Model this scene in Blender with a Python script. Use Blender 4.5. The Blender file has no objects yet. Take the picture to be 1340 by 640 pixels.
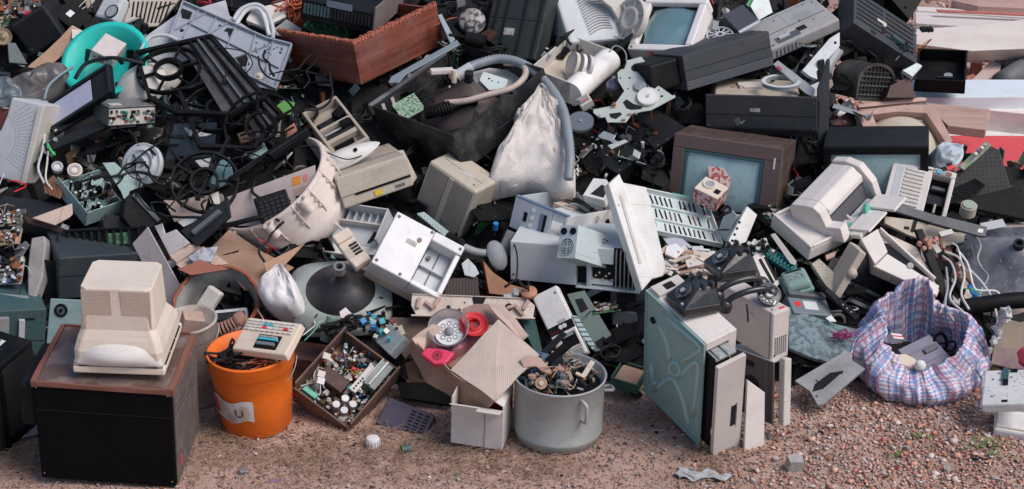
import bpy,bmesh,math,random
import numpy as np
from mathutils import Vector,Matrix,Euler
rnd = random.Random(7)
SC = bpy.context.scene
COL = SC.collection
# ---------------------------------------------------------------- camera
CAM = Vector((0,-5.0,2.9)); PITCH = math.radians(24); FPX = 2220.0
cd = bpy.data.cameras.new('camera'); cam = bpy.data.objects.new('camera',cd); COL.objects.link(cam)
cam.location = CAM; cam.rotation_euler = (math.radians(90) - PITCH,0,0)
cd.sensor_width = 36; cd.lens = 36 * FPX / 1340; cd.clip_end = 500; cd.clip_start = .05
SC.camera = cam
# ---------------------------------------------------------------- light
w = bpy.data.worlds.new('World'); SC.world = w; w.use_nodes = True
nt = w.node_tree; bg = nt.nodes['Background']
sky = nt.nodes.new('ShaderNodeTexSky'); sky.sky_type = 'NISHITA'; sky.sun_disc = False
SUN_EL,SUN_AZ = math.radians(52),math.radians(118)     # azimuth from +Y towards +X
sky.sun_elevation = SUN_EL; sky.sun_rotation = SUN_AZ; sky.air_density = 1.0; sky.dust_density = 1.5; sky.ozone_density = 1.0
nt.links.new(sky.outputs[0],bg.inputs[0]); bg.inputs[1].default_value = 0.088
sl = bpy.data.lights.new('sun','SUN'); sl.energy = 2.0; sl.angle = math.radians(34); sl.color = (1,.93,.88)
so = bpy.data.objects.new('sun',sl); COL.objects.link(so)
sd = Vector((math.sin(SUN_AZ) * math.cos(SUN_EL),math.cos(SUN_AZ) * math.cos(SUN_EL),math.sin(SUN_EL)))
so.rotation_euler = sd.to_track_quat('Z','Y').to_euler(); so.location = (4,-4,6)
vs = SC.view_settings; vs.view_transform = 'Standard'; vs.look = 'None'; vs.gamma = 1; vs.exposure = 0.42; vs.use_curve_mapping = False
SC.render.engine = 'CYCLES'; SC.cycles.max_bounces = 6
# ---------------------------------------------------------------- placing
RX = Vector((1,0,0)); FW = Vector((0,math.cos(PITCH),-math.sin(PITCH))); UPV = Vector((0,math.sin(PITCH),math.cos(PITCH)))
SL = 0.55
def ray(u,v): return FW + RX * ((u - 670) / FPX) - UPV * ((v - 320) / FPX)
def surf(u,v):
    d = ray(u,v); t = -CAM.z / d.z
    if (CAM + d * t).y > 0: t = (SL * CAM.y - CAM.z) / (d.z - SL * d.y)
    return t
def at(u,v,dd=0): return CAM + ray(u,v) * (surf(u,v) + dd)
def onground(u,v,z=0):
    d = ray(u,v); return CAM + d * ((z - CAM.z) / d.z)
# ---------------------------------------------------------------- materials
MATS = {}
def N(t,typ,**k):
    n = t.nodes.new(typ)
    for a,b in k.items():
        if a.startswith('i_'): n.inputs[int(a[2:])].default_value = b
        else: setattr(n,a,b)
    return n
def mat(name,col,rough=.5,metal=0,dirt=.35,dcol=(.10,.075,.06),scale=9,bump=.15,spec=.5,pat=None,col2=None,trans=0,alpha=1,isl=None,coat=0):
    """procedural weathered surface: base colour, blotches and grain of dirt, fine bump; pat = a surface pattern"""
    if name in MATS: return MATS[name]
    m = bpy.data.materials.new(name); m.use_nodes = True; t = m.node_tree; b = t.nodes['Principled BSDF']
    L = t.links.new
    tc = N(t,'ShaderNodeTexCoord'); P = tc.outputs['Object']
    oi = N(t,'ShaderNodeObjectInfo')
    off = N(t,'ShaderNodeVectorMath',operation='ADD'); L(P,off.inputs[0])
    mm = N(t,'ShaderNodeMath',operation='MULTIPLY',i_1=37.0); L(oi.outputs['Random'],mm.inputs[0]); L(mm.outputs[0],off.inputs[1])
    n1 = N(t,'ShaderNodeTexNoise'); n1.inputs['Scale'].default_value = scale; n1.inputs['Detail'].default_value = 6; n1.inputs['Roughness'].default_value = .65; L(off.outputs[0],n1.inputs[0])
    n2 = N(t,'ShaderNodeTexNoise'); n2.inputs['Scale'].default_value = scale * 9; n2.inputs['Detail'].default_value = 4; L(off.outputs[0],n2.inputs[0])
    r1 = N(t,'ShaderNodeMapRange',i_1=.47,i_2=.72,i_3=0,i_4=dirt); L(n1.outputs[0],r1.inputs[0])
    r2 = N(t,'ShaderNodeMapRange',i_1=.58,i_2=.75,i_3=0,i_4=dirt * .9); L(n2.outputs[0],r2.inputs[0])
    mx = N(t,'ShaderNodeMath',operation='MAXIMUM'); L(r1.outputs[0],mx.inputs[0]); L(r2.outputs[0],mx.inputs[1])
    for rot,st in (((.4,.9,.3),(3,150,150)),((1.1,-.5,1.2),(110,4,110))):      # scratches: thin streaks in two directions
        mp = N(t,'ShaderNodeMapping'); mp.inputs['Rotation'].default_value = rot; mp.inputs['Scale'].default_value = st; L(off.outputs[0],mp.inputs[0])
        n3 = N(t,'ShaderNodeTexNoise'); n3.inputs['Scale'].default_value = 1; n3.inputs['Detail'].default_value = 1; L(mp.outputs[0],n3.inputs[0])
        r3 = N(t,'ShaderNodeMapRange',i_1=.70,i_2=.76,i_3=0,i_4=dirt * 1.1); L(n3.outputs[0],r3.inputs[0])
        m2 = N(t,'ShaderNodeMath',operation='MAXIMUM'); L(mx.outputs[0],m2.inputs[0]); L(r3.outputs[0],m2.inputs[1]); mx = m2
    base = N(t,'ShaderNodeRGB'); base.outputs[0].default_value = (*col,1); bo = base.outputs[0]
    if isl:
        ge = N(t,'ShaderNodeNewGeometry'); cr = N(t,'ShaderNodeValToRGB'); e = cr.color_ramp; e.interpolation = 'CONSTANT'
        while len(e.elements) < len(isl): e.elements.new(1)
        for i,(p,c) in enumerate(isl): e.elements[i].position = p; e.elements[i].color = (*c,1)
        L(ge.outputs['Random Per Island'],cr.inputs[0]); bo = cr.outputs[0]
    if pat:
        kind,sc = pat[0],pat[1]
        if kind == 'wood':
            mp = N(t,'ShaderNodeMapping'); mp.inputs['Scale'].default_value = sc; L(P,mp.inputs[0])
            wv = N(t,'ShaderNodeTexNoise'); wv.inputs['Scale'].default_value = 1; wv.inputs['Detail'].default_value = 8; L(mp.outputs[0],wv.inputs[0]); f = wv.outputs[0]
            mr = N(t,'ShaderNodeMapRange',i_1=.35,i_2=.65); L(f,mr.inputs[0]); f = mr.outputs[0]
        elif kind == 'plaid':
            sx = N(t,'ShaderNodeUVMap'); se = N(t,'ShaderNodeSeparateXYZ'); L(sx.outputs[0],se.inputs[0])
            rgb = None
            def stripe(src,freq,ph,wd):
                a = N(t,'ShaderNodeMath',operation='MULTIPLY_ADD',i_1=freq,i_2=ph); L(src,a.inputs[0])
                fr = N(t,'ShaderNodeMath',operation='FRACT'); L(a.outputs[0],fr.inputs[0])
                lt = N(t,'ShaderNodeMath',operation='LESS_THAN',i_1=wd); L(fr.outputs[0],lt.inputs[0]); return lt.outputs[0]
            cur = bo
            for src,fq,ph,wd,c,al in ((0,sc,0,.22,(.07,.17,.45),.8),(1,sc,.1,.22,(.07,.2,.48),.75),(0,sc,.5,.10,(.55,.04,.16),.85),(1,sc,.55,.12,(.55,.05,.2),.8),
                                           (0,sc * 2,.3,.12,(.08,.05,.25),.7),(1,sc * 2,.2,.10,(.07,.08,.33),.7),(0,sc * 4,0,.25,(.9,.9,.95),.25),(1,sc * 4,.2,.25,(.9,.9,.95),.25)):
                s = stripe(se.outputs[src],fq,ph,wd); q = N(t,'ShaderNodeMath',operation='MULTIPLY',i_1=al); L(s,q.inputs[0])
                mi = N(t,'ShaderNodeMixRGB'); L(q.outputs[0],mi.inputs[0]); L(cur,mi.inputs[1]); mi.inputs[2].default_value = (*c,1); cur = mi.outputs[0]
            bo = cur; f = None
        elif kind == 'stripes':
            se = N(t,'ShaderNodeSeparateXYZ'); L(P,se.inputs[0])
            a = N(t,'ShaderNodeMath',operation='MULTIPLY',i_1=sc); L(se.outputs[pat[2]],a.inputs[0])
            fr = N(t,'ShaderNodeMath',operation='FRACT'); L(a.outputs[0],fr.inputs[0])
            lt = N(t,'ShaderNodeMath',operation='LESS_THAN',i_1=pat[3] if len(pat) > 3 else .4); L(fr.outputs[0],lt.inputs[0]); f = lt.outputs[0]
        elif kind == 'dots':
            se = N(t,'ShaderNodeSeparateXYZ'); L(P,se.inputs[0]); os_ = []
            for ax in pat[2]:
                a = N(t,'ShaderNodeMath',operation='MULTIPLY',i_1=sc); L(se.outputs[ax],a.inputs[0])
                fr = N(t,'ShaderNodeMath',operation='FRACT'); L(a.outputs[0],fr.inputs[0])
                lt = N(t,'ShaderNodeMath',operation='LESS_THAN',i_1=pat[3] if len(pat) > 3 else .45); L(fr.outputs[0],lt.inputs[0]); os_.append(lt.outputs[0])
            a = N(t,'ShaderNodeMath',operation='MULTIPLY'); L(os_[0],a.inputs[0]); L(os_[1],a.inputs[1]); f = a.outputs[0]
        elif kind == 'blotch':
            wv = N(t,'ShaderNodeTexNoise'); wv.inputs['Scale'].default_value = sc; wv.inputs['Detail'].default_value = 7; L(off.outputs[0],wv.inputs[0])
            mr = N(t,'ShaderNodeMapRange',i_1=.48,i_2=.56); L(wv.outputs[0],mr.inputs[0]); f = mr.outputs[0]
        if f is not None:
            mi = N(t,'ShaderNodeMixRGB'); L(f,mi.inputs[0]); L(bo,mi.inputs[1]); mi.inputs[2].default_value = (*(col2 or (.02,.02,.02)),1); bo = mi.outputs[0]
    hs = N(t,'ShaderNodeHueSaturation'); L(bo,hs.inputs['Color'])
    vr = N(t,'ShaderNodeMapRange',i_1=0,i_2=1,i_3=.88,i_4=1.1); L(oi.outputs['Random'],vr.inputs[0]); L(vr.outputs[0],hs.inputs['Value'])
    mix = N(t,'ShaderNodeMixRGB'); L(mx.outputs[0],mix.inputs[0]); L(hs.outputs[0],mix.inputs[1]); mix.inputs[2].default_value = (*dcol,1)
    L(mix.outputs[0],b.inputs['Base Color'])
    rr = N(t,'ShaderNodeMapRange',i_1=0,i_2=1,i_3=max(.05,rough - .08),i_4=min(1,rough + .25)); L(n1.outputs[0],rr.inputs[0]); L(rr.outputs[0],b.inputs['Roughness'])
    b.inputs['Metallic'].default_value = metal; b.inputs['Specular IOR Level'].default_value = spec
    if coat: b.inputs['Coat Weight'].default_value = coat; b.inputs['Coat Roughness'].default_value = .1
    if trans: b.inputs['Transmission Weight'].default_value = trans
    if alpha < 1: b.inputs['Alpha'].default_value = alpha
    if bump:
        bp = N(t,'ShaderNodeBump'); bp.inputs['Strength'].default_value = bump; bp.inputs['Distance'].default_value = .004
        ad = N(t,'ShaderNodeMath',operation='ADD'); L(n1.outputs[0],ad.inputs[0]); L(n2.outputs[0],ad.inputs[1]); L(ad.outputs[0],bp.inputs['Height']); L(bp.outputs[0],b.inputs['Normal'])
    MATS[name] = m; return m
WD = (.33,.27,.23)
WHITE = mat('white_plastic',(.76,.74,.71),.48,dirt=.32,dcol=WD)
OFFW = mat('offwhite_plastic',(.64,.60,.55),.5,dirt=.38,dcol=WD)
BEIGE = mat('beige_plastic',(.50,.43,.35),.55,dirt=.4,dcol=(.22,.17,.13))
CREAM = mat('cream_plastic',(.68,.57,.46),.5,dirt=.3,dcol=WD)
GREYP = mat('grey_plastic',(.33,.34,.35),.5,dirt=.45)
LGREY = mat('light_grey_plastic',(.54,.56,.58),.5,dirt=.32,dcol=(.28,.26,.25))
MGREY = mat('mid_grey_plastic',(.10,.115,.13),.5,dirt=.4)
DGREY = mat('dark_grey_plastic',(.013,.016,.020),.5,dirt=.4,dcol=(.045,.041,.038),spec=.25)
BLACK = mat('black_plastic',(.004,.0045,.0055),.5,dirt=.4,dcol=(.032,.029,.027),spec=.2)
VOID = mat('black_hollow',(.004,.004,.005),.8,dirt=0,bump=0)
RUBBER = mat('black_rubber',(.010,.010,.012),.6,dirt=.25,dcol=(.05,.04,.035),spec=.3)
BAKEL = mat('black_bakelite',(.012,.013,.016),.25,dirt=.3,dcol=(.12,.11,.10),coat=.25)
STEEL = mat('grey_steel',(.42,.45,.45),.38,metal=.75,dirt=.45)
GALV = mat('galvanised_steel',(.40,.46,.45),.5,metal=.35,dirt=.45,dcol=(.14,.12,.10))
TEALM = mat('teal_painted_metal',(.27,.42,.40),.4,dirt=.3,dcol=(.15,.17,.16))
TEALD = mat('dark_teal_metal',(.045,.10,.11),.4,dirt=.4)
PANEL = mat('pale_steel_panel',(.58,.65,.64),.42,metal=.1,dirt=.3,dcol=(.3,.27,.25))
ALU = mat('aluminium',(.46,.49,.48),.5,metal=.2,dirt=.65,scale=5,dcol=(.26,.24,.21))
CARD = mat('cardboard',(.42,.26,.18),.9,dirt=.35,scale=6)
CARDL = mat('pale_cardboard',(.60,.45,.37),.9,dirt=.3,scale=6)
CARDW = mat('white_cardboard',(.70,.64,.60),.85,dirt=.25,scale=6)
CORR = mat('corrugated_cardboard',(.62,.50,.43),.9,dirt=.2,pat=('stripes',150,0,.4),col2=(.50,.39,.33))
WOODR = mat('red_wood_veneer',(.24,.065,.038),.45,dirt=.4,pat=('wood',(2,2,45)),col2=(.10,.022,.014),dcol=(.22,.15,.13))
WOODD = mat('dark_wood',(.085,.03,.022),.5,dirt=.45,pat=('wood',(3,3,40)),col2=(.03,.012,.01),dcol=(.16,.12,.10))
WOODB = mat('brown_tv_wood',(.10,.065,.055),.5,dirt=.5,pat=('wood',(30,3,3)),col2=(.055,.035,.03),dcol=(.20,.15,.12))
CHIP = mat('chipboard_edge',(.42,.13,.08),.9,dirt=.4,scale=40)
PALEW = mat('pale_board',(.52,.36,.29),.8,dirt=.3,pat=('wood',(2,20,20)),col2=(.44,.29,.23))
ORANGE = mat('orange_plastic',(.84,.16,.008),.45,dirt=.55,dcol=(.34,.10,.03),scale=6)
TEALP = mat('turquoise_plastic',(.02,.58,.50),.4,dirt=.2,dcol=(.05,.3,.28))
GREEN = mat('green_pcb',(.03,.12,.05),.4,dirt=.3,pat=('blotch',60),col2=(.10,.22,.12))
PCBB = mat('brown_pcb',(.20,.11,.06),.55,dirt=.4)
COPPER = mat('copper_wire',(.50,.17,.08),.4,metal=.7,dirt=.4)
RED = mat('red_plastic',(.65,.02,.03),.4,dirt=.2)
PINK = mat('pink_plastic',(.75,.05,.12),.4,dirt=.2)
BLUE = mat('blue_plastic',(.03,.25,.55),.4,dirt=.2)
CYAN = mat('cyan_plastic',(.05,.50,.62),.4,dirt=.2)
MINT = mat('mint_plastic',(.12,.50,.36),.4,dirt=.2)
YELL = mat('yellow_plastic',(.70,.45,.04),.5,dirt=.3)
PAPER = mat('white_paper',(.72,.71,.70),.8,dirt=.25)
GLASS = mat('crt_glass',(.17,.31,.35),.14,dirt=.45,pat=('blotch',4),col2=(.12,.24,.28),dcol=(.25,.28,.28),coat=.6,scale=5)
GLASSL = mat('pale_crt_glass',(.36,.52,.54),.22,dirt=.6,dcol=(.17,.23,.24),pat=('blotch',5),col2=(.28,.43,.46),coat=.6,scale=5)
FUNNEL = mat('tube_funnel_coating',(.022,.02,.023),.35,dirt=.4,dcol=(.09,.075,.075),scale=6)
VENTW = mat('vented_beige',(.50,.43,.36),.55,dirt=.3,pat=('dots',330,(0,1),.55),col2=(.17,.13,.11))
VENTL = mat('slotted_beige',(.42,.37,.31),.55,dirt=.4,pat=('stripes',130,0,.35),col2=(.17,.14,.12))
VENTG = mat('perforated_white',(.55,.56,.57),.55,dirt=.3,pat=('dots',150,(0,1),.3),col2=(.2,.2,.21))
VENTK = mat('slotted_black',(.022,.026,.03),.5,dirt=.3,pat=('stripes',90,1,.5),col2=(.004,.004,.005))
GRIDK = mat('gridded_black',(.018,.02,.024),.5,dirt=.3,pat=('dots',120,(0,1),.6),col2=(.003,.003,.004))
# ---------------------------------------------------------------- mesh building
class MB:
    def __init__(s): s.v = []; s.f = []; s.mi = []; s.sm = []; s.ms = []; s.uv = None
    def _m(s,m):
        if m not in s.ms: s.ms.append(m)
        return s.ms.index(m)
    def add(s,vs,fs,m,sm=False,X=None):
        o = len(s.v); k = s._m(m)
        s.v += [tuple(X @ Vector(p)) if X else tuple(p) for p in vs]
        s.f += [tuple(i + o for i in f) for f in fs]; s.mi += [k] * len(fs); s.sm += [sm] * len(fs); return s
    def box(s,x0,x1,y0,y1,z0,z1,m,X=None,t=(1,1)):
        """box; t shrinks the top face about its middle"""
        cx,cy = (x0 + x1) / 2,(y0 + y1) / 2
        q = lambda x,y: (cx + (x - cx) * t[0],cy + (y - cy) * t[1])
        vs = [(x0,y0,z0),(x1,y0,z0),(x1,y1,z0),(x0,y1,z0)] + [(*q(x,y),z1) for x,y in ((x0,y0),(x1,y0),(x1,y1),(x0,y1))]
        return s.add(vs,[(3,2,1,0),(4,5,6,7),(0,1,5,4),(1,2,6,5),(2,3,7,6),(3,0,4,7)],m,False,X)
    def cb(s,c,sz,m,rot=(0,0,0),X=None):
        M = Matrix.Translation(c) @ Euler([math.radians(a) for a in rot]).to_matrix().to_4x4()
        if X: M = X @ M
        a,b,d = [q / 2 for q in sz]; return s.box(-a,a,-b,b,-d,d,m,M)
    def prism(s,poly,z0,z1,m,X=None,sm=False):
        n = len(poly)
        ar = sum(poly[i][0] * poly[(i + 1) % n][1] - poly[(i + 1) % n][0] * poly[i][1] for i in range(n))
        if ar < 0: poly = poly[::-1]
        vs = [(*p[:2],z0) for p in poly] + [(*p[:2],z1) for p in poly]
        fs = [tuple(range(n - 1,-1,-1)),tuple(range(n,2 * n))] + [(i,(i + 1) % n,n + (i + 1) % n,n + i) for i in range(n)]
        return s.add(vs,fs,m,sm,X)
    def lathe(s,prof,m,n=32,X=None,sm=True,arc=1,sx=1,sy=1,closed=False):
        vs = []; k = len(prof); nn = n if arc == 1 else n + 1
        for i in range(nn):
            a = 2 * math.pi * arc * i / n
            vs += [(r * math.cos(a) * sx,r * math.sin(a) * sy,z) for r,z in prof]
        fs = []
        kk = k if closed else k - 1
        for i in range(n):
            j = (i + 1) % nn
            for q in range(kk):
                q2 = (q + 1) % k
                fs.append((i * k + q,j * k + q,j * k + q2,i * k + q2))
        s.add(vs,fs,m,sm,X); return s
    def cyl(s,c,r,h,m,X=None,n=20,r2=None,ax=2):
        r2 = r if r2 is None else r2
        M = Matrix.Translation(c)
        if ax == 0: M = M @ Matrix.Rotation(math.pi / 2,4,'Y')
        if ax == 1: M = M @ Matrix.Rotation(-math.pi / 2,4,'X')
        if X: M = X @ M
        vs = [(r * math.cos(2 * math.pi * i / n),r * math.sin(2 * math.pi * i / n),0) for i in range(n)] + [(r2 * math.cos(2 * math.pi * i / n),r2 * math.sin(2 * math.pi * i / n),h) for i in range(n)]
        s.add(vs,[(i,(i + 1) % n,n + (i + 1) % n,n + i) for i in range(n)],m,True,M)
        o = [tuple(range(n - 1,-1,-1)),tuple(range(n,2 * n))]
        return s.add(vs,o,m,False,M)
    def ring(s,c,ro,ri,h,m,X=None,n=32,sx=1,sy=1):
        M = Matrix.Translation(c)
        if X: M = X @ M
        return s.lathe([(ri,0),(ro,0),(ro,h),(ri,h)],m,n,M,False,1,sx,sy,True)
    def tube(s,pts,r,m,n=8,X=None,step=6,taper=None,rib=0):
        P = spline(pts,step); k = len(P); vs = []
        up = Vector((.3,.2,1)).normalized()
        for i,p in enumerate(P):
            d = (P[min(i + 1,k - 1)] - P[max(i - 1,0)]).normalized()
            a = d.cross(up)
            if a.length < .1: a = d.cross(Vector((1,0,0)))
            a.normalize(); b = d.cross(a); up = -b if False else up
            rr = r * (1 if not taper else 1 + (taper - 1) * i / (k - 1))
            if rib: rr *= (1 + rib * (i % 2))
            vs += [p + a * rr * math.cos(2 * math.pi * j / n) + b * rr * math.sin(2 * math.pi * j / n) for j in range(n)]
        fs = [(i * n + j,(i + 1) * n + j,(i + 1) * n + (j + 1) % n,i * n + (j + 1) % n) for i in range(k - 1) for j in range(n)]
        fs += [tuple(range(n)),tuple(range((k - 1) * n + n - 1,(k - 1) * n - 1,-1))]
        return s.add(vs,fs,m,True,X)
    def bar(s,a,b,wd,th,m,X=None):
        """flat bar from a to b in the local xy plane"""
        a,b = Vector(a),Vector(b); d = b - a; L = d.length
        z = Vector((0,0,1)); xx = d.normalized(); yy = z.cross(xx)
        if yy.length < .01: yy = Vector((0,1,0))
        yy.normalize(); zz = xx.cross(yy)
        M = Matrix((( xx.x,yy.x,zz.x,a.x),(xx.y,yy.y,zz.y,a.y),(xx.z,yy.z,zz.z,a.z),(0,0,0,1)))
        if X: M = X @ M
        return s.box(0,L,-wd / 2,wd / 2,-th / 2,th / 2,m,M)
    def frame(s,x0,x1,y0,y1,z0,z1,b,m,X=None):
        s.box(x0,x1,y0,y0 + b,z0,z1,m,X); s.box(x0,x1,y1 - b,y1,z0,z1,m,X)
        s.box(x0,x0 + b,y0 + b,y1 - b,z0,z1,m,X); s.box(x1 - b,x1,y0 + b,y1 - b,z0,z1,m,X); return s
    def grid(s,fn,nu,nv,m,thick=0,sm=True,X=None):
        vs = [fn(i / nu,j / nv) for i in range(nu + 1) for j in range(nv + 1)]
        fs = [(i * (nv + 1) + j,(i + 1) * (nv + 1) + j,(i + 1) * (nv + 1) + j + 1,i * (nv + 1) + j + 1) for i in range(nu) for j in range(nv)]
        return s.add(vs,fs,m,sm,X)
    def build(s,name,parent=None,bevel=0,solid=0,sub=0,M=None,seg=2):
        me = bpy.data.meshes.new(name); me.from_pydata(s.v,[],s.f)
        for m in s.ms: me.materials.append(m)
        me.polygons.foreach_set('material_index',s.mi); me.polygons.foreach_set('use_smooth',s.sm)
        if s.uv:
            ul = me.uv_layers.new(name='UVMap')
            for lp in me.loops: ul.data[lp.index].uv = s.uv[lp.vertex_index]
        me.validate(); me.update()
        bm = bmesh.new(); bm.from_mesh(me); bmesh.ops.recalc_face_normals(bm,faces=bm.faces); bm.to_mesh(me); bm.free()
        o = bpy.data.objects.new(name,me); COL.objects.link(o)
        if parent: o.parent = parent
        if M: o.matrix_world = M
        if solid: q = o.modifiers.new('s','SOLIDIFY'); q.thickness = solid; q.offset = 0
        if bevel: q = o.modifiers.new('b','BEVEL'); q.width = bevel; q.segments = seg; q.limit_method = 'ANGLE'; q.angle_limit = math.radians(40)
        if sub: q = o.modifiers.new('d','SUBSURF'); q.levels = q.render_levels = sub
        return o
def spline(pts,step=6):
    P = [Vector(p) for p in pts]
    if len(P) < 3 or step <= 1: return P
    out = []
    for i in range(len(P) - 1):
        p0 = P[i - 1] if i else P[0] * 2 - P[1]; p1,p2 = P[i],P[i + 1]; p3 = P[i + 2] if i + 2 < len(P) else P[-1] * 2 - P[-2]
        for k in range(step):
            t = k / step
            out.append(.5 * ((2 * p1) + (p2 - p0) * t + (2 * p0 - 5 * p1 + 4 * p2 - p3) * t * t + (3 * p1 - p0 - 3 * p2 + p3) * t ** 3))
    out.append(P[-1]); return out
def tag(o,label,cat,group=None,kind=None):
    if label: o['label'] = label
    if cat: o['category'] = cat
    if group: o['group'] = group
    if kind: o['kind'] = kind
    return o
def empty(name,M,label,cat,group=None):
    o = bpy.data.objects.new(name,None); COL.objects.link(o); o.matrix_world = M; o.empty_display_size = .05
    return tag(o,label,cat,group)
def pose(i):
    p = POSE[i]; w = Vector(p[3:6])
    return Matrix.Translation(p[:3]) @ Matrix.Rotation(w.length,4,w),p[6:9]
def T(i,name,label,cat,group=None):
    M,d = pose(i); return (empty(name,M,label,cat,group),*d)
def fr(p,n,ang=0):
    """frame at world point p, local z along n, local x turned ang degrees from the world's right"""
    z = Vector(n).normalized(); x = Vector((1,0,0)) - z * z.x
    if x.length < .05: x = Vector((0,1,0)) - z * z.y
    x.normalize(); y = z.cross(x)
    M = Matrix(((x.x,y.x,z.x,p[0]),(x.y,y.y,z.y,p[1]),(x.z,y.z,z.z,p[2]),(0,0,0,1)))
    return M @ Matrix.Rotation(math.radians(ang),4,'Z')
class PL:
    """a plane in the place (through the heap at u,v, facing n); outlines measured on it become local coordinates"""
    def __init__(s,u,v,n,dd=0,ang=0,p=None):
        s.M = fr(p or at(u,v,dd),n,ang); s.I = s.M.inverted(); s.n = s.M.col[2].xyz; s.o = s.M.col[3].xyz
    def l(s,u,v,h=0):
        d = ray(u,v); o = s.o + s.n * h
        t = (o - CAM).dot(s.n) / d.dot(s.n); q = s.I @ (CAM + d * t); return (q.x,q.y)
    def poly(s,pts,h=0): return [s.l(*p,h) for p in pts]
UPN = (0,0,1); CAMN = (0,-.9,.45)
def px(d=0): return 1 / 358.0
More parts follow.
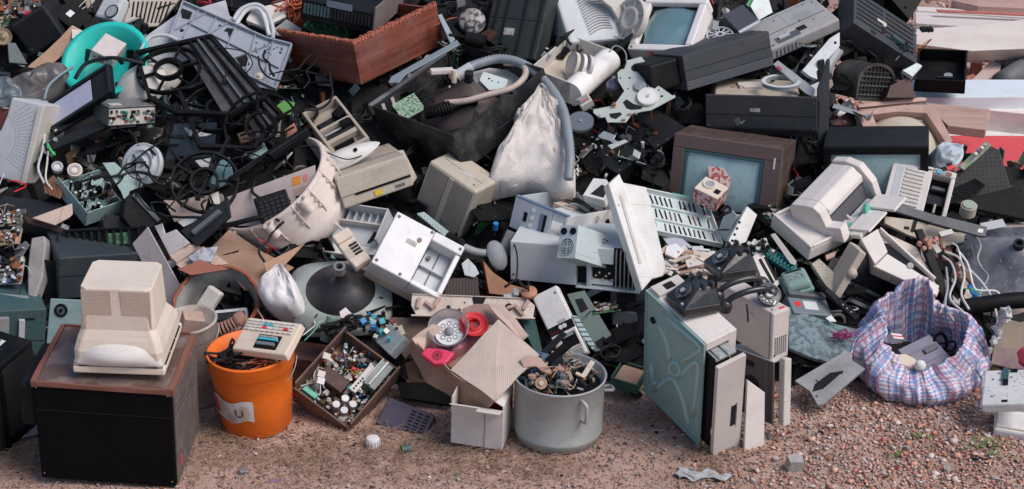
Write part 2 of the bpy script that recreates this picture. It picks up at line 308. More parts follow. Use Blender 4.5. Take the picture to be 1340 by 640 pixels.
# solved resting poses: position, axes, size in metres of every box-like thing
POSE = {
'tv_cab':[-1.275,-0.212,0.024,0.075,0.052,-0.046,0.432,0.338,0.369],
'mon_white':[-1.205,-0.091,0.56,1.616,0.028,-0.035,0.283,0.283,0.298],
'mon_beige':[-0.164,1.035,0.453,1.575,-0.161,-0.741,0.226,0.223,0.17],
'mon_top':[0.65,1.63,0.696,-0.962,0.127,-0.51,0.276,0.357,0.279],
'mon_black_l':[-1.895,1.724,0.812,-0.154,-0.543,0.185,0.162,0.22,0.151],
'mon_dot':[-1.348,1.277,0.415,-0.497,-0.06,-0.935,0.255,0.278,0.161],
'planter':[-0.64,1.705,0.763,0.072,-0.122,-0.704,0.534,0.482,0.175],
'black_box':[-0.176,1.332,0.61,0.291,-0.147,-0.815,0.482,0.495,0.164],
'tray_box':[0.227,1.51,0.737,0.229,0.136,-0.537,0.188,0.315,0.093],
'dark_block':[0.814,1.48,0.752,-0.199,-0.136,0.534,0.427,0.215,0.139],
'black_shelf':[0.993,1.301,0.611,-0.02,-0.061,-0.27,0.431,0.18,0.147],
'laptop':[1.153,1.687,0.861,0.278,-0.259,0.395,0.325,0.188,0.057],
'drive':[0.933,1.686,0.912,0.497,-0.281,0.473,0.098,0.11,0.033],
'typing':[1.238,1.571,0.76,0.58,-0.27,-0.73,0.14,0.197,0.05],
'vcr_beige':[0.971,1.418,0.67,0.001,0.015,-0.107,0.362,0.22,0.06],
'tv_rib':[1.401,1.494,0.662,-0.186,0.161,0.483,0.18,0.158,0.141],
'grille_tv':[1.476,1.762,0.819,0.476,0.602,-0.009,0.337,0.21,0.1],
'brown_tv':[0.834,1.069,0.307,-0.181,0.048,-0.385,0.424,0.233,0.327],
'black_tv':[1.423,1.095,0.317,-0.026,-0.086,-0.228,0.39,0.257,0.319],
'inkjet':[1.207,0.809,0.431,-0.046,-0.362,0.817,0.314,0.138,0.149],
'print_base':[1.112,0.74,0.393,0.274,0.206,-0.961,0.213,0.24,0.068],
'print_c':[1.538,0.956,0.456,0.854,0.029,-0.325,0.237,0.183,0.08],
'print_d':[1.391,0.557,0.352,-0.289,0.475,-0.274,0.192,1.558,0.045],
'print_e':[1.303,0.611,0.262,1.42,0.528,-0.237,0.299,0.194,0.1],
'meter':[1.026,0.525,0.275,0.278,-0.227,0.167,0.099,0.096,0.05],
'meter_b':[1.048,0.457,0.194,0.31,0.257,0.207,0.157,0.093,0.05],
'phone1':[0.583,-0.087,0.491,-0.042,-0.034,-1.202,0.134,0.132,0.11],
'phone2':[0.747,0.279,0.446,-0.062,-0.071,-1.226,0.138,0.136,0.105],
'case_a':[0.593,0.033,0.045,0.267,-0.113,0.556,0.122,0.315,0.465],
'case_b':[0.813,0.129,0.254,0.03,-0.047,0.582,0.073,0.289,0.184],
'case_c':[0.838,0.022,0.028,-0.211,0.044,0.521,0.05,0.273,0.219],
'cover':[0.524,0.633,0.256,-0.411,-0.396,-0.393,0.057,0.183,0.37],
'slot_tray':[0.628,0.823,0.41,0.335,0.382,0.249,0.288,0.233,0.022],
'bracket':[0.822,0.806,0.341,0.148,0.226,0.456,0.093,0.067,0.122],
'pc_top':[0.183,0.835,0.352,-0.19,0.166,-0.654,0.237,0.347,0.119],
'pc_low':[0.255,0.663,0.269,-0.025,-0.006,-0.232,0.476,0.251,0.15],
'psu':[0.26,0.519,0.366,-0.584,-0.085,-0.662,0.079,0.231,0.119],
'vcr_chassis':[0.47,1.216,0.574,0.356,0.039,-0.882,0.23,0.37,0.1],
'lcd':[-1.651,1.196,0.751,0.69,-0.647,-0.012,0.337,0.133,0.03],
'vcr_left':[-1.504,1.199,0.663,-0.097,0.144,0.676,0.198,0.128,0.071],
'psu_basin':[-1.615,1.494,0.835,0.414,0.388,-0.276,0.095,0.115,0.052],
'teal_tray':[-1.588,0.934,0.442,0.213,0.423,-0.769,0.207,0.194,0.07],
'mon_slab':[-1.82,0.861,0.372,0.074,0.087,-0.093,0.266,0.174,0.08],
'black_rack':[-1.499,0.728,0.327,-0.39,-0.063,-0.047,0.28,0.1,0.082],
'label_case':[-1.557,0.696,0.211,0.015,0.119,0.424,0.296,0.248,0.166],
'teal_case':[-1.817,0.453,0.034,-0.029,0.14,0.407,0.199,0.248,0.233],
'mon_black_b':[-1.711,-0.048,0.018,0.12,0.069,-0.392,0.192,0.187,0.336],
'typewriter':[-0.674,1.238,0.575,0.387,-0.274,0.482,0.153,0.295,0.08],
'printer_long':[-0.537,1.013,0.451,-0.147,-0.243,0.317,0.277,0.285,0.123],
'laser':[-0.374,0.597,0.311,0.695,0.427,-0.281,0.275,0.226,0.149],
'long_tray':[-0.592,0.843,0.365,0.572,-0.141,-0.377,0.273,0.141,0.06],
'keyphone':[-0.577,0.58,0.386,0.631,-0.191,0.59,0.068,0.162,0.039],
'chassis':[-0.58,0.154,0.054,0.552,0.353,-0.536,0.242,0.285,0.122],
'purple':[-0.356,0.059,-0.034,0.705,0.06,-0.431,0.175,0.104,0.07],
'mahogany':[-0.675,0.305,0.021,-0.069,0.143,-0.071,0.227,0.15,0.097],
'front_unit':[0.18,0.39,0.183,0.946,-0.4,0.293,0.098,0.265,0.06],
'card_box':[-0.199,0.315,0.039,0.194,0.258,-0.847,0.238,0.217,0.16],
'white_box':[-0.102,-0.069,0.008,0.056,0.038,-0.224,0.175,0.146,0.178],
'green_tray':[0.408,0.231,0.046,0.161,0.086,-0.411,0.102,0.111,0.04],
'register':[-0.801,-0.004,0.324,0.438,-0.172,-0.38,0.214,0.142,0.031],
'remote':[-0.877,0.76,0.485,1.013,-0.052,0.374,0.125,0.1,0.025],
'black_tray_far':[2.016,2.61,0.374,0.24,-0.067,-0.257,0.23,0.279,0.07],
'speaker_card':[0.741,0.896,0.456,0.286,0.17,-0.592,0.1,0.086,0.064],
'white_r':[1.666,0.017,0.111,0.094,-0.221,-0.303,0.147,0.204,0.035],
'white_r2':[1.7,-0.029,0.005,0.13,0.018,-0.286,0.15,0.131,0.035],
'top_tv_l':[-0.658,1.744,0.937,-0.001,0.139,-0.223,0.301,0.413,0.083],
'ridged_tv':[0.002,1.664,0.758,-0.568,0.094,-0.472,0.251,0.1,0.343],
'side_mon':[0.317,1.726,0.754,-0.891,-0.135,0.367,0.246,0.24,0.291],
'dark_pc_c':[0.432,0.543,-0.004,-0.045,-0.027,-0.215,0.126,0.1,0.262],
'beige_top':[-1.618,1.85,0.868,0.741,-0.209,-0.512,0.122,0.131,0.119],
'bl_tray':[-1.746,0.627,0.296,0.857,-0.055,-0.27,0.092,0.264,0.05],
}
# ---------------------------------------------------------------- kinds of thing
def slots(mb,n,x0,x1,y0,y1,z,m=VOID,gap=.5,ax=0,th=.0015):
    """row of n slots cut in a face (z proud by th)"""
    for i in range(n):
        if ax == 0:
            p = (x1 - x0) / n; mb.box(x0 + i * p,x0 + i * p + p * gap,y0,y1,z - th,z + th,m)
        else:
            p = (y1 - y0) / n; mb.box(x0,x1,y0 + i * p,y0 + i * p + p * gap,z - th,z + th,m)
def screws(mb,pts,z,m=MGREY,r=.005):
    for x,y in pts: mb.cyl((x,y,z),r,.003,m,n=10)
def open_box(i,name,label,m,cat='box',wall=.006,group=None,inner=None,bevel=.002,lip=0,floor=True,open_side='U'):
    r,w,d,h = T(i,name,label,cat,group)
    inn = inner or m
    def side(nm,x0,x1,y0,y1,z0,z1):
        b = MB().box(x0,x1,y0,y1,z0,z1,m); b.build(nm,r,bevel)
    W,D = w / 2,d / 2; t = wall
    bd = MB()
    S = {'F': (-W,W,-D,-D + t,0,h),'B': (-W,W,D - t,D,0,h),'L': (-W,-W + t,-D + t,D - t,0,h),'R': (W - t,W,-D + t,D - t,0,h),'D': (-W + t,W - t,-D + t,D - t,0,t),'U': (-W + t,W - t,-D + t,D - t,h - t,h)}
    for k,a in S.items():
        if k != open_side: bd.box(*a,m)
    if lip and open_side == 'U':
        bd.frame(-W - lip,W + lip,-D - lip,D + lip,h - .006,h + .004,lip,m)
    bd.build('body',r,bevel)
    return r,w,d,h
def detail(r,x0,x1,y0,y1,z,m,n=4,X=None,seams=2,label=None,seed=1):
    """what a factory leaves on a casing face: parting lines, screw wells, a sticker"""
    R = random.Random(seed); X = X or Matrix.Identity(4); w,d = x1 - x0,y1 - y0; s = MB()
    for k in range(seams):
        t = R.uniform(.12,.88)
        if k % 2: s.box(x0 + w * t,x0 + w * t + .0018,y0 + .003,y1 - .003,z - .001,z + .0006,VOID,X)
        else: s.box(x0 + .003,x1 - .003,y0 + d * t,y0 + d * t + .0018,z - .001,z + .0006,VOID,X)
    if seams: s.build('seam',r)
    for k in range(n):
        x,y = ((x0 + .012,y0 + .012),(x1 - .012,y1 - .012),(x1 - .012,y0 + .012),(x0 + .012,y1 - .012),(x0 + w * .5,y0 + .014))[k % 5]
        MB().cyl((x,y,z - .001),.0042,.0022,VOID,X,10).cyl((x,y,z + .001),.0026,.0006,STEEL,X,8).build('screw',r)
    if label: a,b = R.uniform(.15,.6),R.uniform(.2,.6); MB().box(x0 + w * a,x0 + w * a + label[0],y0 + d * b,y0 + d * b + label[1],z,z + .0007,mat('stained_sticker',(.50,.48,.44),.7,dirt=.8,scale=40),X).build('sticker',r)
XF = lambda y: Matrix.Translation((0,y,0)) @ Matrix.Rotation(math.pi / 2,4,'X')
def drape(name,label,cat,pl,apex,outline,hgt,m,folds=11,amp=.012,seed=0,nv=30,crumple=.006,group=None,facet=None):
    """thin film or cloth gathered at an apex, falling in sharp radial creases to its hem"""
    from mathutils import noise
    ax,ay = pl.l(*apex); out = [Vector((*pl.l(*p),0)) for p in outline]; out = spline(out + out[:3],10)[:len(out) * 10]; k = len(out); R = random.Random(seed)
    ph = [R.uniform(0,1) for _ in range(4)]
    def tri(x): return 1 - 4 * abs((x % 1) - .5)
    def f(a,c):
        i = int(round(a * k)) % k; p = out[i]; s = i / k
        x,y = p.x + (ax - p.x) * c,p.y + (ay - p.y) * c
        body = hgt * min(1,(c * 3.2)) ** .6 * (1 - c * .25)
        g = tri(s * folds + ph[0] + .12 * math.sin(c * 5 + ph[1] * 6)) * .7 + tri(s * folds * 2.3 + ph[2] - c * .4) * .3
        env = min(1,c * 6 + .1) * (1 - c) ** .5
        q = Vector((x * 16,y * 16,seed)); cr = 1 - 2 * abs(noise.noise(q)) * 1.6; cr2 = abs(noise.noise(q * 2.4))
        z = body + amp * g * env + crumple * (cr - cr2) * min(1,c * 5) - (.08 if c == 0 else 0)
        return (x + noise.noise(q * .6) * crumple * 1.2,y + noise.noise(q * .6 + Vector((9,9,9))) * crumple * 1.2,z)
    if facet:      # stiff crackling film: flat facets meeting in sharp creases
        k2,n2 = facet; P = {}
        for i in range(k2):
            for j in range(n2 + 1):
                q = Vector(f((i + (R.uniform(-.35,.35) if 0 < j < n2 else 0) + .5 * (j % 2)) / k2,min(1,max(0,(j + (R.uniform(-.3,.3) if 0 < j < n2 else 0)) / n2)))); P[i,j] = q + Vector((0,0,R.uniform(-1,1) * crumple * .35 * (0 < j < n2)))
        vs = [P[i,j] for i in range(k2) for j in range(n2 + 1)]; fs = []
        for i in range(k2):
            for j in range(n2):
                a,b,c,d = i * (n2 + 1) + j,((i + 1) % k2) * (n2 + 1) + j,((i + 1) % k2) * (n2 + 1) + j + 1,i * (n2 + 1) + j + 1
                fs += [(a,b,c),(a,c,d)] if R.random() < .5 else [(a,b,d),(b,c,d)]
        o = MB().add(vs,fs,m,True).build(name,M=pl.M); return tag(o,label,cat,group)
    o = MB().grid(f,k,nv,m).build(name,M=pl.M); return tag(o,label,cat,group)
def crt(i,label,m=OFFW,vm=VENTW,front=.16,tw=.74,th=.7,screen=True,name='crt_monitor',cat='monitor',bez=.035,rim=None,group=None,zoff=.5,stand=False,gm=None,vside='U'):
    """screen on -y, housing tapering to the back"""
    r,w,d,h = T(i,name,label,cat,group); W,D = w / 2,d / 2; fd = d * front
    b = MB(); b.frame(-W,W,0,h,-fd / 2,fd / 2,bez,rim or m,Matrix.Translation((0,-D + fd / 2,0)) @ Matrix.Rotation(math.pi / 2,4,'X'))
    b.box(-W + .004,W - .004,-D + fd * .55,-D + fd,.004,h - .004,m)
    b.build('bezel',r,.006)
    # housing rings
    z0 = h * (1 - th) * zoff
    secs = [(fd + .003,1 - .02,1 - .02,0),(fd + (d - fd) * .20,.965,.965,.2),(fd + (d - fd) * .34,(tw + 1) / 2,(th + 1) / 2,.6),(fd + (d - fd) * .46,tw + .02,th + .03,.95),(d,tw - .02,th - .02,1)]
    vs = []; fs = []
    for y,a,c,q in secs:
        zl = h * (1 - c) / 2 + (z0 - h * (1 - th) / 2) * q
        k = .06 * w
        hw,zh = W * a,zl + h * c
        ring = [(-hw + k,zl),(hw - k,zl),(hw,zl + k),(hw,zh - k),(hw - k,zh),(-hw + k,zh),(-hw,zh - k),(-hw,zl + k)]
        vs += [(x,y - D,z) for x,z in ring]
    for s_ in range(len(secs) - 1):
        for j in range(8): fs.append((s_ * 8 + j,s_ * 8 + (j + 1) % 8,s_ * 8 + 8 + (j + 1) % 8,s_ * 8 + 8 + j))
    fs += [tuple(range(7,-1,-1)),tuple(range(len(vs) - 8,len(vs)))]
    hb = MB().add(vs,fs,m); hb.build('housing',r,.004)
    # vent panels, proud of the housing
    v = MB(); y0,y1 = -D + fd + (d - fd) * .49,D - .006
    zt = z0 + h * th * .985; ww = W * tw * .93
    if 'U' in vside:
        for a,c in ((-ww,-ww * .14),(ww * .14,ww)): v.box(a,c,y0,y1,zt - .004,zt + .012 * 0 + .004,vm)
    if 'B' in vside:
        for a,c in ((-ww,-ww * .14),(ww * .14,ww)): v.box(a,c,D - .003,D + .003,z0 + .04,z0 + h * th - .03,vm)
    if v.v: v.build('vent_grille',r)
    if screen:
        gx,gz = W - bez - .002,h / 2 - bez - .002
        def g(a,c):
            x = (a * 2 - 1); z = (c * 2 - 1)
            return (x * gx,-D + .008 + .030 * (x * x + z * z) / 2,h / 2 + z * gz)
        s_ = MB().grid(g,10,10,gm or GLASS); s_.build('screen',r)
        q = MB().frame(-gx - .001,gx + .001,h / 2 - gz - .001,h / 2 + gz + .001,-.002,.002,.012,BLACK,Matrix.Translation((0,-D + .026,0)) @ Matrix.Rotation(math.pi / 2,4,'X')); q.build('screen_surround',r)
    if stand: MB().lathe([(0,-.03),(w * .36,-.03),(w * .33,-.015),(w * .12,0)],m,32).build('foot',r)
    return r,w,d,h
def bucket(name,label,p,n,R1,R0,h,m,cat='bucket',ang=0,inner=None,rim=.006,handle=True,wall=.004,group=None,lug=None):
    M = fr(p,n,ang); r = empty(name,M,label,cat,group)
    b = MB().lathe([(0,0),(R0 - .004,0),(R0,.004),(R0 + (R1 - R0) * .5,h * .5),(R0 + (R1 - R0) * .86,h * .82),(R0 + (R1 - R0) * .86 + .006,h * .84),(R1,h - .012),(R1 + rim,h - .008),(R1 + rim,h),(R1 - wall,h),(R0 - wall,.006),(0,.006)],m,48)
    b.build('body',r)
    if handle:
        a = MB().tube([((R1 + .01) * math.cos(t),-(R1 + .015) * math.sin(t) * .62 * 1,h - .03 - (R1) * math.sin(t) * .75) for t in [math.pi * k / 12 for k in range(13)]],.0022,STEEL,6); a.build('handle',r)
    return r
def handset(label,M,L=.20,group=None):
    r = MB(); pts = [(-L / 2,0,0),(-L * .44,0,.022),(-L * .25,0,.034),(0,0,.038),(L * .25,0,.034),(L * .44,0,.022),(L / 2,0,0)]
    o = empty('telephone_handset',M,label,'handset',group)
    MB().tube(pts,.0105,BAKEL,12).build('grip',o)
    for s,nm in ((-1,'earpiece'),(1,'mouthpiece')):
        q = MB(); q.lathe([(0,.016),(.014,.014),(.024,0),(.028,-.018),(.024,-.024),(0,-.022)],BAKEL,20,Matrix.Translation((s * (L / 2 + .004),0,0)) @ Matrix.Rotation(math.radians(-s * 22),4,'Y')); q.build(nm,o)
    return o
def dial(r,M,R=.038):
    d = MB(); d.cyl((0,0,0),R,.006,BAKEL,M,32); d.ring((0,0,.006),R,R * .9,.003,MGREY,M); d.cyl((0,0,.006),R * .42,.004,MGREY,M,24); d.cyl((0,0,.0102),R * .28,.001,LGREY,M,24)
    o = d.build('dial',r)
    h = MB()
    for k in range(10):
        a = math.radians(20 + k * 29); c = (R * .68 * math.cos(a),R * .68 * math.sin(a),.006); h.ring(c,R * .145,R * .11,.003,MGREY,M,12); h.cyl((c[0],c[1],.0061),R * .11,.0005,PAPER,M,10)
    h.bar((R * .5,-R * .6,.0095),(R * .3,-R * 1.0,.0095),.004,.002,STEEL,M)
    h.build('finger_wheel',o)
def rotary(i,label,group='black rotary telephones'):
    r,w,d,h = T(i,'rotary_telephone',label,'telephone',group); W,D = w / 2,d / 2
    b = MB()
    b.box(-W,W,-D,D,0,h * .28,BAKEL)
    vs = [(-W,-D,h * .28),(W,-D,h * .28),(W,D,h * .28),(-W,D,h * .28),(-W * .62,-D * .05,h * .78),(W * .62,-D * .05,h * .78),(W * .72,D * .75,h * .8),(-W * .72,D * .75,h * .8)]
    b.add(vs,[(4,5,6,7),(0,1,5,4),(1,2,6,5),(2,3,7,6),(3,0,4,7)],BAKEL)
    b.build('body',r,.006,seg=3)
    for s in (-1,1):
        c = MB(); c.box(s * W * .62 - .012,s * W * .62 + .012,D * .1,D * .3,h * .7,h * .9,BAKEL); c.box(s * W * .62 - .012,s * W * .62 + .012,D * .55,D * .75,h * .7,h * .92,BAKEL)
        c.build('cradle_prong',r,.004)
    sl = math.atan2(h * .5,D * .95)
    dial(r,Matrix.Translation((0,-D * .50,h * .55)) @ Matrix.Rotation(sl,4,'X'),min(W,D) * .46)
    MB().cyl((W * .6,-D * .86,h * .30),.007,.006,LGREY).build('button',r)
    MB().box(-W * .70,-W * .42,-D - .002,-D + .002,h * .08,h * .16,mat('dull_red_part',(.30,.04,.03),.5)).build('nameplate',r)
    return r
def tower(i,label,m=OFFW,name='computer_case',front='R',bays=3,open_=False,group=None,fm=None,bevel=.004):
    """upright case; front face -y"""
    r,w,d,h = T(i,name,label,'computer case',group); W,D = w / 2,d / 2
    b = MB().box(-W,W,-D + .025,D,0,h,m); b.build('chassis',r,bevel)
    f = MB().box(-W - .003,W + .003,-D,-D + .024,-.002,h + .003,fm or m); f.build('front_panel',r,bevel)
    return r,w,d,h
def parts_front(r,specs,y=0):
    pass
def plate(name,label,cat,pl,pts,th,m,bevel=.0015,group=None,kind=None,extra=None,holes=()):
    """thing cut from a sheet: outline measured on plane pl, th thick behind it"""
    q = pl.poly(pts); r = None
    mb = MB().prism(q,-th,0,m)
    for hx in holes:
        if len(hx) == 3 and not isinstance(hx[0],tuple):
            u,v,rad = hx; x,y = pl.l(u,v); mb.cyl((x,y,-.001),rad,.0025,VOID,n=20)
        else: mb.prism(pl.poly(hx),-.001,.0012,VOID)
    if extra: extra(mb,pl)
    o = mb.build(name,None,bevel,M=pl.M); return tag(o,label,cat,group,kind)
def cable(name,label,pts,r=.004,m=RUBBER,cat='cable',group=None,n=7,rib=0,step=6):
    P = [at(*p) for p in pts]; c = P[len(P) // 2]
    mb = MB().tube([p - c for p in P],r,m,n,step=step,rib=rib); o = mb.build(name,M=Matrix.Translation(c)); return tag(o,label,cat,group)
def crush(o,amt=.01,sc=6,seed=0):
    """dent and crumple a finished mesh"""
    from mathutils import noise
    for v in o.data.vertices:
        n = noise.noise_vector(v.co * sc + Vector((seed,seed * 2,0))); v.co += n * amt
def subdiv(o,cuts=3):
    bm = bmesh.new(); bm.from_mesh(o.data); bmesh.ops.subdivide_edges(bm,edges=bm.edges,cuts=cuts,use_grid_fill=True); bm.to_mesh(o.data); bm.free()
def board(root,name,x0,x1,y0,y1,z,n,seed=1,base=GREEN,big=0,cols=None,hmax=.03,th=.002):
    """circuit board with n small components in one mesh (they are too many and too small to lift apart) and `big` capacitors as parts"""
    R = random.Random(seed); b = MB()
    if base: b.box(x0,x1,y0,y1,z,z + th,base)
    cols = cols or [BLACK,BLACK,BLACK,DGREY,DGREY,STEEL,ALU,BEIGE,OFFW,PCBB,COPPER,CARD,mat('dull_red_part',(.30,.04,.03),.5),mat('dull_blue_part',(.05,.12,.25),.5)]
    for k in range(n):
        x,y = R.uniform(x0 + .008,x1 - .008),R.uniform(y0 + .008,y1 - .008); m = R.choice(cols); t = R.random(); zz = z + th
        if t < .22: r_ = R.uniform(.003,.008); hh = R.uniform(.008,hmax); b.cyl((x,y,zz),r_,hh,m,n=12); b.cyl((x,y,zz + hh),r_ * .8,.0008,LGREY,n=10)
        elif t < .42: L = R.uniform(.012,.035); W_ = L * .35; b.cb((x,y,zz + .003),(L,W_,.005),BLACK,(0,0,R.choice((0,90)))); [b.cb((x + (j - 2) * L * .2,y + s_ * W_ * .6,zz + .001),(.001,.003,.002),STEEL) for j in range(5) for s_ in (-1,1)]
        elif t < .62: b.cb((x,y,zz + hmax * .25),(R.uniform(.01,.03),R.uniform(.008,.022),R.uniform(.006,hmax * .7)),m,(R.choice((0,0,12)),0,R.choice((0,90,0,15))))
        elif t < .76: a_ = R.uniform(0,3.1); X = Matrix.Translation((x,y,zz + .004)) @ Matrix.Rotation(a_,4,'Z'); b.cyl((-.004,0,0),.0018,.008,m,X,8,ax=0); b.cyl((-.009,0,0),.0004,.018,STEEL,X,4,ax=0)
        elif t < .84: b.ring((x,y,zz),.009,.005,.006,COPPER,n=14)
        elif t < .9: [b.cb((x + j * .0045,y,zz + hmax * .35),(.001,.02,hmax * .7),STEEL) for j in range(5)]
        else:
            a = R.uniform(0,6.28); L = R.uniform(.02,.07); b.tube([(x,y,zz),(x + L * .3 * math.cos(a),y + L * .3 * math.sin(a),zz + hmax),(x + L * .7 * math.cos(a + .6),y + L * .7 * math.sin(a + .6),zz + hmax * .6),(x + L * math.cos(a),y + L * math.sin(a),zz)],.0012,m,5,step=4)
    o = b.build(name,root); return o
def cloth(name,label,cat,pl,ctr,outline,hgt,m,seed=0,group=None,crease=.02,nu=46,nv=14,hem=.0,base=-.12,sc=9):
    """bag lying on the heap: a crumpled shell rising from its outline to a puffed top"""
    from mathutils import noise
    cx,cy = pl.l(*ctr); out = [Vector((*pl.l(*p),0)) for p in outline]; out = spline(out + out[:3],6)[:len(out) * 6]
    k = len(out)
    def f(a,c):
        p = out[int(a * nu) % nu * k // nu if False else int(round(a * k)) % k]
        t = c
        x,y = p.x + (cx - p.x) * t,p.y + (cy - p.y) * t
        z = hgt * (1 - (1 - t) ** 2.2)
        q = Vector((x,y,z)) * sc + Vector((seed,0,0))
        n = abs(noise.noise(q)) * 2 + abs(noise.noise(q * 2.3)) * .9 + noise.noise(q * 6) * .25
        cr = crease * (min(1,t * 4 + .15)) * min(1,(1.15 - t) * 3)
        return (x + noise.noise(q * 1.3) * cr * .7,y + noise.noise(q * 1.7 + Vector((5,5,5))) * cr * .7,z - n * cr + (base if c == 0 else 0))
    mb = MB().grid(f,k,nv,m); o = mb.build(name,M=pl.M); return tag(o,label,cat,group)
# ================================================================ the setting
def heap_h(x,y):
    from mathutils import noise
    h = SL * max(0,y + .02)
    h *= min(1,max(0,(2.55 - x) / .5)) if y < 1.2 else min(1,max(0,(1.50 - x + (y - 1.2) * .1) / .35))
    h = min(h,1.15)
    return h
def build_ground():
    from mathutils import noise
    mb = MB(); n = 120
    xs = np.linspace(-3,3,90); ys = np.linspace(-1.2,1.2,50)
    m = mat('gravelly_dirt',(.44,.275,.21),.95,dirt=.6,dcol=(.26,.155,.11),scale=4,bump=.8,pat=('blotch',90),col2=(.42,.31,.27))
    def f(a,b):
        x = -3 + 6 * a; y = -1.5 + 5.5 * b
        return (x,y,.018 * noise.noise((x * 2.2,y * 2.2,0)) + .006 * noise.noise((x * 14,y * 14,3)) - .004)
    mb.grid(f,160,150,m)
    o = mb.build('ground'); tag(o,'dusty reddish dirt ground in front of the heap','ground',kind='structure')
    g = MB(); g.frame(-60,60,-30,90,-.03,-.012,27,m); o = MB().grid(lambda a,b: (-60 + 120 * a,-30 + 120 * b,-.035),2,2,m).build('ground_far'); tag(o,'dirt ground reaching away round the yard','ground',kind='structure')
    return m
DIRT = build_ground()
def shards(name,pts,sizes,isl,label,cat,flat=.5,seed=1,z0=0,kind='stuff',rough=.85,spread=1.0):
    """thousands of small uneven stones as one mesh"""
    R = np.random.RandomState(seed); n = len(pts)
    base = np.array([[1,0,0],[-1,0,0],[0,1,0],[0,-1,0],[0,0,1],[0,0,-1],[.6,.6,.5],[-.6,.5,.55]],float)
    fs = np.array([[0,2,6],[2,4,6],[4,0,6],[2,1,7],[1,4,7],[4,2,7],[1,3,4],[3,0,4],[2,0,5],[1,2,5],[3,1,5],[0,3,5]])
    V = base[None] * R.uniform(.65,1.25,(n,8,1)); V *= np.stack([sizes,sizes * R.uniform(.5,1,n),sizes * R.uniform(flat * .5,flat * 1.2,n)],-1)[:,None,:]
    a = R.uniform(0,6.28,n); t = R.uniform(-.5,.5,n) * spread
    ca,sa,ct,st = np.cos(a),np.sin(a),np.cos(t),np.sin(t)
    x,y,z = V[...,0],V[...,1],V[...,2]
    y,z = y * ct[:,None] - z * st[:,None],y * st[:,None] + z * ct[:,None]
    x,y = x * ca[:,None] - y * sa[:,None],x * sa[:,None] + y * ca[:,None]
    V = np.stack([x,y,z],-1) + np.asarray(pts)[:,None,:]
    F = (fs[None] + (np.arange(n) * 8)[:,None,None]).reshape(-1,3)
    me = bpy.data.meshes.new(name); me.vertices.add(n * 8); me.vertices.foreach_set('co',V.ravel().astype('f'))
    me.loops.add(F.size); me.loops.foreach_set('vertex_index',F.ravel().astype('i'))
    me.polygons.add(len(F)); me.polygons.foreach_set('loop_start',np.arange(0,F.size,3,dtype='i')); me.polygons.foreach_set('loop_total',np.full(len(F),3,'i'))
    me.update(); me.validate(); me.materials.append(mat(name + '_stone',(.3,.2,.2),rough,dirt=.25,bump=0,isl=isl,dcol=(.22,.16,.13)))
    o = bpy.data.objects.new(name,me); COL.objects.link(o); return tag(o,label,cat,kind=kind)
def gz(x,y):
    from mathutils import noise
    return .018 * noise.noise((x * 2.2,y * 2.2,0)) - .002
def gravel():
    R = np.random.RandomState(3)
    BR = [(0,(.46,.28,.21)),(.14,(.56,.38,.31)),(.30,(.30,.20,.165)),(.42,(.36,.16,.11)),(.52,(.48,.38,.34)),(.62,(.27,.19,.16)),(.72,(.40,.20,.145)),(.80,(.55,.48,.45)),(.86,(.30,.24,.21)),(.93,(.19,.15,.13))]
    n = 56000
    x = R.uniform(-2.1,2.3,n); y = R.uniform(-.85,.5,n); s = R.uniform(.0016,.0052,n) * np.where(R.rand(n) < .06,2.0,1)
    s *= np.where(x > .55,1.25,1)
    P = [(a,b,gz(a,b) + c * .15) for a,b,c in zip(x,y,s)]
    shards('gravel',P,s,BR,'fine pinkish brown gravel and grit strewn over the dirt','gravel',.6,4)
    n = 6500; x = R.uniform(.55,2.3,n); y = R.uniform(-.8,.25,n); s = R.uniform(.0035,.010,n) * np.where(R.rand(n) < .07,1.9,1)
    BC = [(0,(.58,.24,.165)),(.2,(.70,.43,.34)),(.38,(.40,.18,.12)),(.48,(.60,.48,.43)),(.64,(.64,.32,.24)),(.76,(.70,.60,.56)),(.88,(.36,.23,.19))]
    k = R.rand(n) < np.clip((x - .5) * 1.1,0,1)
    P = [(a,b,gz(a,b) + c * .3) for a,b,c in zip(x[k],y[k],s[k])]
    shards('brick_rubble',P,s[k],BC,'crushed red and pale brick chips on the right of the ground','rubble',.6,5)
    # far ground beyond the beams
    n = 3500; x = R.uniform(1.6,4.5,n); y = R.uniform(1.6,6.5,n); s = R.uniform(.01,.028,n)
    shards('far_rubble',[(a,b,.0) for a,b in zip(x,y)],s,BC,'pinkish brick rubble on the ground beyond the beams','rubble',.6,6)
gravel()
def bits():
    R = random.Random(19); b = MB(); ms = [BLACK,DGREY,GREYP,OFFW,PAPER,MGREY,STEEL,GREEN,CARD,mat('dull_red_part',(.30,.04,.03),.5),WOODD,CARDL,RUBBER,COPPER]
    for k in range(420):
        u = R.uniform(-10,1350); v = R.choice((R.gauss(575,14),R.uniform(560,640),R.gauss(565,10))); p = onground(u,min(v,638))
        if p.y > .12: continue
        X = Matrix.Translation((p.x,p.y,gz(p.x,p.y) + .003)) @ Euler((R.uniform(-.3,.3),R.uniform(-.3,.3),R.uniform(0,6.28))).to_matrix().to_4x4(); s = R.uniform(.003,.012); m = R.choice(ms); t = R.random()
        if t < .5: b.prism([(s * R.uniform(.5,1.3) * math.cos(a),s * R.uniform(.3,1) * math.sin(a)) for a in (0,1.3,2.4,3.7,5)],0,.002,m,X)
        elif t < .75: b.tube([(-s * 2,0,.002),(-s * .5,s * R.uniform(-1,1),.004),(s * .8,s * R.uniform(-1,1),.003),(s * 2.4,0,.002)],.0009,m,5,X,4)
        else: b.cb((0,0,.002),(s,s * .5,.003),m,(0,0,0),X)
    tag(b.build('litter_bits'),'tiny plastic, wire and metal litter strewn at the foot of the heap','litter',kind='stuff')
bits()
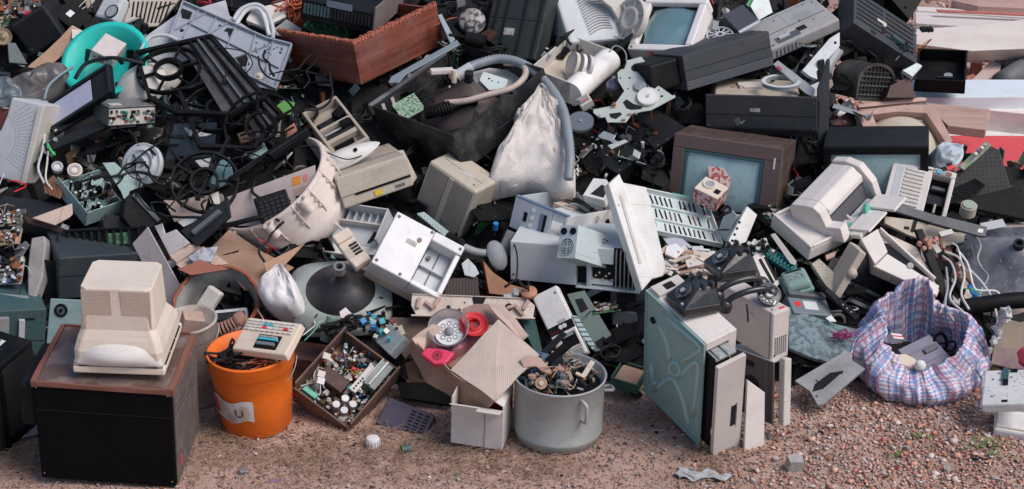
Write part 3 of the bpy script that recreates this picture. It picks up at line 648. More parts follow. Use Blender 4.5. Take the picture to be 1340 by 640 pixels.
def dry_grass():
    R = random.Random(5); mb = MB(); m = mat('dry_straw',(.34,.22,.155),.9,dirt=.3,dcol=(.15,.10,.07),bump=0)
    cl = [(300,585,40),(470,590,90),(560,600,90),(390,600,60),(620,595,50),(520,575,60),(285,560,20),(700,610,40),(450,610,80),(860,520,20),(130,600,80),(20,598,30),(930,600,25)]
    for k in range(2300):
        c = R.choice(cl); u = R.gauss(c[0],c[2] * .8); v = min(632,R.gauss(c[1],15)); p = onground(u,v)
        if p.y > .1: continue
        a = R.uniform(0,6.28); L = R.uniform(.02,.08); h = R.uniform(.003,.018); z = gz(p.x,p.y) + .002; w_ = R.uniform(.0005,.0011)
        d = Vector((math.cos(a),math.sin(a),0)); s_ = Vector((-d.y,d.x,0)); cv = R.uniform(-.3,.3) * L
        P = [Vector((p.x,p.y,z)) + d * L * t + s_ * cv * math.sin(t * 3.1) + Vector((0,0,h * math.sin(t * 3.1))) for t in (0,.33,.66,1)]
        vs = []
        for q in P: vs += [q - s_ * w_,q + s_ * w_,q + Vector((0,0,w_ * 1.6))]
        fs = []
        for i in range(3):
            b = i * 3
            for j in range(3): fs.append((b + j,b + 3 + j,b + 3 + (j + 1) % 3,b + (j + 1) % 3))
        mb.add(vs,fs,m)
    tag(mb.build('dry_grass'),'flattened dry grass stalks littering the ground before the heap','dry grass',kind='stuff')
    mb = MB(); m = mat('green_weed',(.16,.26,.07),.7,dirt=.1,bump=0)
    for (u,v,n,rr) in ((1292,588,55,.035),(1210,575,14,.02),(1175,600,10,.012),(1310,600,20,.03)):
        c = onground(u,v)
        for k in range(n):
            a = R.uniform(0,6.28); q = c + Vector((R.gauss(0,rr),R.gauss(0,rr * .6),gz(c.x,c.y) + .004)); L = R.uniform(.008,.02)
            d = Vector((math.cos(a),math.sin(a),R.uniform(.3,1))); s_ = Vector((-d.y,d.x,0)) * .25
            mb.add([q,q + (d * .5 + s_) * L,q + d * L,q + (d * .5 - s_) * L + Vector((0,0,.001))],[(0,1,2,3)],m)
    tag(mb.build('weeds'),'sparse green weeds sprouting from the brick rubble','weeds',kind='stuff')
dry_grass()
def heap():
    """the body of the heap: a mound coloured near black for the shade in its gaps, and the countless broken scraps in it"""
    from mathutils import noise
    mb = MB(); m = mat('gap_shade_debris',(.012,.011,.011),.9,dirt=.5,dcol=(.03,.025,.022),scale=12,bump=.6)  # near-black colour stands in for the shade between the things
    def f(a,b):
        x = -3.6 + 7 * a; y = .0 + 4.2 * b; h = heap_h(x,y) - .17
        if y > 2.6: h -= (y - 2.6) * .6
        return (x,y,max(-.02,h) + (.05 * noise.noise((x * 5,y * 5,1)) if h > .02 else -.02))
    mb.grid(f,130,80,m); tag(mb.build('heap_core'),'packed debris inside the heap of scrap, blackened for the shade in its gaps','debris',kind='stuff')
    R = random.Random(11); b = MB()
    ms = [BLACK] * 38 + [DGREY] * 12 + [MGREY] * 2 + [GREYP] + [TEALD] * 3 + [OFFW,BEIGE,WHITE,CREAM,COPPER,CARD,GREEN,PCBB,STEEL,STEEL,RUBBER,RUBBER,WOODD,LGREY,TEALM,CARDL]  # mostly black, so the shade of the gaps is in the colours
    for k in range(8200):
        u = R.uniform(-420,1560); v = R.uniform(-150,600)
        if (u > 1195 and v < 200) or (1110 < u < 1260 and 125 < v < 200): continue
        if v > 470 and R.random() < (v - 470) / 100: continue
        p = at(u,v,R.uniform(.09,.28))
        if p.z < .01 or p.y < .06: continue
        t = R.random(); rot = Euler((R.uniform(-1.6,1.6),R.uniform(-1.6,1.6),R.uniform(0,6.28))).to_matrix().to_4x4(); X = Matrix.Translation(p) @ rot; mm = R.choice(ms)
        s = R.uniform(.01,.05)
        if t < .35: b.box(-s,s,-s * R.uniform(.3,1),s * .6,-.002,.002 + s * .06,mm,X)
        elif t < .6: b.box(-s,s,-s * .25,s * .25,-s * .2,s * .2,mm,X)
        elif t < .72: b.cyl((0,0,0),s * .35,s * R.uniform(.2,1.5),mm,X,10)
        elif t < .8: b.ring((0,0,0),s * .8,s * .6,.006,mm,X,14)
        elif t < .9:
            c = [Vector((R.uniform(-1,1),R.uniform(-1,1),R.uniform(-.4,.4))) * s * 2.2 for _ in range(4)]; b.tube(c,R.uniform(.0015,.004),R.choice([RUBBER,RUBBER,WHITE,COPPER,GREYP,RED,DGREY]),5,X,4)
        else: b.prism([(s * R.uniform(.5,1.2) * math.cos(a),s * R.uniform(.4,1.2) * math.sin(a)) for a in (0,1.1,2.3,3.6,5)],0,.003,mm,X)
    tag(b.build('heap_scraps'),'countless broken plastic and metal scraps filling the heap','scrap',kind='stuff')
heap()
# ================================================================ front row, on the ground
# --- old television cabinet standing on its side edge
def tv_cabinet():
    r,w,d,h = T('tv_cab','television_cabinet','large black old television cabinet with worn brown top carrying the white monitor','television'); W,D = w / 2,d / 2
    SIDE = mat('speckled_side_board',(.10,.08,.075),.7,dirt=.6,dcol=(.25,.19,.16),scale=20)
    TOP = mat('worn_brown_top',(.14,.085,.065),.35,dirt=.3,pat=('blotch',9),col2=(.26,.19,.165),dcol=(.06,.04,.035),coat=.2)
    MB().box(-W,W,-D + .004,D,0,h - .02,mat('matt_black_board',(.004,.004,.005),.85,dirt=.2,dcol=(.02,.013,.01),scale=5,spec=.1)).build('cabinet',r,.006)
    MB().box(-W + .012,W - .012,-D,D,h - .0195,h,TOP).build('top_panel',r,.003)
    MB().box(W + .0005,W + .007,-D + .012,D - .012,.01,h - .03,SIDE).build('side_panel',r,.002)
    t = MB(); tm = mat('frayed_red_edge',(.22,.085,.06),.8,dirt=.5,scale=30)
    t.box(-W - .004,-W + .011,-D,D,h - .022,h + .003,tm); t.box(W - .011,W + .008,-D,D,h - .022,h + .003,tm); t.box(-W + .011,W - .011,-D - .003,-D + .004,h - .015,h + .002,tm); t.box(-W + .011,W - .011,D - .008,D + .002,h - .02,h + .006,tm)
    e_ = t.build('edge_strip',r,.002); subdiv(e_,5); crush(e_,.004,30,2)
    s = MB()
    for k in range(10):
        for j in range(2): s.cyl((W + .0071,-D + .05 + k * .022,h - .08 - j * .022 - k * .004),.0028,.001,VOID,n=8,ax=0)
    s.build('vent_holes',r)
    k = MB(); k.box(-W - .05,-W + .001,-D + .015,D - .06,h * .52,h - .03,BLACK); k.build('side_bulge',r,.012)
    MB().box(W + .007,W + .009,-D + .05,-D + .065,.05,.09,PINK).build('sticker',r)
tv_cabinet()
r,w,d,h = crt('mon_white','cream white computer monitor lying face down on the television cabinet, back vents showing',mat('warm_white_casing',(.78,.67,.56),.5,dirt=.25,dcol=WD),mat('cream_vent',(.62,.50,.41),.5,dirt=.15,pat=('dots',210,(0,1),.5),col2=(.30,.21,.16)),front=.09,tw=.79,th=.66,screen=False,zoff=.75,vside='U')
def dome():
    W = w / 2; D = d / 2; vs = []; m = mat('domed_hood',(.72,.68,.65),.5,dirt=.2,dcol=WD)
    def f(a,c):
        x = (a * 2 - 1); y = -D + d * .10 + c * d * .38
        zt = h * (.995 - .17 * c) + .050 * math.sin(math.pi * min(1,c * 1.2)) * (1 - x * x)
        return (x * W * (.98 - .2 * c),y + 0,zt)
    MB().grid(f,16,10,m).build('dome',r,solid=.004)
    s = MB()
    for k in range(5): s.box(-W * .86 + k * w * .175,-W * .86 + k * w * .175 + w * .155,-D + d * .095,-D + d * .108,h - .003,h + .0015,VOID)
    for k in range(3): s.box(W - .003,W + .0015,-D + d * .10,-D + d * .115,h * .12 + k * h * .28,h * .12 + k * h * .28 + h * .24,VOID)
    s.build('vent_slot',r)
dome()
# --- orange bucket
def orange():
    p = onground(336,556); p.z = 0; p += Vector((0,.03,0))
    r = bucket('orange_bucket','bright orange plastic bucket with torn white label, full of cables',p,(-.02,-.06,1),.141,.122,.285,ORANGE,ang=0,rim=.003)
    for o in r.children: crush(o,.010,5,2)
    lb = MB(); R0,R1,H = .122,.141,.285
    def f(a,c):
        t = math.radians(-152 + 68 * a); z = .075 + .085 * c + .008 * math.sin(a * 9); rr = R0 + (R1 - R0) * z / H + .006; return (rr * math.cos(t),rr * math.sin(t),z)
    LAB = mat('torn_paper_label',(.62,.58,.55),.8,dirt=.4,pat=('blotch',28),col2=(.50,.40,.35))
    lb.grid(f,14,6,LAB)
    def f2(a,c):
        t = math.radians(-150 + 10 * a); z = .095 + .06 * c; rr = R0 + (R1 - R0) * z / H + .0085; return (rr * math.cos(t),rr * math.sin(t),z)
    lb.grid(f2,3,3,RED)
    def f3(a,c):
        t = math.radians(-104 + 9 * a); z = .10 + .03 * c; rr = R0 + (R1 - R0) * z / H + .0085; return (rr * math.cos(t),rr * math.sin(t),z)
    U = MB()
    def pt(a,c): t = math.radians(-108 + 9 * a); z = .10 + .03 * c; rr = R0 + (R1 - R0) * z / H + .0095; return (rr * math.cos(t),rr * math.sin(t),z)
    lb.tube([pt(0,1),pt(0,.3),pt(.5,0),pt(1,.3),pt(1,1)],.0018,BLACK,6)
    o = lb.build('label',r); crush(o,.010,5,2)
    # contents
    top = p + Vector((0,0,.283))
    for k,(dx,dy,lab,m) in enumerate(((-.07,-.05,'tangle of black cable stuffed in the left of the orange bucket',RUBBER),(.05,-.085,'coil of bright copper wire at the front lip of the orange bucket',COPPER))):
        b = MB(); R = random.Random(k)
        for j in range(14 if k == 0 else 10):
            c = [Vector((R.gauss(0,.035),R.gauss(0,.03),R.gauss(-.01,.022))) for _ in range(5)]; b.tube(c,.0042 if k == 0 else .0018,m,6,step=5)
        tag(b.build('cable_tangle' if k == 0 else 'copper_coil',M=Matrix.Translation(top + Vector((dx,dy,-.01)))),lab,'cable' if k == 0 else 'wire')
    b = MB()
    R = random.Random(8)
    for k in range(70):
        a,q = R.uniform(0,6.28),R.uniform(0,.12); b.cb((q * math.cos(a),q * math.sin(a),R.uniform(-.03,-.0)),(R.uniform(.01,.04),R.uniform(.008,.03),R.uniform(.004,.02)),R.choice([BLACK,BLACK,DGREY,WHITE,GREYP,RUBBER,OFFW]),(R.uniform(-50,50),R.uniform(-50,50),R.uniform(0,180)))
    b.cyl((0,0,-.05),.125,.012,BLACK)
    tag(b.build('scrap_fill',M=Matrix.Translation(top + Vector((0,0,-.02)))),'small black and white scrap pieces filling the orange bucket','scrap',kind='stuff')
orange()
def register():
    r,w,d,h = T('register','desk_calculator','yellowed desk calculator with coloured keys and open printer, lying across the orange bucket','calculator'); W,D = w / 2,d / 2
    MB().box(-W,W,-D,D,0,h,CREAM,t=(.96,.94)).build('case',r,.006)
    MB().box(-W * .25,W * .55,-D * .75,D * .05,h - .002,h + .003,BLACK).build('printer_opening',r,.002)
    q = MB(); q.box(-W * .15,W * .45,-D * .6,-D * .45,h + .003,h + .012,STEEL); q.box(-W * .2,W * .5,-D * .3,-D * .22,h + .003,h + .010,CYAN); q.cyl((-W * .15,-D * .15,h + .008),.005,W * .6,GREYP,ax=0); q.build('mechanism',r)
    for k in range(9):
        for j in range(4):
            m = CREAM if (k,j) not in ((3,2),(4,2),(7,1),(3,1)) else {(3,2): CYAN,(4,2): CYAN,(7,1): RED,(3,1): PINK}[(k,j)]
            if m is CREAM: m = OFFW
            MB().box(-W * .85 + k * W * .19,-W * .85 + k * W * .19 + W * .14,D * .2 + j * D * .17,D * .2 + j * D * .17 + D * .12,h * .98,h + .006,m).build('key',r,.001)
register()
# --- white-grey bucket behind
p = at(255,468,.12); bk = bucket('plastic_bucket','dirty white plastic bucket standing behind the orange bucket',onground(251,545) + Vector((0,.14,0)),(-.05,-.05,1),.098,.088,.31,mat('dirty_white_bucket',(.46,.39,.34),.55,dirt=.6),ang=0)
p = onground(251,545) + Vector((0,.14,.27)); b = MB().cb((-.0,0,0),(.07,.06,.12),PALEW,(10,15,20)); tag(b.build('wooden_block',M=Matrix.Translation(p + Vector((-.01,0,-.01)))),'brown wooden offcut standing in the dirty white bucket','wood')
# --- tilted orange bucket with phone handset
def tilted():
    n = Vector((-.05,-.55,.83)).normalized(); p = at(283,396,.02)
    M = fr(p - n * .28,n); r = empty('paint_bucket',M,'tilted orange bucket with grey paint-caked inside and cracked red rim','bucket')
    R1,R0,H = .150,.125,.28
    IN = mat('caked_grey_paint',(.30,.31,.29),.75,dirt=.5,dcol=(.16,.13,.11),scale=9,bump=.8)
    MB().lathe([(0,0),(R0,0),(R1,H)],ORANGE,44).build('body',r)
    MB().lathe([(R1 - .003,H),(R1 - .006,H * .93),(R1 - .014,H * .90),(R1 - .018,H * .72),(R1 - .026,H * .60),(R0 - .012,.08),(0,.07)],IN,44).build('lining',r)
    o = MB().lathe([(R1 - .004,H - .004),(R1 + .007,H - .006),(R1 + .007,H + .004),(R1 - .004,H + .005)],mat('frayed_red_rim',(.33,.09,.05),.8,dirt=.5,scale=30),60,closed=True).build('rim',r); crush(o,.008,40,1)
    MB().tube([(R1,-.03,H),(R1 + .03,-.09,H - .01),(R1 - .01,-.13,H + .01)],.003,OFFW).build('handle',r)
    m2 = M @ Matrix.Translation((-.055,.0,H - .05)) @ Euler((.5,.2,-.6)).to_matrix().to_4x4()
    a = empty('cordless_phone_base',m2,'dirty cream phone base with square holes leaning in the tilted bucket','telephone')
    MB().box(-.03,.03,-.10,.09,-.015,.025,OFFW).build('body',a,.008); q = MB()
    for k in range(3): q.box(-.008,.006,-.05 + k * .022,-.04 + k * .022,.0245,.027,VOID)
    q.build('socket',a)
    m3 = M @ Matrix.Translation((.02,-.055,H - .06)) @ Euler((.25,.1,.15)).to_matrix().to_4x4()
    a = empty('telephone_base',m3,'grey telephone base with dark cradle lying in the tilted bucket','telephone')
    MB().box(-.09,.09,-.04,.05,-.02,.02,LGREY).build('body',a,.008); MB().box(-.05,.08,.0,.035,.0195,.035,DGREY).build('cradle',a,.008)
    q = MB()
    for k in range(3): q.box(-.07 + k * .02,-.058 + k * .02,-.041,-.039,-.006,.008,VOID)
    q.build('socket',a)
    c = MB(); c.tube([(-.10,0,0),(-.05,-.012,.006),(0,-.01,.012),(.05,.006,.02),(.09,.03,.03)],.017,BLACK,14,step=14,rib=.0)
    P = spline([(-.10,0,0),(-.05,-.012,.006),(0,-.01,.012),(.05,.006,.02),(.09,.03,.03)],4)
    PNK = mat('faded_pink_rubber',(.52,.27,.20),.6,dirt=.4)
    for i in range(1,len(P) - 1):
        d_ = (P[i + 1] - P[i - 1]).normalized(); X = Matrix.Translation(P[i]) @ d_.to_track_quat('Z','Y').to_matrix().to_4x4(); c.ring((0,0,-.004),.024,.014,.007,PNK,X,18)
    d_ = (P[-1] - P[-2]).normalized(); X = Matrix.Translation(P[-1]) @ d_.to_track_quat('Z','Y').to_matrix().to_4x4(); c.ring((0,0,-.02),.027,.008,.03,PNK,X,20)
    tag(c.build('bellows_hose',M=M @ Matrix.Translation((.02,-.118,H + .012))),'ribbed pink rubber bellows hose over the front rim of the tilted bucket','hose')
tilted()
# --- cardboard box with red parts
def carton():
    pl = PL(620,450,(-.08,-.55,.83),-.22)
    r = empty('cardboard_box',pl.M,'torn brown cardboard box with one large corrugated flap hanging over its front','box')
    L = lambda pts,h=0: [(*pl.l(*q,h),h) for q in pts]
    def sheet(nm,pts,hs,m,th=.004,cr=.006,seed=0):
        q = [(*pl.l(u,v,h),h) for (u,v),h in zip(pts,hs)]
        k = len(q); c = Vector([sum(a[i] for a in q) / k for i in range(3)])
        mb = MB(); nr = 8; vs = [c]; P = []
        edge = []
        for i in range(k):
            a,b = Vector(q[i]),Vector(q[(i + 1) % k])
            for t in range(6): edge.append(a.lerp(b,t / 6))
        n = len(edge); vs = [c] + [c.lerp(e,s / nr) for s in range(1,nr + 1) for e in edge]
        fs = [(0,1 + i,1 + (i + 1) % n) for i in range(n)] + [(1 + (s - 1) * n + i,1 + s * n + i,1 + s * n + (i + 1) % n,1 + (s - 1) * n + (i + 1) % n) for s in range(1,nr) for i in range(n)]
        mb.add(vs,fs,m,False); o = mb.build(nm,r,solid=th); crush(o,cr,14,seed); return o
    sheet('flap',[(652,418),(706,465),(650,522),(646,524),(590,484)],[.06,.05,.10,.10,.055],CORR,.005,.003,1)
    sheet('wall',[(540,442),(590,486),(648,522),(630,540),(560,500),(536,458)],[.0,.05,.09,.01,-.07,-.08],CARD,.005,.012,2)
    sheet('wall',[(538,444),(566,424),(584,428),(560,452),(552,462)],[.02,.0,-.05,-.06,-.02],CARDL,.004,.004,3)
    sheet('wall',[(638,397),(660,401),(692,440),(684,446),(654,418)],[-.02,-.01,.03,.03,.02],CARDL,.004,.005,4)
    sheet('wall',[(606,404),(622,398),(650,398),(652,420),(610,440),(600,424)],[-.05] * 6,mat('mauve_cardboard',(.40,.24,.21),.9,dirt=.3),.004,.004,5)
    sheet('floor',[(556,452),(622,415),(650,430),(600,490)],[-.12] * 4,CARD,.004,.006,6)
    FILM = mat('pink_film',(.78,.30,.36),.35,dirt=.2,trans=.3)
    drape('pink_film_bag','thin pink plastic film crumpled round the clear tub in the cardboard box','plastic film',PL(590,445,(-.1,-.6,.8),-.13),(592,444),[(556,440),(572,424),(600,416),(622,418),(632,432),(612,452),(584,470),(562,462)],.012,FILM,9,.008,3,crumple=.010)
    drape('red_film','dark red plastic film stuffed in the white cardboard box','plastic film',PL(640,522,(0,-.5,.86),-.17),(645,520),[(618,522),(640,510),(668,512),(666,528),(640,534)],.02,mat('crimson_film',(.45,.01,.06),.35),7,.006,5,crumple=.008)
    # contents
    M = fr(at(587,431,-.20),(-.1,-.62,.78)); t = empty('plastic_tub',M,'clear round plastic tub with white numbered disc in the cardboard box','tub')
    CL = mat('frosted_plastic',(.85,.82,.86),.2,dirt=.1,trans=.85,bump=0)
    MB().lathe([(0,-.03),(.055,-.03),(.068,.012),(.072,.014),(.072,.017),(.066,.016),(.053,-.027),(0,-.027)],CL,40).build('shell',t)
    q = MB(); q.cyl((0,0,-.026),.050,.008,PAPER,n=36)
    q.build('disc',t); q = MB()
    for k in range(8):
        a = k * math.pi / 4; q.ring((.03 * math.cos(a),.03 * math.sin(a),-.018),.009,.006,.0015,GREYP,n=14)
    q.lathe([(0,-.005),(.014,-.008),(.018,-.018)],GREYP,20); q.build('hub',t)
    M = fr(at(620,425,-.185),(.1,-.5,.85)); t = empty('red_reel',M,'bright red plastic reel beside the clear tub in the cardboard box','reel')
    MB().lathe([(.020,-.01),(.050,-.006),(.050,.006),(.046,.008),(.042,-.0),(.028,.0),(.024,.012),(.020,.012)],RED,36,closed=True).build('ring',t)
    MB().cyl((0,0,-.012),.021,.006,mat('deep_red_plastic',(.30,.01,.02),.4)).build('hub',t)
    M = fr(at(574,466,-.24),(-.1,-.6,.8),-6); t = empty('pink_fan_housing',M,'bright pink plastic housing at the front of the cardboard box','plastic part')
    MB().prism([(-.06,.0),(-.045,.026),(.02,.022),(.055,.012),(.03,-.03),(-.01,-.035)],-.02,.01,PINK).build('body',t,.006); MB().cyl((-.002,-.002,.009),.018,.003,mat('dark_pink',(.4,.02,.05),.4)).cyl((-.002,-.002,.0125),.003,.001,BLACK).build('socket',t)
carton()
# --- white carton
def wbox():
    r,w,d,h = T('white_box','white_carton','small crumpled white cardboard box below the corrugated flap','box'); W,D = w / 2,d / 2; t = .004
    b = MB(); b.box(-W,W,-D,-D + t,0,h * .86,CARDW); b.box(-W,W,D - t,D,0,h,CARDW); b.box(-W,-W + t,-D + t,D - t,0,h,CARDW); b.box(W - t,W,-D + t,D - t,0,h * .95,CARDW); b.box(-W + t,W - t,-D + t,D - t,0,t,CARDW)
    b.build('body',r,.001)
    f = MB(); X = Matrix.Translation((-W * .45,-D,h * .86)) @ Matrix.Rotation(math.radians(148),4,'X'); f.box(-W * .5,W * .55,0,.05,-.002,.002,CARDW,X); X = Matrix.Translation((W * .5,-D,h * .86)) @ Matrix.Rotation(math.radians(160),4,'X'); f.box(-W * .42,W * .48,0,.055,-.002,.002,CARDW,X); f.build('flap',r,.001)
    f = MB(); X = Matrix.Translation((W,0,h * .95)) @ Matrix.Rotation(math.radians(-60),4,'Y'); f.box(-.002,.002,-D,D,0,.05,CARDW,X); f.build('flap',r,.001)
    MB().tube([(W * .3,-D - .001,0),(W * .32,-D - .002,h * .4),(W * .28,-D - .001,h * .85)],.0012,CARD,4).build('seam',r)
wbox()
# --- steel pot
def pot():
    p = onground(730,572) + Vector((0,.02,0)); p.z = 0; M = fr(p,(.02,-.01,1)); r = empty('steel_pot',M,'round silver metal pot filled with small mechanical scrap','pot')
    R,H = .150,.235
    MB().lathe([(0,.0),(R - .03,.0),(R - .008,.008),(R - .003,.03),(R - .001,.034),(R - .001,.04),(R - .003,.044),(R,H - .012),(R + .004,H - .008),(R + .006,H - .002),(R + .002,H),(R - .003,H - .004),(R - .005,.02),(0,.018)],ALU,64).build('body',r)
    hd = MB(); a = math.radians(-62); X = Matrix.Rotation(a,4,'Z') @ Matrix.Translation((R - .002,0,H * .62))
    hd.tube([(0,-.005,.06),(.016,-.005,.062),(.030,0,.05),(.032,0,.02),(.026,0,-.01),(.0,0,-.014)],.006,ALU,8,X); hd.build('handle',r)
    hd = MB(); X = Matrix.Rotation(math.radians(12),4,'Z') @ Matrix.Translation((R - .002,0,H * .62)); hd.tube([(0,-.02,.02),(.03,-.02,.018),(.035,0,.015),(.03,.02,.012),(0,.02,.01)],.006,ALU,8,X); hd.build('handle',r)
    t = p + Vector((0,0,H)); b = MB(); R_ = random.Random(21)
    b.cyl((0,0,-.04),R - .01,.01,BLACK,n=30)
    for k in range(170):
        a,q = R_.uniform(0,6.28),R_.uniform(0,R - .025) ; z = R_.uniform(-.03,.02); m = R_.choice([BLACK,BLACK,BLACK,DGREY,STEEL,STEEL,OFFW,BEIGE,COPPER,MGREY,mat('dull_blue_part',(.05,.12,.25),.5),TEALD,CARD,CARD,RUBBER]); c = (q * math.cos(a),q * math.sin(a),z)
        tt = R_.random()
        if tt < .5: b.cb(c,(R_.uniform(.008,.05),R_.uniform(.005,.02),R_.uniform(.003,.014)),m,(R_.uniform(-60,60),R_.uniform(-60,60),R_.uniform(0,180)))
        elif tt < .7: b.cyl(c,R_.uniform(.005,.014),.01,m,Matrix.Rotation(R_.uniform(-.3,.3),4,'X'),12)
        else: b.tube([Vector(c) + Vector((R_.gauss(0,.025),R_.gauss(0,.025),R_.gauss(.005,.01))) for _ in range(4)],.002,m,5,step=4)
    tag(b.build('scrap_fill',M=Matrix.Translation(t + Vector((0,0,-.01)))),'small metal and plastic scrap heaped in the silver pot','scrap',kind='stuff')
    def bit(nm,lab,cat,build,off,rot):
        b = MB(); build(b); tag(b.build(nm,None,.001,M=Matrix.Translation(t + Vector(off)) @ Euler([math.radians(a) for a in rot]).to_matrix().to_4x4()),lab,cat)
    bit('curved_guard','dirty cream curved guard sticking out of the left of the silver pot','scrap part',lambda b: b.prism([(-.05,.03),(-.02,.045),(.02,.03),(.055,-.03),(.035,-.035),(.0,0),(-.04,0)],0,.006,PALEW),(-.075,.0,.02),(35,0,10))
    bit('cassette_part','black angular mechanism part standing in the silver pot','scrap part',lambda b: (b.box(-.05,.05,-.012,.012,-.01,.01,BLACK),b.box(-.045,.0,-.03,-.012,-.006,.004,DGREY)),(.0,.04,.05),(20,-35,25))
    bit('black_lever','long black lever leaning over the back of the silver pot','scrap part',lambda b: b.box(-.06,.06,-.012,.012,-.004,.004,DGREY),(-.02,.08,.06),(0,-30,35))
    bit('cream_bracket','cream bracket at the right lip of the silver pot','scrap part',lambda b: (b.box(-.035,.035,-.008,.008,-.004,.004,CREAM),b.box(-.035,-.025,-.008,.025,-.004,.012,CREAM)),(.095,-.02,.02),(10,-35,50))
    bit('gear_wheel','small brown gear wheel at the front lip of the silver pot','gear',lambda b: (b.cyl((0,0,0),.02,.008,CARD),b.cyl((0,0,.008),.008,.005,BEIGE)),(-.06,-.095,.01),(55,0,10))
    bit('blue_motor','small blue cylinder motor in the silver pot','motor',lambda b: b.cyl((0,0,-.02),.012,.04,mat('slate_blue',(.08,.14,.25),.4)),(-.055,.05,.035),(70,30,20))
pot()
# --- circuit chassis
def chassis():
    r,w,d,h = T('chassis','circuit_chassis','tilted brown wooden television chassis packed with coloured capacitors and circuit parts','circuit board'); W,D = w / 2,d / 2; t = .007
    WB = mat('chassis_wood',(.17,.095,.065),.7,dirt=.5,pat=('wood',(3,20,20)),col2=(.10,.05,.04),dcol=(.24,.17,.13))
    for nm,a in (('side',(-W,W,-D,-D + t,0,h * .75)),('side',(-W,-W + t,-D + t,D,0,h)),('side',(W - t,W,-D + t,D,0,h)),('side',(-W + t,W - t,D - t,D,0,h * .8))): MB().box(*a,WB).build(nm,r,.0015)
    MB().box(-W + t,W - t,-D + t,D - t,h * .1,h * .16,PCBB).build('base_board',r)
    z = h * .17
    board(r,'components',-W + .012,W - .012,-D * .1,D - .01,z,230,3,None,hmax=.062,cols=[BLACK,BLACK,mat('dull_red_part',(.30,.04,.03),.5),mat('dull_blue_part',(.05,.12,.25),.5),BEIGE,COPPER,STEEL,STEEL,OFFW,PCBB,PCBB,RED,WOODD,WOODD,CYAN,MINT,YELL,BLUE])
    o = board(r,'components',-W + .03,W - .015,-D + .02,D * .1,z,120,4,None,hmax=.045,cols=[BLACK,BLACK,BLUE,BEIGE,STEEL,OFFW,PCBB,PCBB,MGREY,WOODD])
    def cap(x,y,r_,hh,m,top=PAPER):
        q = MB(); q.cyl((x,y,z),r_,hh,m,n=24); q.cyl((x,y,z + hh),r_ * .9,.002,top,n=24); q.build('capacitor',r)
    for x,y in ((W * .22,-D * .62),(W * .5,-D * .62),(W * .3,-D * .36),(W * .58,-D * .36)): cap(x,y,.0135,.05,mat('grey_capacitor',(.40,.36,.36),.4,dirt=.2))
    q = MB(); q.cb((-W * .55,-D * .80,h * .6),(.055,.018,.02),MINT); q.cyl((-W * .55 + .03,-D * .8,h * .6),.006,.012,STEEL,ax=0); q.build('green_transformer',r,.002)
    q = MB(); q.cb((W * .35,D * .25,h * .75),(.026,.12,.012),OFFW); 
    for k in range(5): q.cyl((W * .35,D * .25 - .02 + k * .012 - .03,h * .75 + .006),.0035,.002,VOID,n=10)
    q.build('mounting_rail',r,.001)
    q = MB(); q.cb((W * .62,D * .55,h * .7),(.05,.11,.03),mat('heat_sink_metal',(.20,.22,.22),.4,metal=.5,dirt=.3)); q.cb((W * .62,D * .55,h * .7 + .018),(.008,.11,.02),STEEL); q.cb((W * .45,D * .55,h * .7 + .018),(.004,.11,.02),STEEL); q.build('heat_sink',r,.001)
    q = MB(); q.cb((-W * .3,-D * .15,h * .45),(.10,.055,.05),WOODD); q.build('transformer_block',r,.003)
    q = MB(); R_ = random.Random(3)
    for k in range(9): q.tube([(R_.uniform(-W,-W * .3),R_.uniform(-D,0),z + R_.uniform(0,.05)) for _ in range(4)],.0018,R_.choice([PAPER,BLACK,CREAM,PINK,WHITE]),5,step=5)
    q.build('wires',r)
    for x,y,m in ((-W * .62,-D * .35,OFFW),(-W * .5,-D * .5,PAPER),(-W * .85,D * .1,OFFW)):
        q = MB(); q.cb((x,y,h * .9),(.028,.022,.02),m,(20,20,30)); q.build('connector',r,.002)
    MB().cb((-W * .9,-D - .002,h * .45),(.03,.003,.014),RED).build('red_sticker',r)
chassis()
tag(MB().box(-.055,.055,-.04,.04,-.02,.02,GALV).build('steel_box',None,.003,M=fr(at(513,446,-.08),(-.5,-.45,.75),-50)),'small grey steel box sticking out of the top of the circuit chassis','metal box')
def bn():
    b = MB(); R_ = random.Random(4)
    for j in range(16): b.tube([Vector((R_.gauss(0,.05),R_.gauss(0,.018),R_.gauss(0,.014))) for _ in range(5)],.005,RUBBER,6,step=5)
    tag(b.build('black_cloth',M=fr(at(452,426,-.1),(0,-.4,.9),18)),'twisted bunch of black cable over the top edge of the circuit chassis','cable')
    b = MB(); R_ = random.Random(14)
    for j in range(55): b.cb((R_.gauss(0,.04),R_.gauss(0,.02),R_.gauss(0,.012)),(R_.uniform(.006,.02),) * 3,R_.choice([BLUE,CYAN,mat('dull_red_part',(.30,.04,.03),.5),BEIGE,OFFW,BLACK,STEEL,COPPER,BLACK,BLACK,DGREY]),(R_.uniform(0,90),0,R_.uniform(0,90)))
    tag(b.build('component_pile',M=fr(at(490,424,-.1),(0,-.4,.9),-18)),'coloured loose components spilling behind the circuit chassis','electronic parts',kind='stuff')
bn()
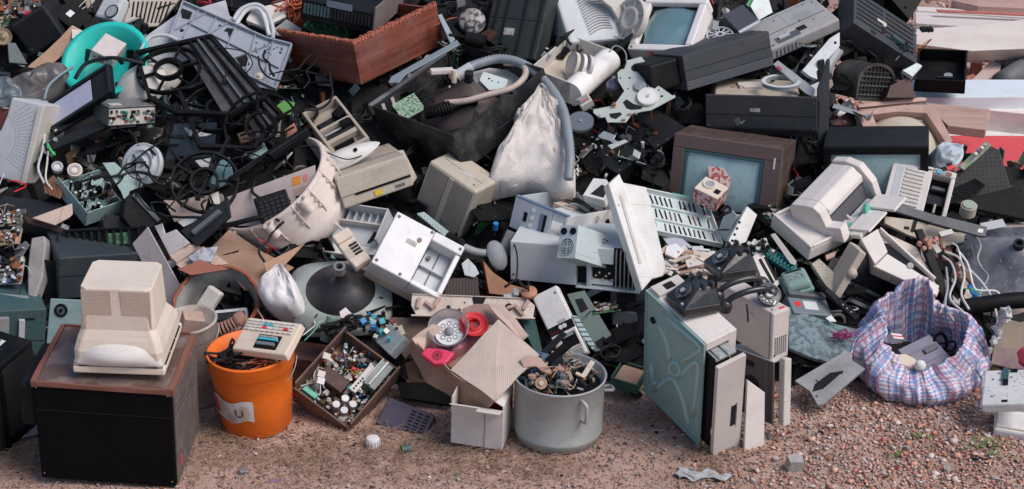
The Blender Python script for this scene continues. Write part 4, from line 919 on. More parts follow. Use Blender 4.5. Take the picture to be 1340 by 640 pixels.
# --- purple vented box, mahogany box, bits
def misc_front():
    r,w,d,h = T('purple','vented_cover','dark purple vented plastic cover lying beside the white carton','plastic cover'); W,D = w / 2,d / 2; PU = mat('dark_purple_plastic',(.075,.06,.095),.45,dirt=.35)
    MB().box(-W,W,-D,D,0,h,PU).build('cover',r,.004)
    q = MB()
    for k in range(3):
        for j in range(7): q.box(W * .1 + k * .025,W * .1 + k * .025 + .018,-D * .75 + j * .012,-D * .75 + j * .012 + .006,h - .001,h + .001,VOID)
    q.build('vent',r)
    r,w,d,h = T('mahogany','wooden_drawer','dark reddish wooden box between the orange bucket and the circuit chassis','wooden box'); W,D = w / 2,d / 2
    MB().box(-W,W,-D,D,0,h,WOODD).build('body',r,.006)
    r,w,d,h = T('green_tray','green_tray','small green tray holding brown scraps behind the silver pot','tray'); W,D = w / 2,d / 2; GT = mat('dark_green_plastic',(.03,.12,.08),.5,dirt=.4)
    b = MB(); b.box(-W,W,-D,D,0,.004,GT); b.frame(-W,W,-D,D,.004,h,.005,GT); b.build('body',r,.002); MB().box(-W + .01,W - .01,-D + .01,D - .01,.005,h * .8,CARD).build('filling',r,.004)
    # small things on the ground
    def g(nm,lab,cat,u,v,build,rot=0,z=0,tilt=(0,0,0)):
        p = onground(u,v); p.z = gz(p.x,p.y) + z; b = MB(); build(b); tag(b.build(nm,None,.0015,M=Matrix.Translation(p) @ Euler((math.radians(tilt[0]),math.radians(tilt[1]),math.radians(rot))).to_matrix().to_4x4()),lab,cat)
    g('white_cap','small white ribbed plastic cap on the dry grass','cap',488,582,lambda b: (b.lathe([(0,.034),(.020,.034),(.023,.028),(.024,0),(0,0)],PAPER,24),[b.box(-.026,-.0235,-.0015,.0015,.004,.026,OFFW,Matrix.Rotation(k * .4,4,'Z')) for k in range(16)]),0,0)
    g('concrete_lump','pale concrete lump lying on the brick rubble','stone',1038,612,lambda b: b.prism([(-.026,-.018),(.02,-.022),(.028,.01),(.008,.028),(-.024,.018)],0,.042,mat('pale_concrete',(.45,.42,.40),.9,dirt=.5,bump=.6)),15,0,(8,5,0))
    R_ = random.Random(9)
    for k,(u,v,s) in enumerate(((1015,600,.012),(1085,585,.010),(1155,625,.011),(1240,618,.014),(1120,560,.011),(985,628,.012),(800,600,.008),(600,628,.008),(1300,628,.011),(1060,560,.010),(690,615,.009),(1187,590,.012))):
        g('loose_stone','palm-sized pale loose stone lying on the gravel','stone',u,v,lambda b: b.prism([(s * R_.uniform(.7,1.3) * math.cos(a),s * R_.uniform(.6,1.1) * math.sin(a)) for a in (0,1.1,2.2,3.3,4.6,5.5)],0,s * R_.uniform(.8,1.3),mat('loose_pale_stone',(.44,.38,.35),.9,dirt=.4)),R_.uniform(0,360),0,(R_.uniform(-15,15),R_.uniform(-15,15),0))

    g('torn_film','torn strip of clear grey plastic film on the gravel','plastic film',922,622,lambda b: b.grid(lambda a,c: (-.09 + .18 * a + .01 * math.sin(c * 9),(-.03 + .06 * c) * (1.2 - a * .8) + .012 * math.sin(a * 14),.006 + .010 * abs(math.sin(a * 11 + c * 5))),22,8,mat('grey_film',(.42,.42,.43),.35,dirt=.3)),-5)
    g('green_wire','bent green wire arching beside the silver pot','wire',790,500,lambda b: b.tube([(-.05,.03,.02),(-.02,.02,.055),(.04,.0,.06),(.09,-.03,.02),(.11,-.05,.0)],.0022,mat('green_insulation',(.08,.40,.10),.4)),0)
    g('dark_clip','dark metal clip lying on the brick rubble','clip',1280,605,lambda b: (b.box(-.03,.03,-.004,.004,0,.004,BLACK),b.box(-.03,.0,.004,.010,0,.003,BLACK)),-4)
    g('blue_shard','tiny light blue plastic shard on the rubble','plastic shard',1266,590,lambda b: b.box(-.008,.008,-.004,.004,0,.003,CYAN),10)
    g('green_spool','small dark green crushed spool near the purple cover','spool',533,588,lambda b: (b.cyl((-.018,0,.012),.012,.03,TEALD,ax=0),b.cyl((-.02,0,.012),.016,.004,GREEN,ax=0)),20)
    g('purple_scrap','faded purple paper scrap on the ground','paper scrap',360,630,lambda b: b.prism([(-.03,-.005),(.0,-.008),(.035,.003),(.02,.012),(-.02,.008)],0,.002,mat('mauve_paper',(.30,.17,.26),.9,dirt=.3)),5)
    g('crumpled_foil','small crumpled grey foil on the grass by the television cabinet','foil',318,618,lambda b: b.prism([(-.015,-.01),(.012,-.014),(.02,.006),(0,.015),(-.018,.008)],0,.012,STEEL),30,0,(10,10,0))
    g('white_board','flat white plastic board lying behind the black monitor corner','board',52,572,lambda b: b.prism([(-.09,-.05),(.06,.02),(.08,.09),(-.03,.06)],.0,.006,GREYP),0,.01)
misc_front()
# --- plaid bag
def plaid():
    p = onground(1207,520); p.z = 0; p += Vector((0,.10,0)); M = fr(p,(0,-.10,1)); r = empty('plaid_bag',M,'blue, red and white plaid woven shopping bag with wide open top on the rubble','bag')
    PL_ = mat('plaid_woven_plastic',(.62,.61,.68),.42,dirt=.4,pat=('plaid',1.0),dcol=(.25,.17,.13),bump=.3)
    from mathutils import noise
    mb = MB(); NU,NV = 150,60; uv = []
    # profile: bottom, side wall, thin rim, inner wall, floor
    prof = [(.0,.0,0),(.10,.002,.08),(.17,.010,.14),(.207,.06,.22),(.210,.11,.31),(.195,.165,.40),(.168,.205,.47),(.140,.232,.53),(.135,.235,.545),(.131,.228,.56),(.150,.18,.66),(.172,.11,.78),(.165,.05,.90),(.0,.03,1)]
    def ev(t):
        for i in range(len(prof) - 1):
            if t <= prof[i + 1][2]:
                a,b = prof[i],prof[i + 1]; k = (t - a[2]) / (b[2] - a[2] + 1e-9); return a[0] + (b[0] - a[0]) * k,a[1] + (b[1] - a[1]) * k
        return prof[-1][:2]
    vs = []
    for i in range(NU + 1):
        a = 2 * math.pi * i / NU
        for j in range(NV + 1):
            t = j / NV; rr,z = ev(t); ca,sa = math.cos(a),math.sin(a)
            back = max(0,sa); fnt = max(0,-sa)
            lift = 1 + .16 * back ** 1.2 * min(1,z / .2) - .52 * fnt ** .8 * min(1,z / .2)
            wv = 1 + .05 * noise.noise((ca * 3.2,sa * 3.2,z * 4)) * 2 + .05 * noise.noise((ca * 9,sa * 9,z * 7))
            x = rr * ca * 1.10 * wv + .02 * math.sin(a * 2 + 1) * z * 3 + .012 * noise.noise((ca * 14,sa * 14,z * 12)); y = rr * sa * .92 * wv + .05 * z / .25
            rg = 1 - 3 * abs(noise.noise((ca * 3.1 + 3,sa * 3.1,z * 7))); rg2 = abs(noise.noise((ca * 7,sa * 7 + 4,z * 13))); kz = min(1,z * 9); x += ca * (.016 * rg - .016 * rg2) * kz; y += sa * (.016 * rg - .016 * rg2) * kz; zz = z * lift + (.024 * noise.noise((ca * 2.6,sa * 2.6,5)) + .004 * rg) * kz + (.075 * math.exp(-((a - 1.6) / .5) ** 2) * min(1,z / .25) ** 3)
            vs.append((x,y,max(zz,0))); uv.append((a * .205 * 13 + .3 * z * math.sin(a * 3),(t * .95) * 14.0 + .5 * math.sin(a * 2) + .2 * math.sin(a * 5)))
    fs = [(i * (NV + 1) + j,(i + 1) * (NV + 1) + j,(i + 1) * (NV + 1) + j + 1,i * (NV + 1) + j + 1) for i in range(NU) for j in range(NV)]
    mb.add(vs,fs,PL_,True); mb.uv = uv; o = mb.build('shell',r)
    bpy.context.view_layer.update()
    for nm,base in (('a',(.17,-.10,.08)),('b',(-.17,-.0,.19))):
        mb = MB(); uv = []
        pts = [Vector(q) for q in ([(.17,-.09,.12),(.205,-.12,.07),(.235,-.16,.02),(.22,-.205,.004),(.19,-.21,.003),(.175,-.18,.006),(.185,-.15,.05),(.19,-.11,.08)] if nm == 'a' else [(-.21,.02,.20),(-.245,-.02,.19),(-.262,-.05,.14),(-.255,-.06,.09),(-.225,-.05,.06)])]
        P = spline(pts,6); vs = []
        for k,q in enumerate(P): vs += [q,q + Vector((.012,.004,.014))]; uv += [(k * .12,0.1),(k * .12,.42)]
        mb.add(vs,[(2 * k,2 * k + 2,2 * k + 3,2 * k + 1) for k in range(len(P) - 1)],PL_,True); mb.uv = uv; mb.build('handle',r,solid=.002)
    # contents
    def inside(nm,lab,cat,m,off,rot,fn):
        b = MB(); fn(b,m); tag(b.build(nm,None,.003,M=Matrix.Translation(p + Vector(off)) @ Euler([math.radians(a) for a in rot]).to_matrix().to_4x4()),lab,cat)
    inside('disk_drive','purple-grey ribbed plastic drive unit inside the plaid bag','drive',mat('mauve_grey_plastic',(.20,.19,.25),.5,dirt=.3),(.02,.02,.095),(24,-8,32),lambda b,m: (b.box(-.075,.075,-.06,.06,-.02,.02,m),b.box(-.06,.05,-.035,-.03,.02,.024,m),b.box(-.06,.05,.02,.025,.02,.024,m),b.box(.0,.06,-.005,.015,.02,.03,MGREY),b.box(-.07,-.02,-.02,.01,.02,.026,m)))
    inside('cream_lump','crumpled cream plastic piece inside the front of the plaid bag','plastic piece',CREAM,(-.075,-.06,.10),(20,10,20),lambda b,m: b.prism([(-.05,.0),(-.03,.03),(.02,.035),(.05,.01),(.045,-.03),(.01,-.03)],-.03,.03,m))
    inside('striped_box','small white box with red stripe inside the plaid bag','box',PAPER,(-.07,.08,.14),(30,20,35),lambda b,m: (b.box(-.03,.03,-.012,.012,-.012,.012,m),b.box(-.03,.03,-.004,.002,.012,.0128,PINK)))
    inside('white_knob','round white knob inside the front of the plaid bag','knob',PAPER,(-.02,-.10,.125),(0,0,0),lambda b,m: b.lathe([(0,.02),(.014,.016),(.02,.004),(.018,-.01),(0,-.012)],m,20))
    inside('dark_bundle','black electronic bundle deep in the plaid bag','electronic part',BLACK,(.02,.0,.055),(0,0,10),lambda b,m: (b.box(-.14,.14,-.10,.10,-.03,.0,m),b.cyl((.08,.0,.0),.03,.04,m)))
plaid()
# --- computer cases carrying the black telephones
def cases():
    r,w,d,h = T('case_a','computer_case','teal-sided computer case standing upright with its drive cage pulled out, front phone on top','computer case'); W,D = w / 2,d / 2
    PINKW = mat('warm_white_metal',(.70,.64,.60),.45,dirt=.25,dcol=WD)
    b = MB(); b.box(-W + .0015,W,-D + .02,D,h - .004,h,PINKW); b.box(-W + .0015,W,D - .004,D,0,h - .004,PINKW); b.box(W - .004,W,-D + .02,D - .004,0,h - .004,PINKW); b.box(-W + .0015,W - .004,-D + .02,D - .004,0,.004,PINKW)
    b.box(W - .03,W,-D + .0,-D + .02,h * .80,h,PINKW); b.box(-W + .002,W - .03,-D + .0,-D + .02,h * .93,h,PINKW); b.build('chassis',r,.003)
    b = MB(); b.box(-W - .004,-W,-D,D,0,h,TEALM)
    b.build('side_panel',r,.0015)
    b = MB(); X = Matrix.Translation((-W - .004,0,0)) @ Matrix.Rotation(-math.pi / 2,4,'Y') @ Matrix.Rotation(-math.pi / 2,4,'Z')
    # local plane: x = depth (y), y = height
    def rib(p): b.tube([(-W - .004,q[0] * D,q[1] * h) for q in p],.0085,mat('highlit_teal_ridge',(.42,.62,.60),.35,dirt=.1),8,step=3)  # lighter teal paints the highlight onto the pressed ribs
    def pp(u,v): tp,bt = 380 + (u - 847) * .896,510 + (u - 842) * .96; return (1 - 2 * (u - 847) / 74,(bt - v) / (bt - tp))
    for q in ([(864,424),(874,444),(880,470)],[(868,410),(914,447),(914,455),(893,473)],[(892,493),(909,472),(915,478),(911,545)],[(861,514),(882,495),(896,517),(907,558)],[(880,484),(884,490),(892,488),(892,478),(885,473),(880,478),(880,484)],[(856,478),(858,500),(864,503)]): rib([pp(*c) for c in q])
    b.build('pressed_rib',r)
    b = MB(); b.frame(-D,D,0,h,-.002,.004,.008,TEALM,Matrix(((0,0,1,-W - .006),(1,0,0,0),(0,1,0,0),(0,0,0,1)))); b.build('panel_rim',r,.001)
    MB().cyl((-W - .010,D * .72,h * .78),.012,.006,BLACK,ax=0).build('round_lock',r)
    MB().box(-W + .006,W - .006,-D + .03,-D + .04,.02,h * .90,VOID).build('dark_inside',r)
    b = MB()
    for k in range(6): b.box(-W + .010,W - .035,-D - .03,-D + .03,h * .50 + k * .033 - .1,h * .50 + k * .033 + .024 - .1,DGREY)
    b.box(-W + .008,-W + .012,-D - .035,-D + .03,h * .04,h * .90,BLACK); b.box(-W + .012,W - .03,-D - .04,-D + .03,h * .88,h * .905,GREYP); b.box(-W + .02,-W + .032,-D - .045,-D + .03,h * .905,h * .92,STEEL); b.box(-W + .055,-W + .064,-D - .045,-D + .03,h * .905,h * .92,STEEL)
    b.build('drive_cage',r,.002)
    b = MB(); b.box(-W + .005,W - .005,-D - .060,-D - .045,-.03,h * .865,PINKW); b.box(-W * .05 + .012,W * .35 + .008,-D - .0615,-D - .0595,h * .22,h * .42,VOID); b.box(W * .38 + .008,W * .38 + .011,-D - .063,-D - .060,h * .20,h * .44,OFFW)
    b.build('front_plate',r,.003)
    b = MB(); b.box(-W * .9,W * .9,D * .62,D * .95,h,h + .012,OFFW); b.box(-W * .3,W * .3,D * .68,D * .86,h + .012,h + .0135,VOID); b.build('top_slot',r,.002)
    # inner cover plate standing beside
    pl = PL(990,560,(.35,-.93,.1),-.12)
    plate('cover_plate','narrow grey-white cover plate standing on the ground between the two lower cases','cover',pl,[(978,497),(1001,514),(1000,603),(974,595)],.012,PINKW,.002)
    r,w,d,h = T('case_b','computer_case','slim beige computer case carrying the dial and loose handsets, vent slots on its end','computer case'); W,D = w / 2,d / 2; BG = mat('pinkish_beige_case',(.60,.53,.50),.5,dirt=.25,dcol=WD)
    MB().box(-W,W,-D,D,0,h,BG).build('body',r,.006); q = MB()
    q.box(-W - .0015,-W,-D + .012,-D + .015,.0,h,MGREY); q.box(-W - .006,-W,-D * .35,-D * .05,h * .70,h * .76,BG); q.build('side_trim',r,.001)
    q = MB()
    for k in range(8):
        for j in range(6): q.box(-W * .7 + j * .009,-W * .7 + j * .009 + .0055,-D - .001,-D + .001,h * .12 + k * .0085,h * .12 + k * .0085 + .006,MGREY)
    q.build('vent',r)
    MB().box(W * .1,W * .7,-D * .92,-D * .85,h,h + .001,PINK).build('pink_sticker',r)
    r,w,d,h = T('case_c','computer_case','opened lower computer case with dark inner wall and light front edge on the rubble','computer case'); W,D = w / 2,d / 2
    DB = mat('brown_grey_sheet',(.085,.07,.07),.5,dirt=.4)
    b = MB(); b.box(-W,W,-D + .035,D,h - .005,h,LGREY); b.box(-W,-W + .008,-D + .035,D,.0,h - .005,DB); b.box(-W,W,D - .01,D,0,h - .01,DB); b.build('chassis',r,.002)
    MB().box(-W * .2,W,-D,-D + .03,-.0,h + .012,OFFW).build('front_panel',r,.004)
    q = MB(); q.cyl((-W - .006,D * .55,h * .78),.015,.006,CYAN,ax=0); q.box(-W - .003,-W,D * .0,D * .4,h * .80,h * .88,VOID); q.cyl((-W - .004,D * .1,h * .45),.045,.003,VOID,ax=0,n=28); q.box(-W - .004,-W,-D * .55,-D * .45,.01,h * .95,MGREY); q.build('drive_bay',r)
    rotary('phone1','black rotary telephone with red nameplate on the teal-sided case'); rotary('phone2','upper black rotary telephone without handset, tilted on the heap behind the other')
    P = at(1006,386,-.47); M = fr(P,(.1,-.6,.75)); t = empty('rotary_dial',M,'loose black rotary dial ring with white numbers on the beige case','telephone dial'); dial(t,Matrix.Identity(4),.040)
    handset('nearer black telephone handset curving down to the dial on the beige case',fr(at(979,390,-.47),(-.0,-.45,.88),18),.15,'loose black telephone handsets')
    handset('farther black telephone handset hooked over the back of the beige case',fr(at(968,377,-.43),(-.0,-.35,.93),20),.15,'loose black telephone handsets')
    tag(MB().tube([(0,0,0),(.004,-.01,-.03),(.006,-.012,-.06)],.003,RUBBER).build('cord_stub',M=Matrix.Translation(at(977,398,-.46))),'short black cord stub hanging on the beige case','cord')
cases()
# --- bottom-left black monitor
def blk():
    r,w,d,h = T('mon_black_b','black_monitor','large black monitor with finely gridded side and paper label at the left edge','monitor'); W,D = w / 2,d / 2
    MB().box(-W,W,-D,D,0,h,BLACK).build('housing',r,.012)
    GK = mat('gridded_black_side',(.025,.028,.033),.5,dirt=.3,pat=('dots',110,(1,2),.6),col2=(.003,.003,.004))
    MB().box(W - .001,W + .002,-D + .02,D - .01,.05,h - .02,GK).build('side_grille',r); MB().box(-W,W,-D - .03,-D,.02,h - .03,DGREY).build('rim',r,.01)
    q = MB(); q.box(-W * .2,W * .25,D * .15,D * .5,h,h + .0012,PAPER); q.build('label',r)
    q = MB(); q.box(W * .3,W * .5,-D * .1,D * .05,h,h + .002,VOID); [q.box(-W * .9,W * .1,-D * .9 + k * .02,-D * .9 + k * .02 + .008,h,h + .002,VOID) for k in range(7)]; q.build('vent',r)
    tag(MB().tube([(-.05,.0,.09),(-.06,0,0),(-.045,0,-.09),(.0,0,-.10),(.03,0,-.07)],.0035,BLACK).build('speaker_bracket',M=Matrix.Translation(at(62,520,-.05))),'bent black wire bracket between the black monitor and the television cabinet','bracket')
blk()
# --- right-edge white housings and board
def rt():
    r,w,d,h = T('white_r','white_chassis','white perforated plastic chassis lying at the right edge beside the plaid bag','plastic chassis'); W,D = w / 2,d / 2
    MB().box(-W,W,-D,D,0,h,PAPER).build('body',r,.006); q = MB(); R_ = random.Random(2)
    for k in range(26): q.cyl((R_.uniform(-W,W) * .85,R_.uniform(-D,D) * .85,h),R_.choice([.0015,.0015,.004]),.0015,MGREY,n=10)
    q.box(-W * .1,W * .15,-D * .9,-D * .78,h,h + .002,VOID); q.build('hole',r)
    q = MB(); q.box(-W * .15,W * .12,D * .3,D * 1.0,h + .001,h + .008,TEALD); q.box(-W * .1,W * .12,D * .05,D * .3,h + .001,h + .01,BLACK); q.box(W * .2,W * .5,D * .8,D * .95,h,h + .006,BLACK); q.build('metal_tab',r,.001)
    r,w,d,h = T('white_r2','white_cover','cream white plastic cover lying lowest at the right edge','plastic cover'); W,D = w / 2,d / 2
    MB().box(-W,W,-D,D,0,h,PAPER).build('cover',r,.008); MB().frame(-W * .9,W * .98,-D * .85,D * .9,h,h + .006,.004,CREAM).build('rim',r)
    pl = PL(1320,445,(-.3,-.8,.4),-.05)
    plate('yellowed_board','yellowed irregular plastic board leaning at the right edge above the white chassis','board',pl,[(1307,415),(1335,422),(1350,418),(1350,483),(1325,483),(1297,476),(1300,455)],.006,mat('yellowed_mauve_board',(.42,.33,.24),.5,dirt=.3,pat=('blotch',12),col2=(.40,.25,.30)),.002)
    b = MB(); R_ = random.Random(7)
    for k in range(26): b.cb((R_.gauss(0,.008),R_.gauss(0,.012),-.09 + .007 * k),(R_.uniform(.012,.03),R_.uniform(.01,.02),R_.uniform(.006,.014)),LGREY,(R_.uniform(0,90),R_.uniform(0,90),R_.uniform(0,90)))
    tag(b.build('foam_strip',M=fr(at(1307,432,-.09),(.15,-.2,1))),'crumbling pale foam strip hanging beside the yellowed board','foam')
    tag(MB().cb((0,0,0),(.03,.05,.04),PINK,(20,30,10)).cb((.01,0,-.03),(.04,.04,.03),mat('dark_pink_b',(.35,.02,.08),.5),(0,40,30)).build('pink_bundle',None,.008,M=Matrix.Translation(at(1340,465,-.1))),'crumpled pink plastic bundle cut by the right edge','plastic bundle')
    # feeder tray left of the bag
    pl = PL(1085,495,(-.1,-.45,.88),-.03)
    t = plate('printer_feed_tray','dusty grey plastic printer tray with an oval hole lying left of the plaid bag','printer part',pl,[(1040,498),(1100,463),(1104,458),(1112,461),(1116,472),(1132,482),(1077,529),(1070,530),(1060,512)],.012,GREYP,.002,holes=[[(1063,513),(1066,503),(1086,488),(1104,485),(1101,492),(1080,508)]],extra=lambda mb,p: [mb.prism(p.poly([(1068,498 + k),(1100,470 + k),(1102,472 + k),(1070,500 + k)]),0,.006,GREYP) for k in (0,20)])
rt()
# ================================================================ the heap
for o in list(bpy.data.objects):
    if o.name.startswith('loose_stone'): o['group'] = 'loose pale stones on the gravel'
# ---------------- upper left
def upper_left():
    r,w,d,h = T('mon_black_l','slatted_monitor','black box monitor with ribbed vent slats in the upper left corner','monitor'); W,D = w / 2,d / 2
    MB().box(-W,W,-D,D,0,h,DGREY).build('housing',r,.012); q = MB()
    for k in range(14): q.box(-W * .88,W * .88,-D - .004,-D + .002,h * (.06 + k * .064),h * (.06 + k * .064) + h * .03,BLACK)
    q.build('vent_slats',r,.001)
    pl = PL(25,190,(-.25,-.9,.35),-.0)
    t = plate('speaker_monitor','light grey monitor casing with curved rows of tiny holes at the left edge','monitor',pl,[(15,127),(59,137),(57,150),(30,242),(-40,222),(-40,190),(0,171),(9,150)],.2,LGREY,.008)
    q = MB(); c = pl.l(-25,168)
    for k in range(9):
        for j in range(18):
            u_,v_ = -25 + (46 + k * 3.6) * math.cos(-.62 + j * .08),178 + (46 + k * 3.6) * .95 * math.sin(-.62 + j * .08)
            if u_ > 8: q.cyl((*pl.l(u_,v_),.0),.0016,.0015,MGREY,n=6)
    o = q.build('speaker_holes',t); q = MB(); q.prism(pl.poly([(51,140),(60,137),(36,240),(28,243)]),-.1,.012,OFFW); q.build('bezel',t,.004)
    # turquoise basin
    n = Vector((-.1,-.62,.78)).normalized(); p = at(138,78,.0); M = fr(p - n * .10,n); b = MB()
    r = empty('turquoise_basin',M,'bright turquoise round plastic basin holding a metal drive, upper left','basin')
    MB().lathe([(0,0),(.11,0),(.13,.02),(.155,.095),(.172,.10),(.174,.094),(.180,.098),(.178,.108),(.155,.106),(.125,.03),(.105,.008),(0,.008)],TEALP,52).build('body',r)
    r,w,d,h = T('psu_basin','metal_drive','small square metal drive with drilled holes resting in the turquoise basin','drive'); W,D = w / 2,d / 2
    MB().box(-W,W,-D,D,0,h,mat('pinkish_white_metal',(.58,.52,.50),.4,dirt=.3)).build('case',r,.003); q = MB()
    for x,z in ((-.6,.5),(-.2,.7),(.2,.35),(.5,.7),(0,.25),(-.5,.2)): q.cyl((x * W,-D - .001,z * h),.004,.002,VOID,ax=1,n=10)
    for y,z in ((-.6,.5),(-.1,.7),(.3,.35),(.6,.6)): q.cyl((-W - .001,y * D,z * h),.004,.002,VOID,ax=0,n=10)
    q.build('hole',r)
    pl = PL(75,70,(.35,-.75,.55),.02)
    plate('brown_strip','long brown cardboard strip with notched edge leaning beside the slatted black monitor','cardboard',pl,[(36,88),(41,83),(60,67),(78,50),(93,34),(112,42),(96,60),(60,91)],.008,CARD,.001)
    pl = PL(103,42,(.3,-.4,.85),-.01)
    plate('white_flap','pale torn flap at the top end of the brown cardboard strip','cardboard',pl,[(94,33),(112,42),(106,48),(94,50)],.004,CARDW,.001)
    pl = PL(48,100,(0,-.6,.8),.0)
    o = cloth('dark_plastic_sheet','crumpled dark plastic sheet under the brown cardboard strip','plastic sheet',pl,(50,100),[(10,105),(35,92),(80,80),(88,100),(60,118),(20,130)],.04,mat('smoky_film',(.12,.11,.11),.3,dirt=.4),3,crease=.03)
    pl = PL(20,110,(0,-.6,.8),.0)
    cloth('blue_grey_film','shiny blue-grey crumpled film at the left edge above the speaker casing','plastic film',pl,(15,112),[(-15,105),(0,98),(22,106),(28,124),(8,132),(-15,130)],.03,mat('bluegrey_film',(.16,.20,.23),.25,dirt=.3),5,crease=.03)
    pl = PL(-2,150,(-.1,-.9,.4),.10)
    plate('dark_red_panel','dark red panel peeking out at the left edge behind the speaker casing','panel',pl,[(-20,110),(12,128),(14,140),(0,172),(-20,175)],.01,mat('dark_red',(.14,.025,.02),.5,dirt=.3))
    r,w,d,h = T('lcd','flat_screen','dark framed flat panel with a blank pale screen, leaning left of the metal recorder','screen'); W,D = w / 2,d / 2
    b = MB(); b.box(-W,W,-D,D,0,h * .7,BLACK); b.frame(-W,W,-D,D,h * .7,h,.014,DGREY); b.build('frame',r,.002)
    MB().box(-W * .88,W * .40,-D + .02,D - .018,h * .7,h * .75,mat('pale_violet_screen',(.50,.50,.62),.3,dirt=.15)).build('screen',r,.001)
    MB().box(W * .45,W - .015,-D + .016,D - .016,h * .7,h * .78,DGREY).build('dark_panel',r,.001)
    r,w,d,h = T('vcr_left','video_recorder','opened silver metal video recorder showing circuit parts right of the flat panel','video recorder'); W,D = w / 2,d / 2
    MB().box(-W,W,-D,D,0,h,MGREY).build('chassis',r,.003); MB().box(-W,W,-D - .004,D,h,h + .004,mat('brushed_lid',(.42,.39,.38),.3,metal=.6,dirt=.4)).box(-W * .8,-W * .3,-D * .7,-D * .1,h + .004,h + .0055,OFFW).cyl((-W * .85,-D * .5,h + .0041),.006,.001,VOID).build('lid',r,.001)
    o = MB().box(-W * .97,W * .97,-D - .003,-D,.004,h - .006,OFFW); R_ = random.Random(5)
    for k in range(60): o.cb((R_.uniform(-W,W) * .93,-D - .004,R_.uniform(.01,h - .012)),(R_.uniform(.004,.02),.008,R_.uniform(.003,.012)),R_.choice([BLACK,BLACK,VOID,COPPER,GREEN,MINT,PAPER,mat('violet_part',(.2,.1,.4),.5),STEEL]))
    o.build('component_row',r)
    for (u,v,a,L_,wd,lab) in ((100,176,24,.26,.045,'long dark grey plastic arm below the flat panel'),(98,155,33,.20,.03,'short dark grey hinge bar directly under the flat panel')):
        M = fr(at(u,v,-.05 if v > 160 else -.04),(-.1,-.6,.8),a); t = empty('plastic_arm',M,lab,'plastic arm')
        MB().box(-L_ / 2,L_ / 2,-wd / 2,wd / 2,-.02,0,DGREY).build('arm',t,.004); q = MB(); q.box(-L_ / 2 + .01,-L_ / 2 + .02,-.008,.0,0,.001,LGREY); q.cyl((-L_ / 2 + .05,.01,0),.008,.012,GREYP); q.build('clip',t)
    pl = PL(140,168,(0,-.5,.86),-.02)
    plate('burnt_board','pinkish broken board with charred edge below the metal recorder','board',pl,[(88,181),(140,158),(175,158),(178,164),(130,170),(100,183)],.006,mat('pink_grey_board',(.34,.25,.25),.7,dirt=.6,scale=20))
    # round disc objects
    def disc(nm,lab,cat,u,v,n,R_,prof,m,dd=0,spokes=0,extra=None):
        t = MB().lathe(prof,m,40)
        if spokes:
            for k in range(spokes): t.bar((R_ * .2 * math.cos(k * 6.283 / spokes),R_ * .2 * math.sin(k * 6.283 / spokes),.004),(R_ * .9 * math.cos(k * 6.283 / spokes),R_ * .9 * math.sin(k * 6.283 / spokes),.004),.006,.008,m)
        if extra: extra(t)
        o = t.build(nm,M=fr(at(u,v,dd),n)); return tag(o,lab,cat)
    disc('white_drum','ribbed round white plastic drum end below the recorder on the left','drum',187,216,(-.35,-.75,.5),.075,[(0,.02),(.02,.02),(.022,.03),(.03,.03),(.032,.018),(.05,.016),(.052,.024),(.058,.024),(.06,.014),(.078,.01),(.084,.014),(.084,-.012),(.075,-.02)],mat('cool_white_plastic',(.48,.51,.53),.5,dirt=.35),-.02,8)
    disc('white_cone','smooth white plastic cone half hidden under the first black fan shroud','plastic cone',183,112,(-.3,-.5,.8),.1,[(0,.05),(.03,.046),(.09,.02),(.115,0),(.11,-.02)],OFFW,.03)
    disc('white_cone','small round white lid behind the hub of the first black fan shroud','lid',215,100,(.1,-.5,.85),.07,[(0,.012),(.05,.010),(.07,0),(.068,-.01)],OFFW,.05)
    # black fan shrouds
    def shroud(lab,corners,c,Rw,hub,n,dd,seed,m=BLACK,sheet=(),spokes=6,u0=None,th=.012):
        pl = PL(*c,n,dd); r = empty('fan_shroud',pl.M,lab,'fan shroud','black plastic fan shrouds'); cx,cy = pl.l(*c)
        q = MB(); P = pl.poly(corners) if corners else []
        if P:
            k = len(P)
            for i in range(k): q.bar((*P[i],0),(*P[(i + 1) % k],0),.016,.02,m)
            if sheet:
                S_ = pl.poly(sheet); q.prism(S_,-.006,-.002,mat('grey_black_sheet',(.05,.045,.045),.4,dirt=.5,dcol=(.16,.15,.14)))
                a_,b_ = Vector(S_[1]),Vector(S_[2]); c_,d_ = Vector(S_[0]),Vector(S_[3])
                for t_ in (.25,.45,.7): q.bar((*a_.lerp(c_,t_),.004),(*b_.lerp(d_,t_),.004),.008,.016,m if t_ != .45 else MGREY)
            q.build('frame',r)
        q = MB(); q.ring((cx,cy,-.015),Rw + .005,Rw - .003,.020,m,n=44); crush(q.build('ring',r),.010,5,seed * 9)
        q = MB(); q.ring((cx,cy,-.006),hub + .006,hub - .004,.022,m,n=28)
        for k in range(spokes): a = k * 6.283 / spokes + seed; q.bar((cx + hub * math.cos(a),cy + hub * math.sin(a),0),(cx + Rw * math.cos(a),cy + Rw * math.sin(a),0),.007,.012,m)
        crush(q.build('hub_spokes',r),.008,5,seed * 9); return r
    shroud('flat black fan shroud with square frame, topmost of the tangled shrouds',[(178,70),(276,48),(347,128),(300,150),(232,148),(196,128)],(221,92),.125,.052,(-.05,-.42,.9),-.06,.3,sheet=[(238,60),(277,49),(345,127),(292,148)])
    shroud('second black fan shroud, its grille slung low right of the white cone',[(235,120),(313,93),(368,150),(332,195),(262,192)],(283,142),.115,.036,(.05,-.45,.9),-.055,.9,sheet=[(292,104),(313,94),(366,150),(340,185)])
    shroud('large open black fan ring standing above the orange-printed box panel',[],(343,166),.138,.055,(-.1,-.85,.5),-.09,.5,spokes=5)
    shroud('lower black fan ring tangled left of the orange-printed box panel',[],(268,238),.125,.05,(.15,-.65,.75),-.08,.1,spokes=5)
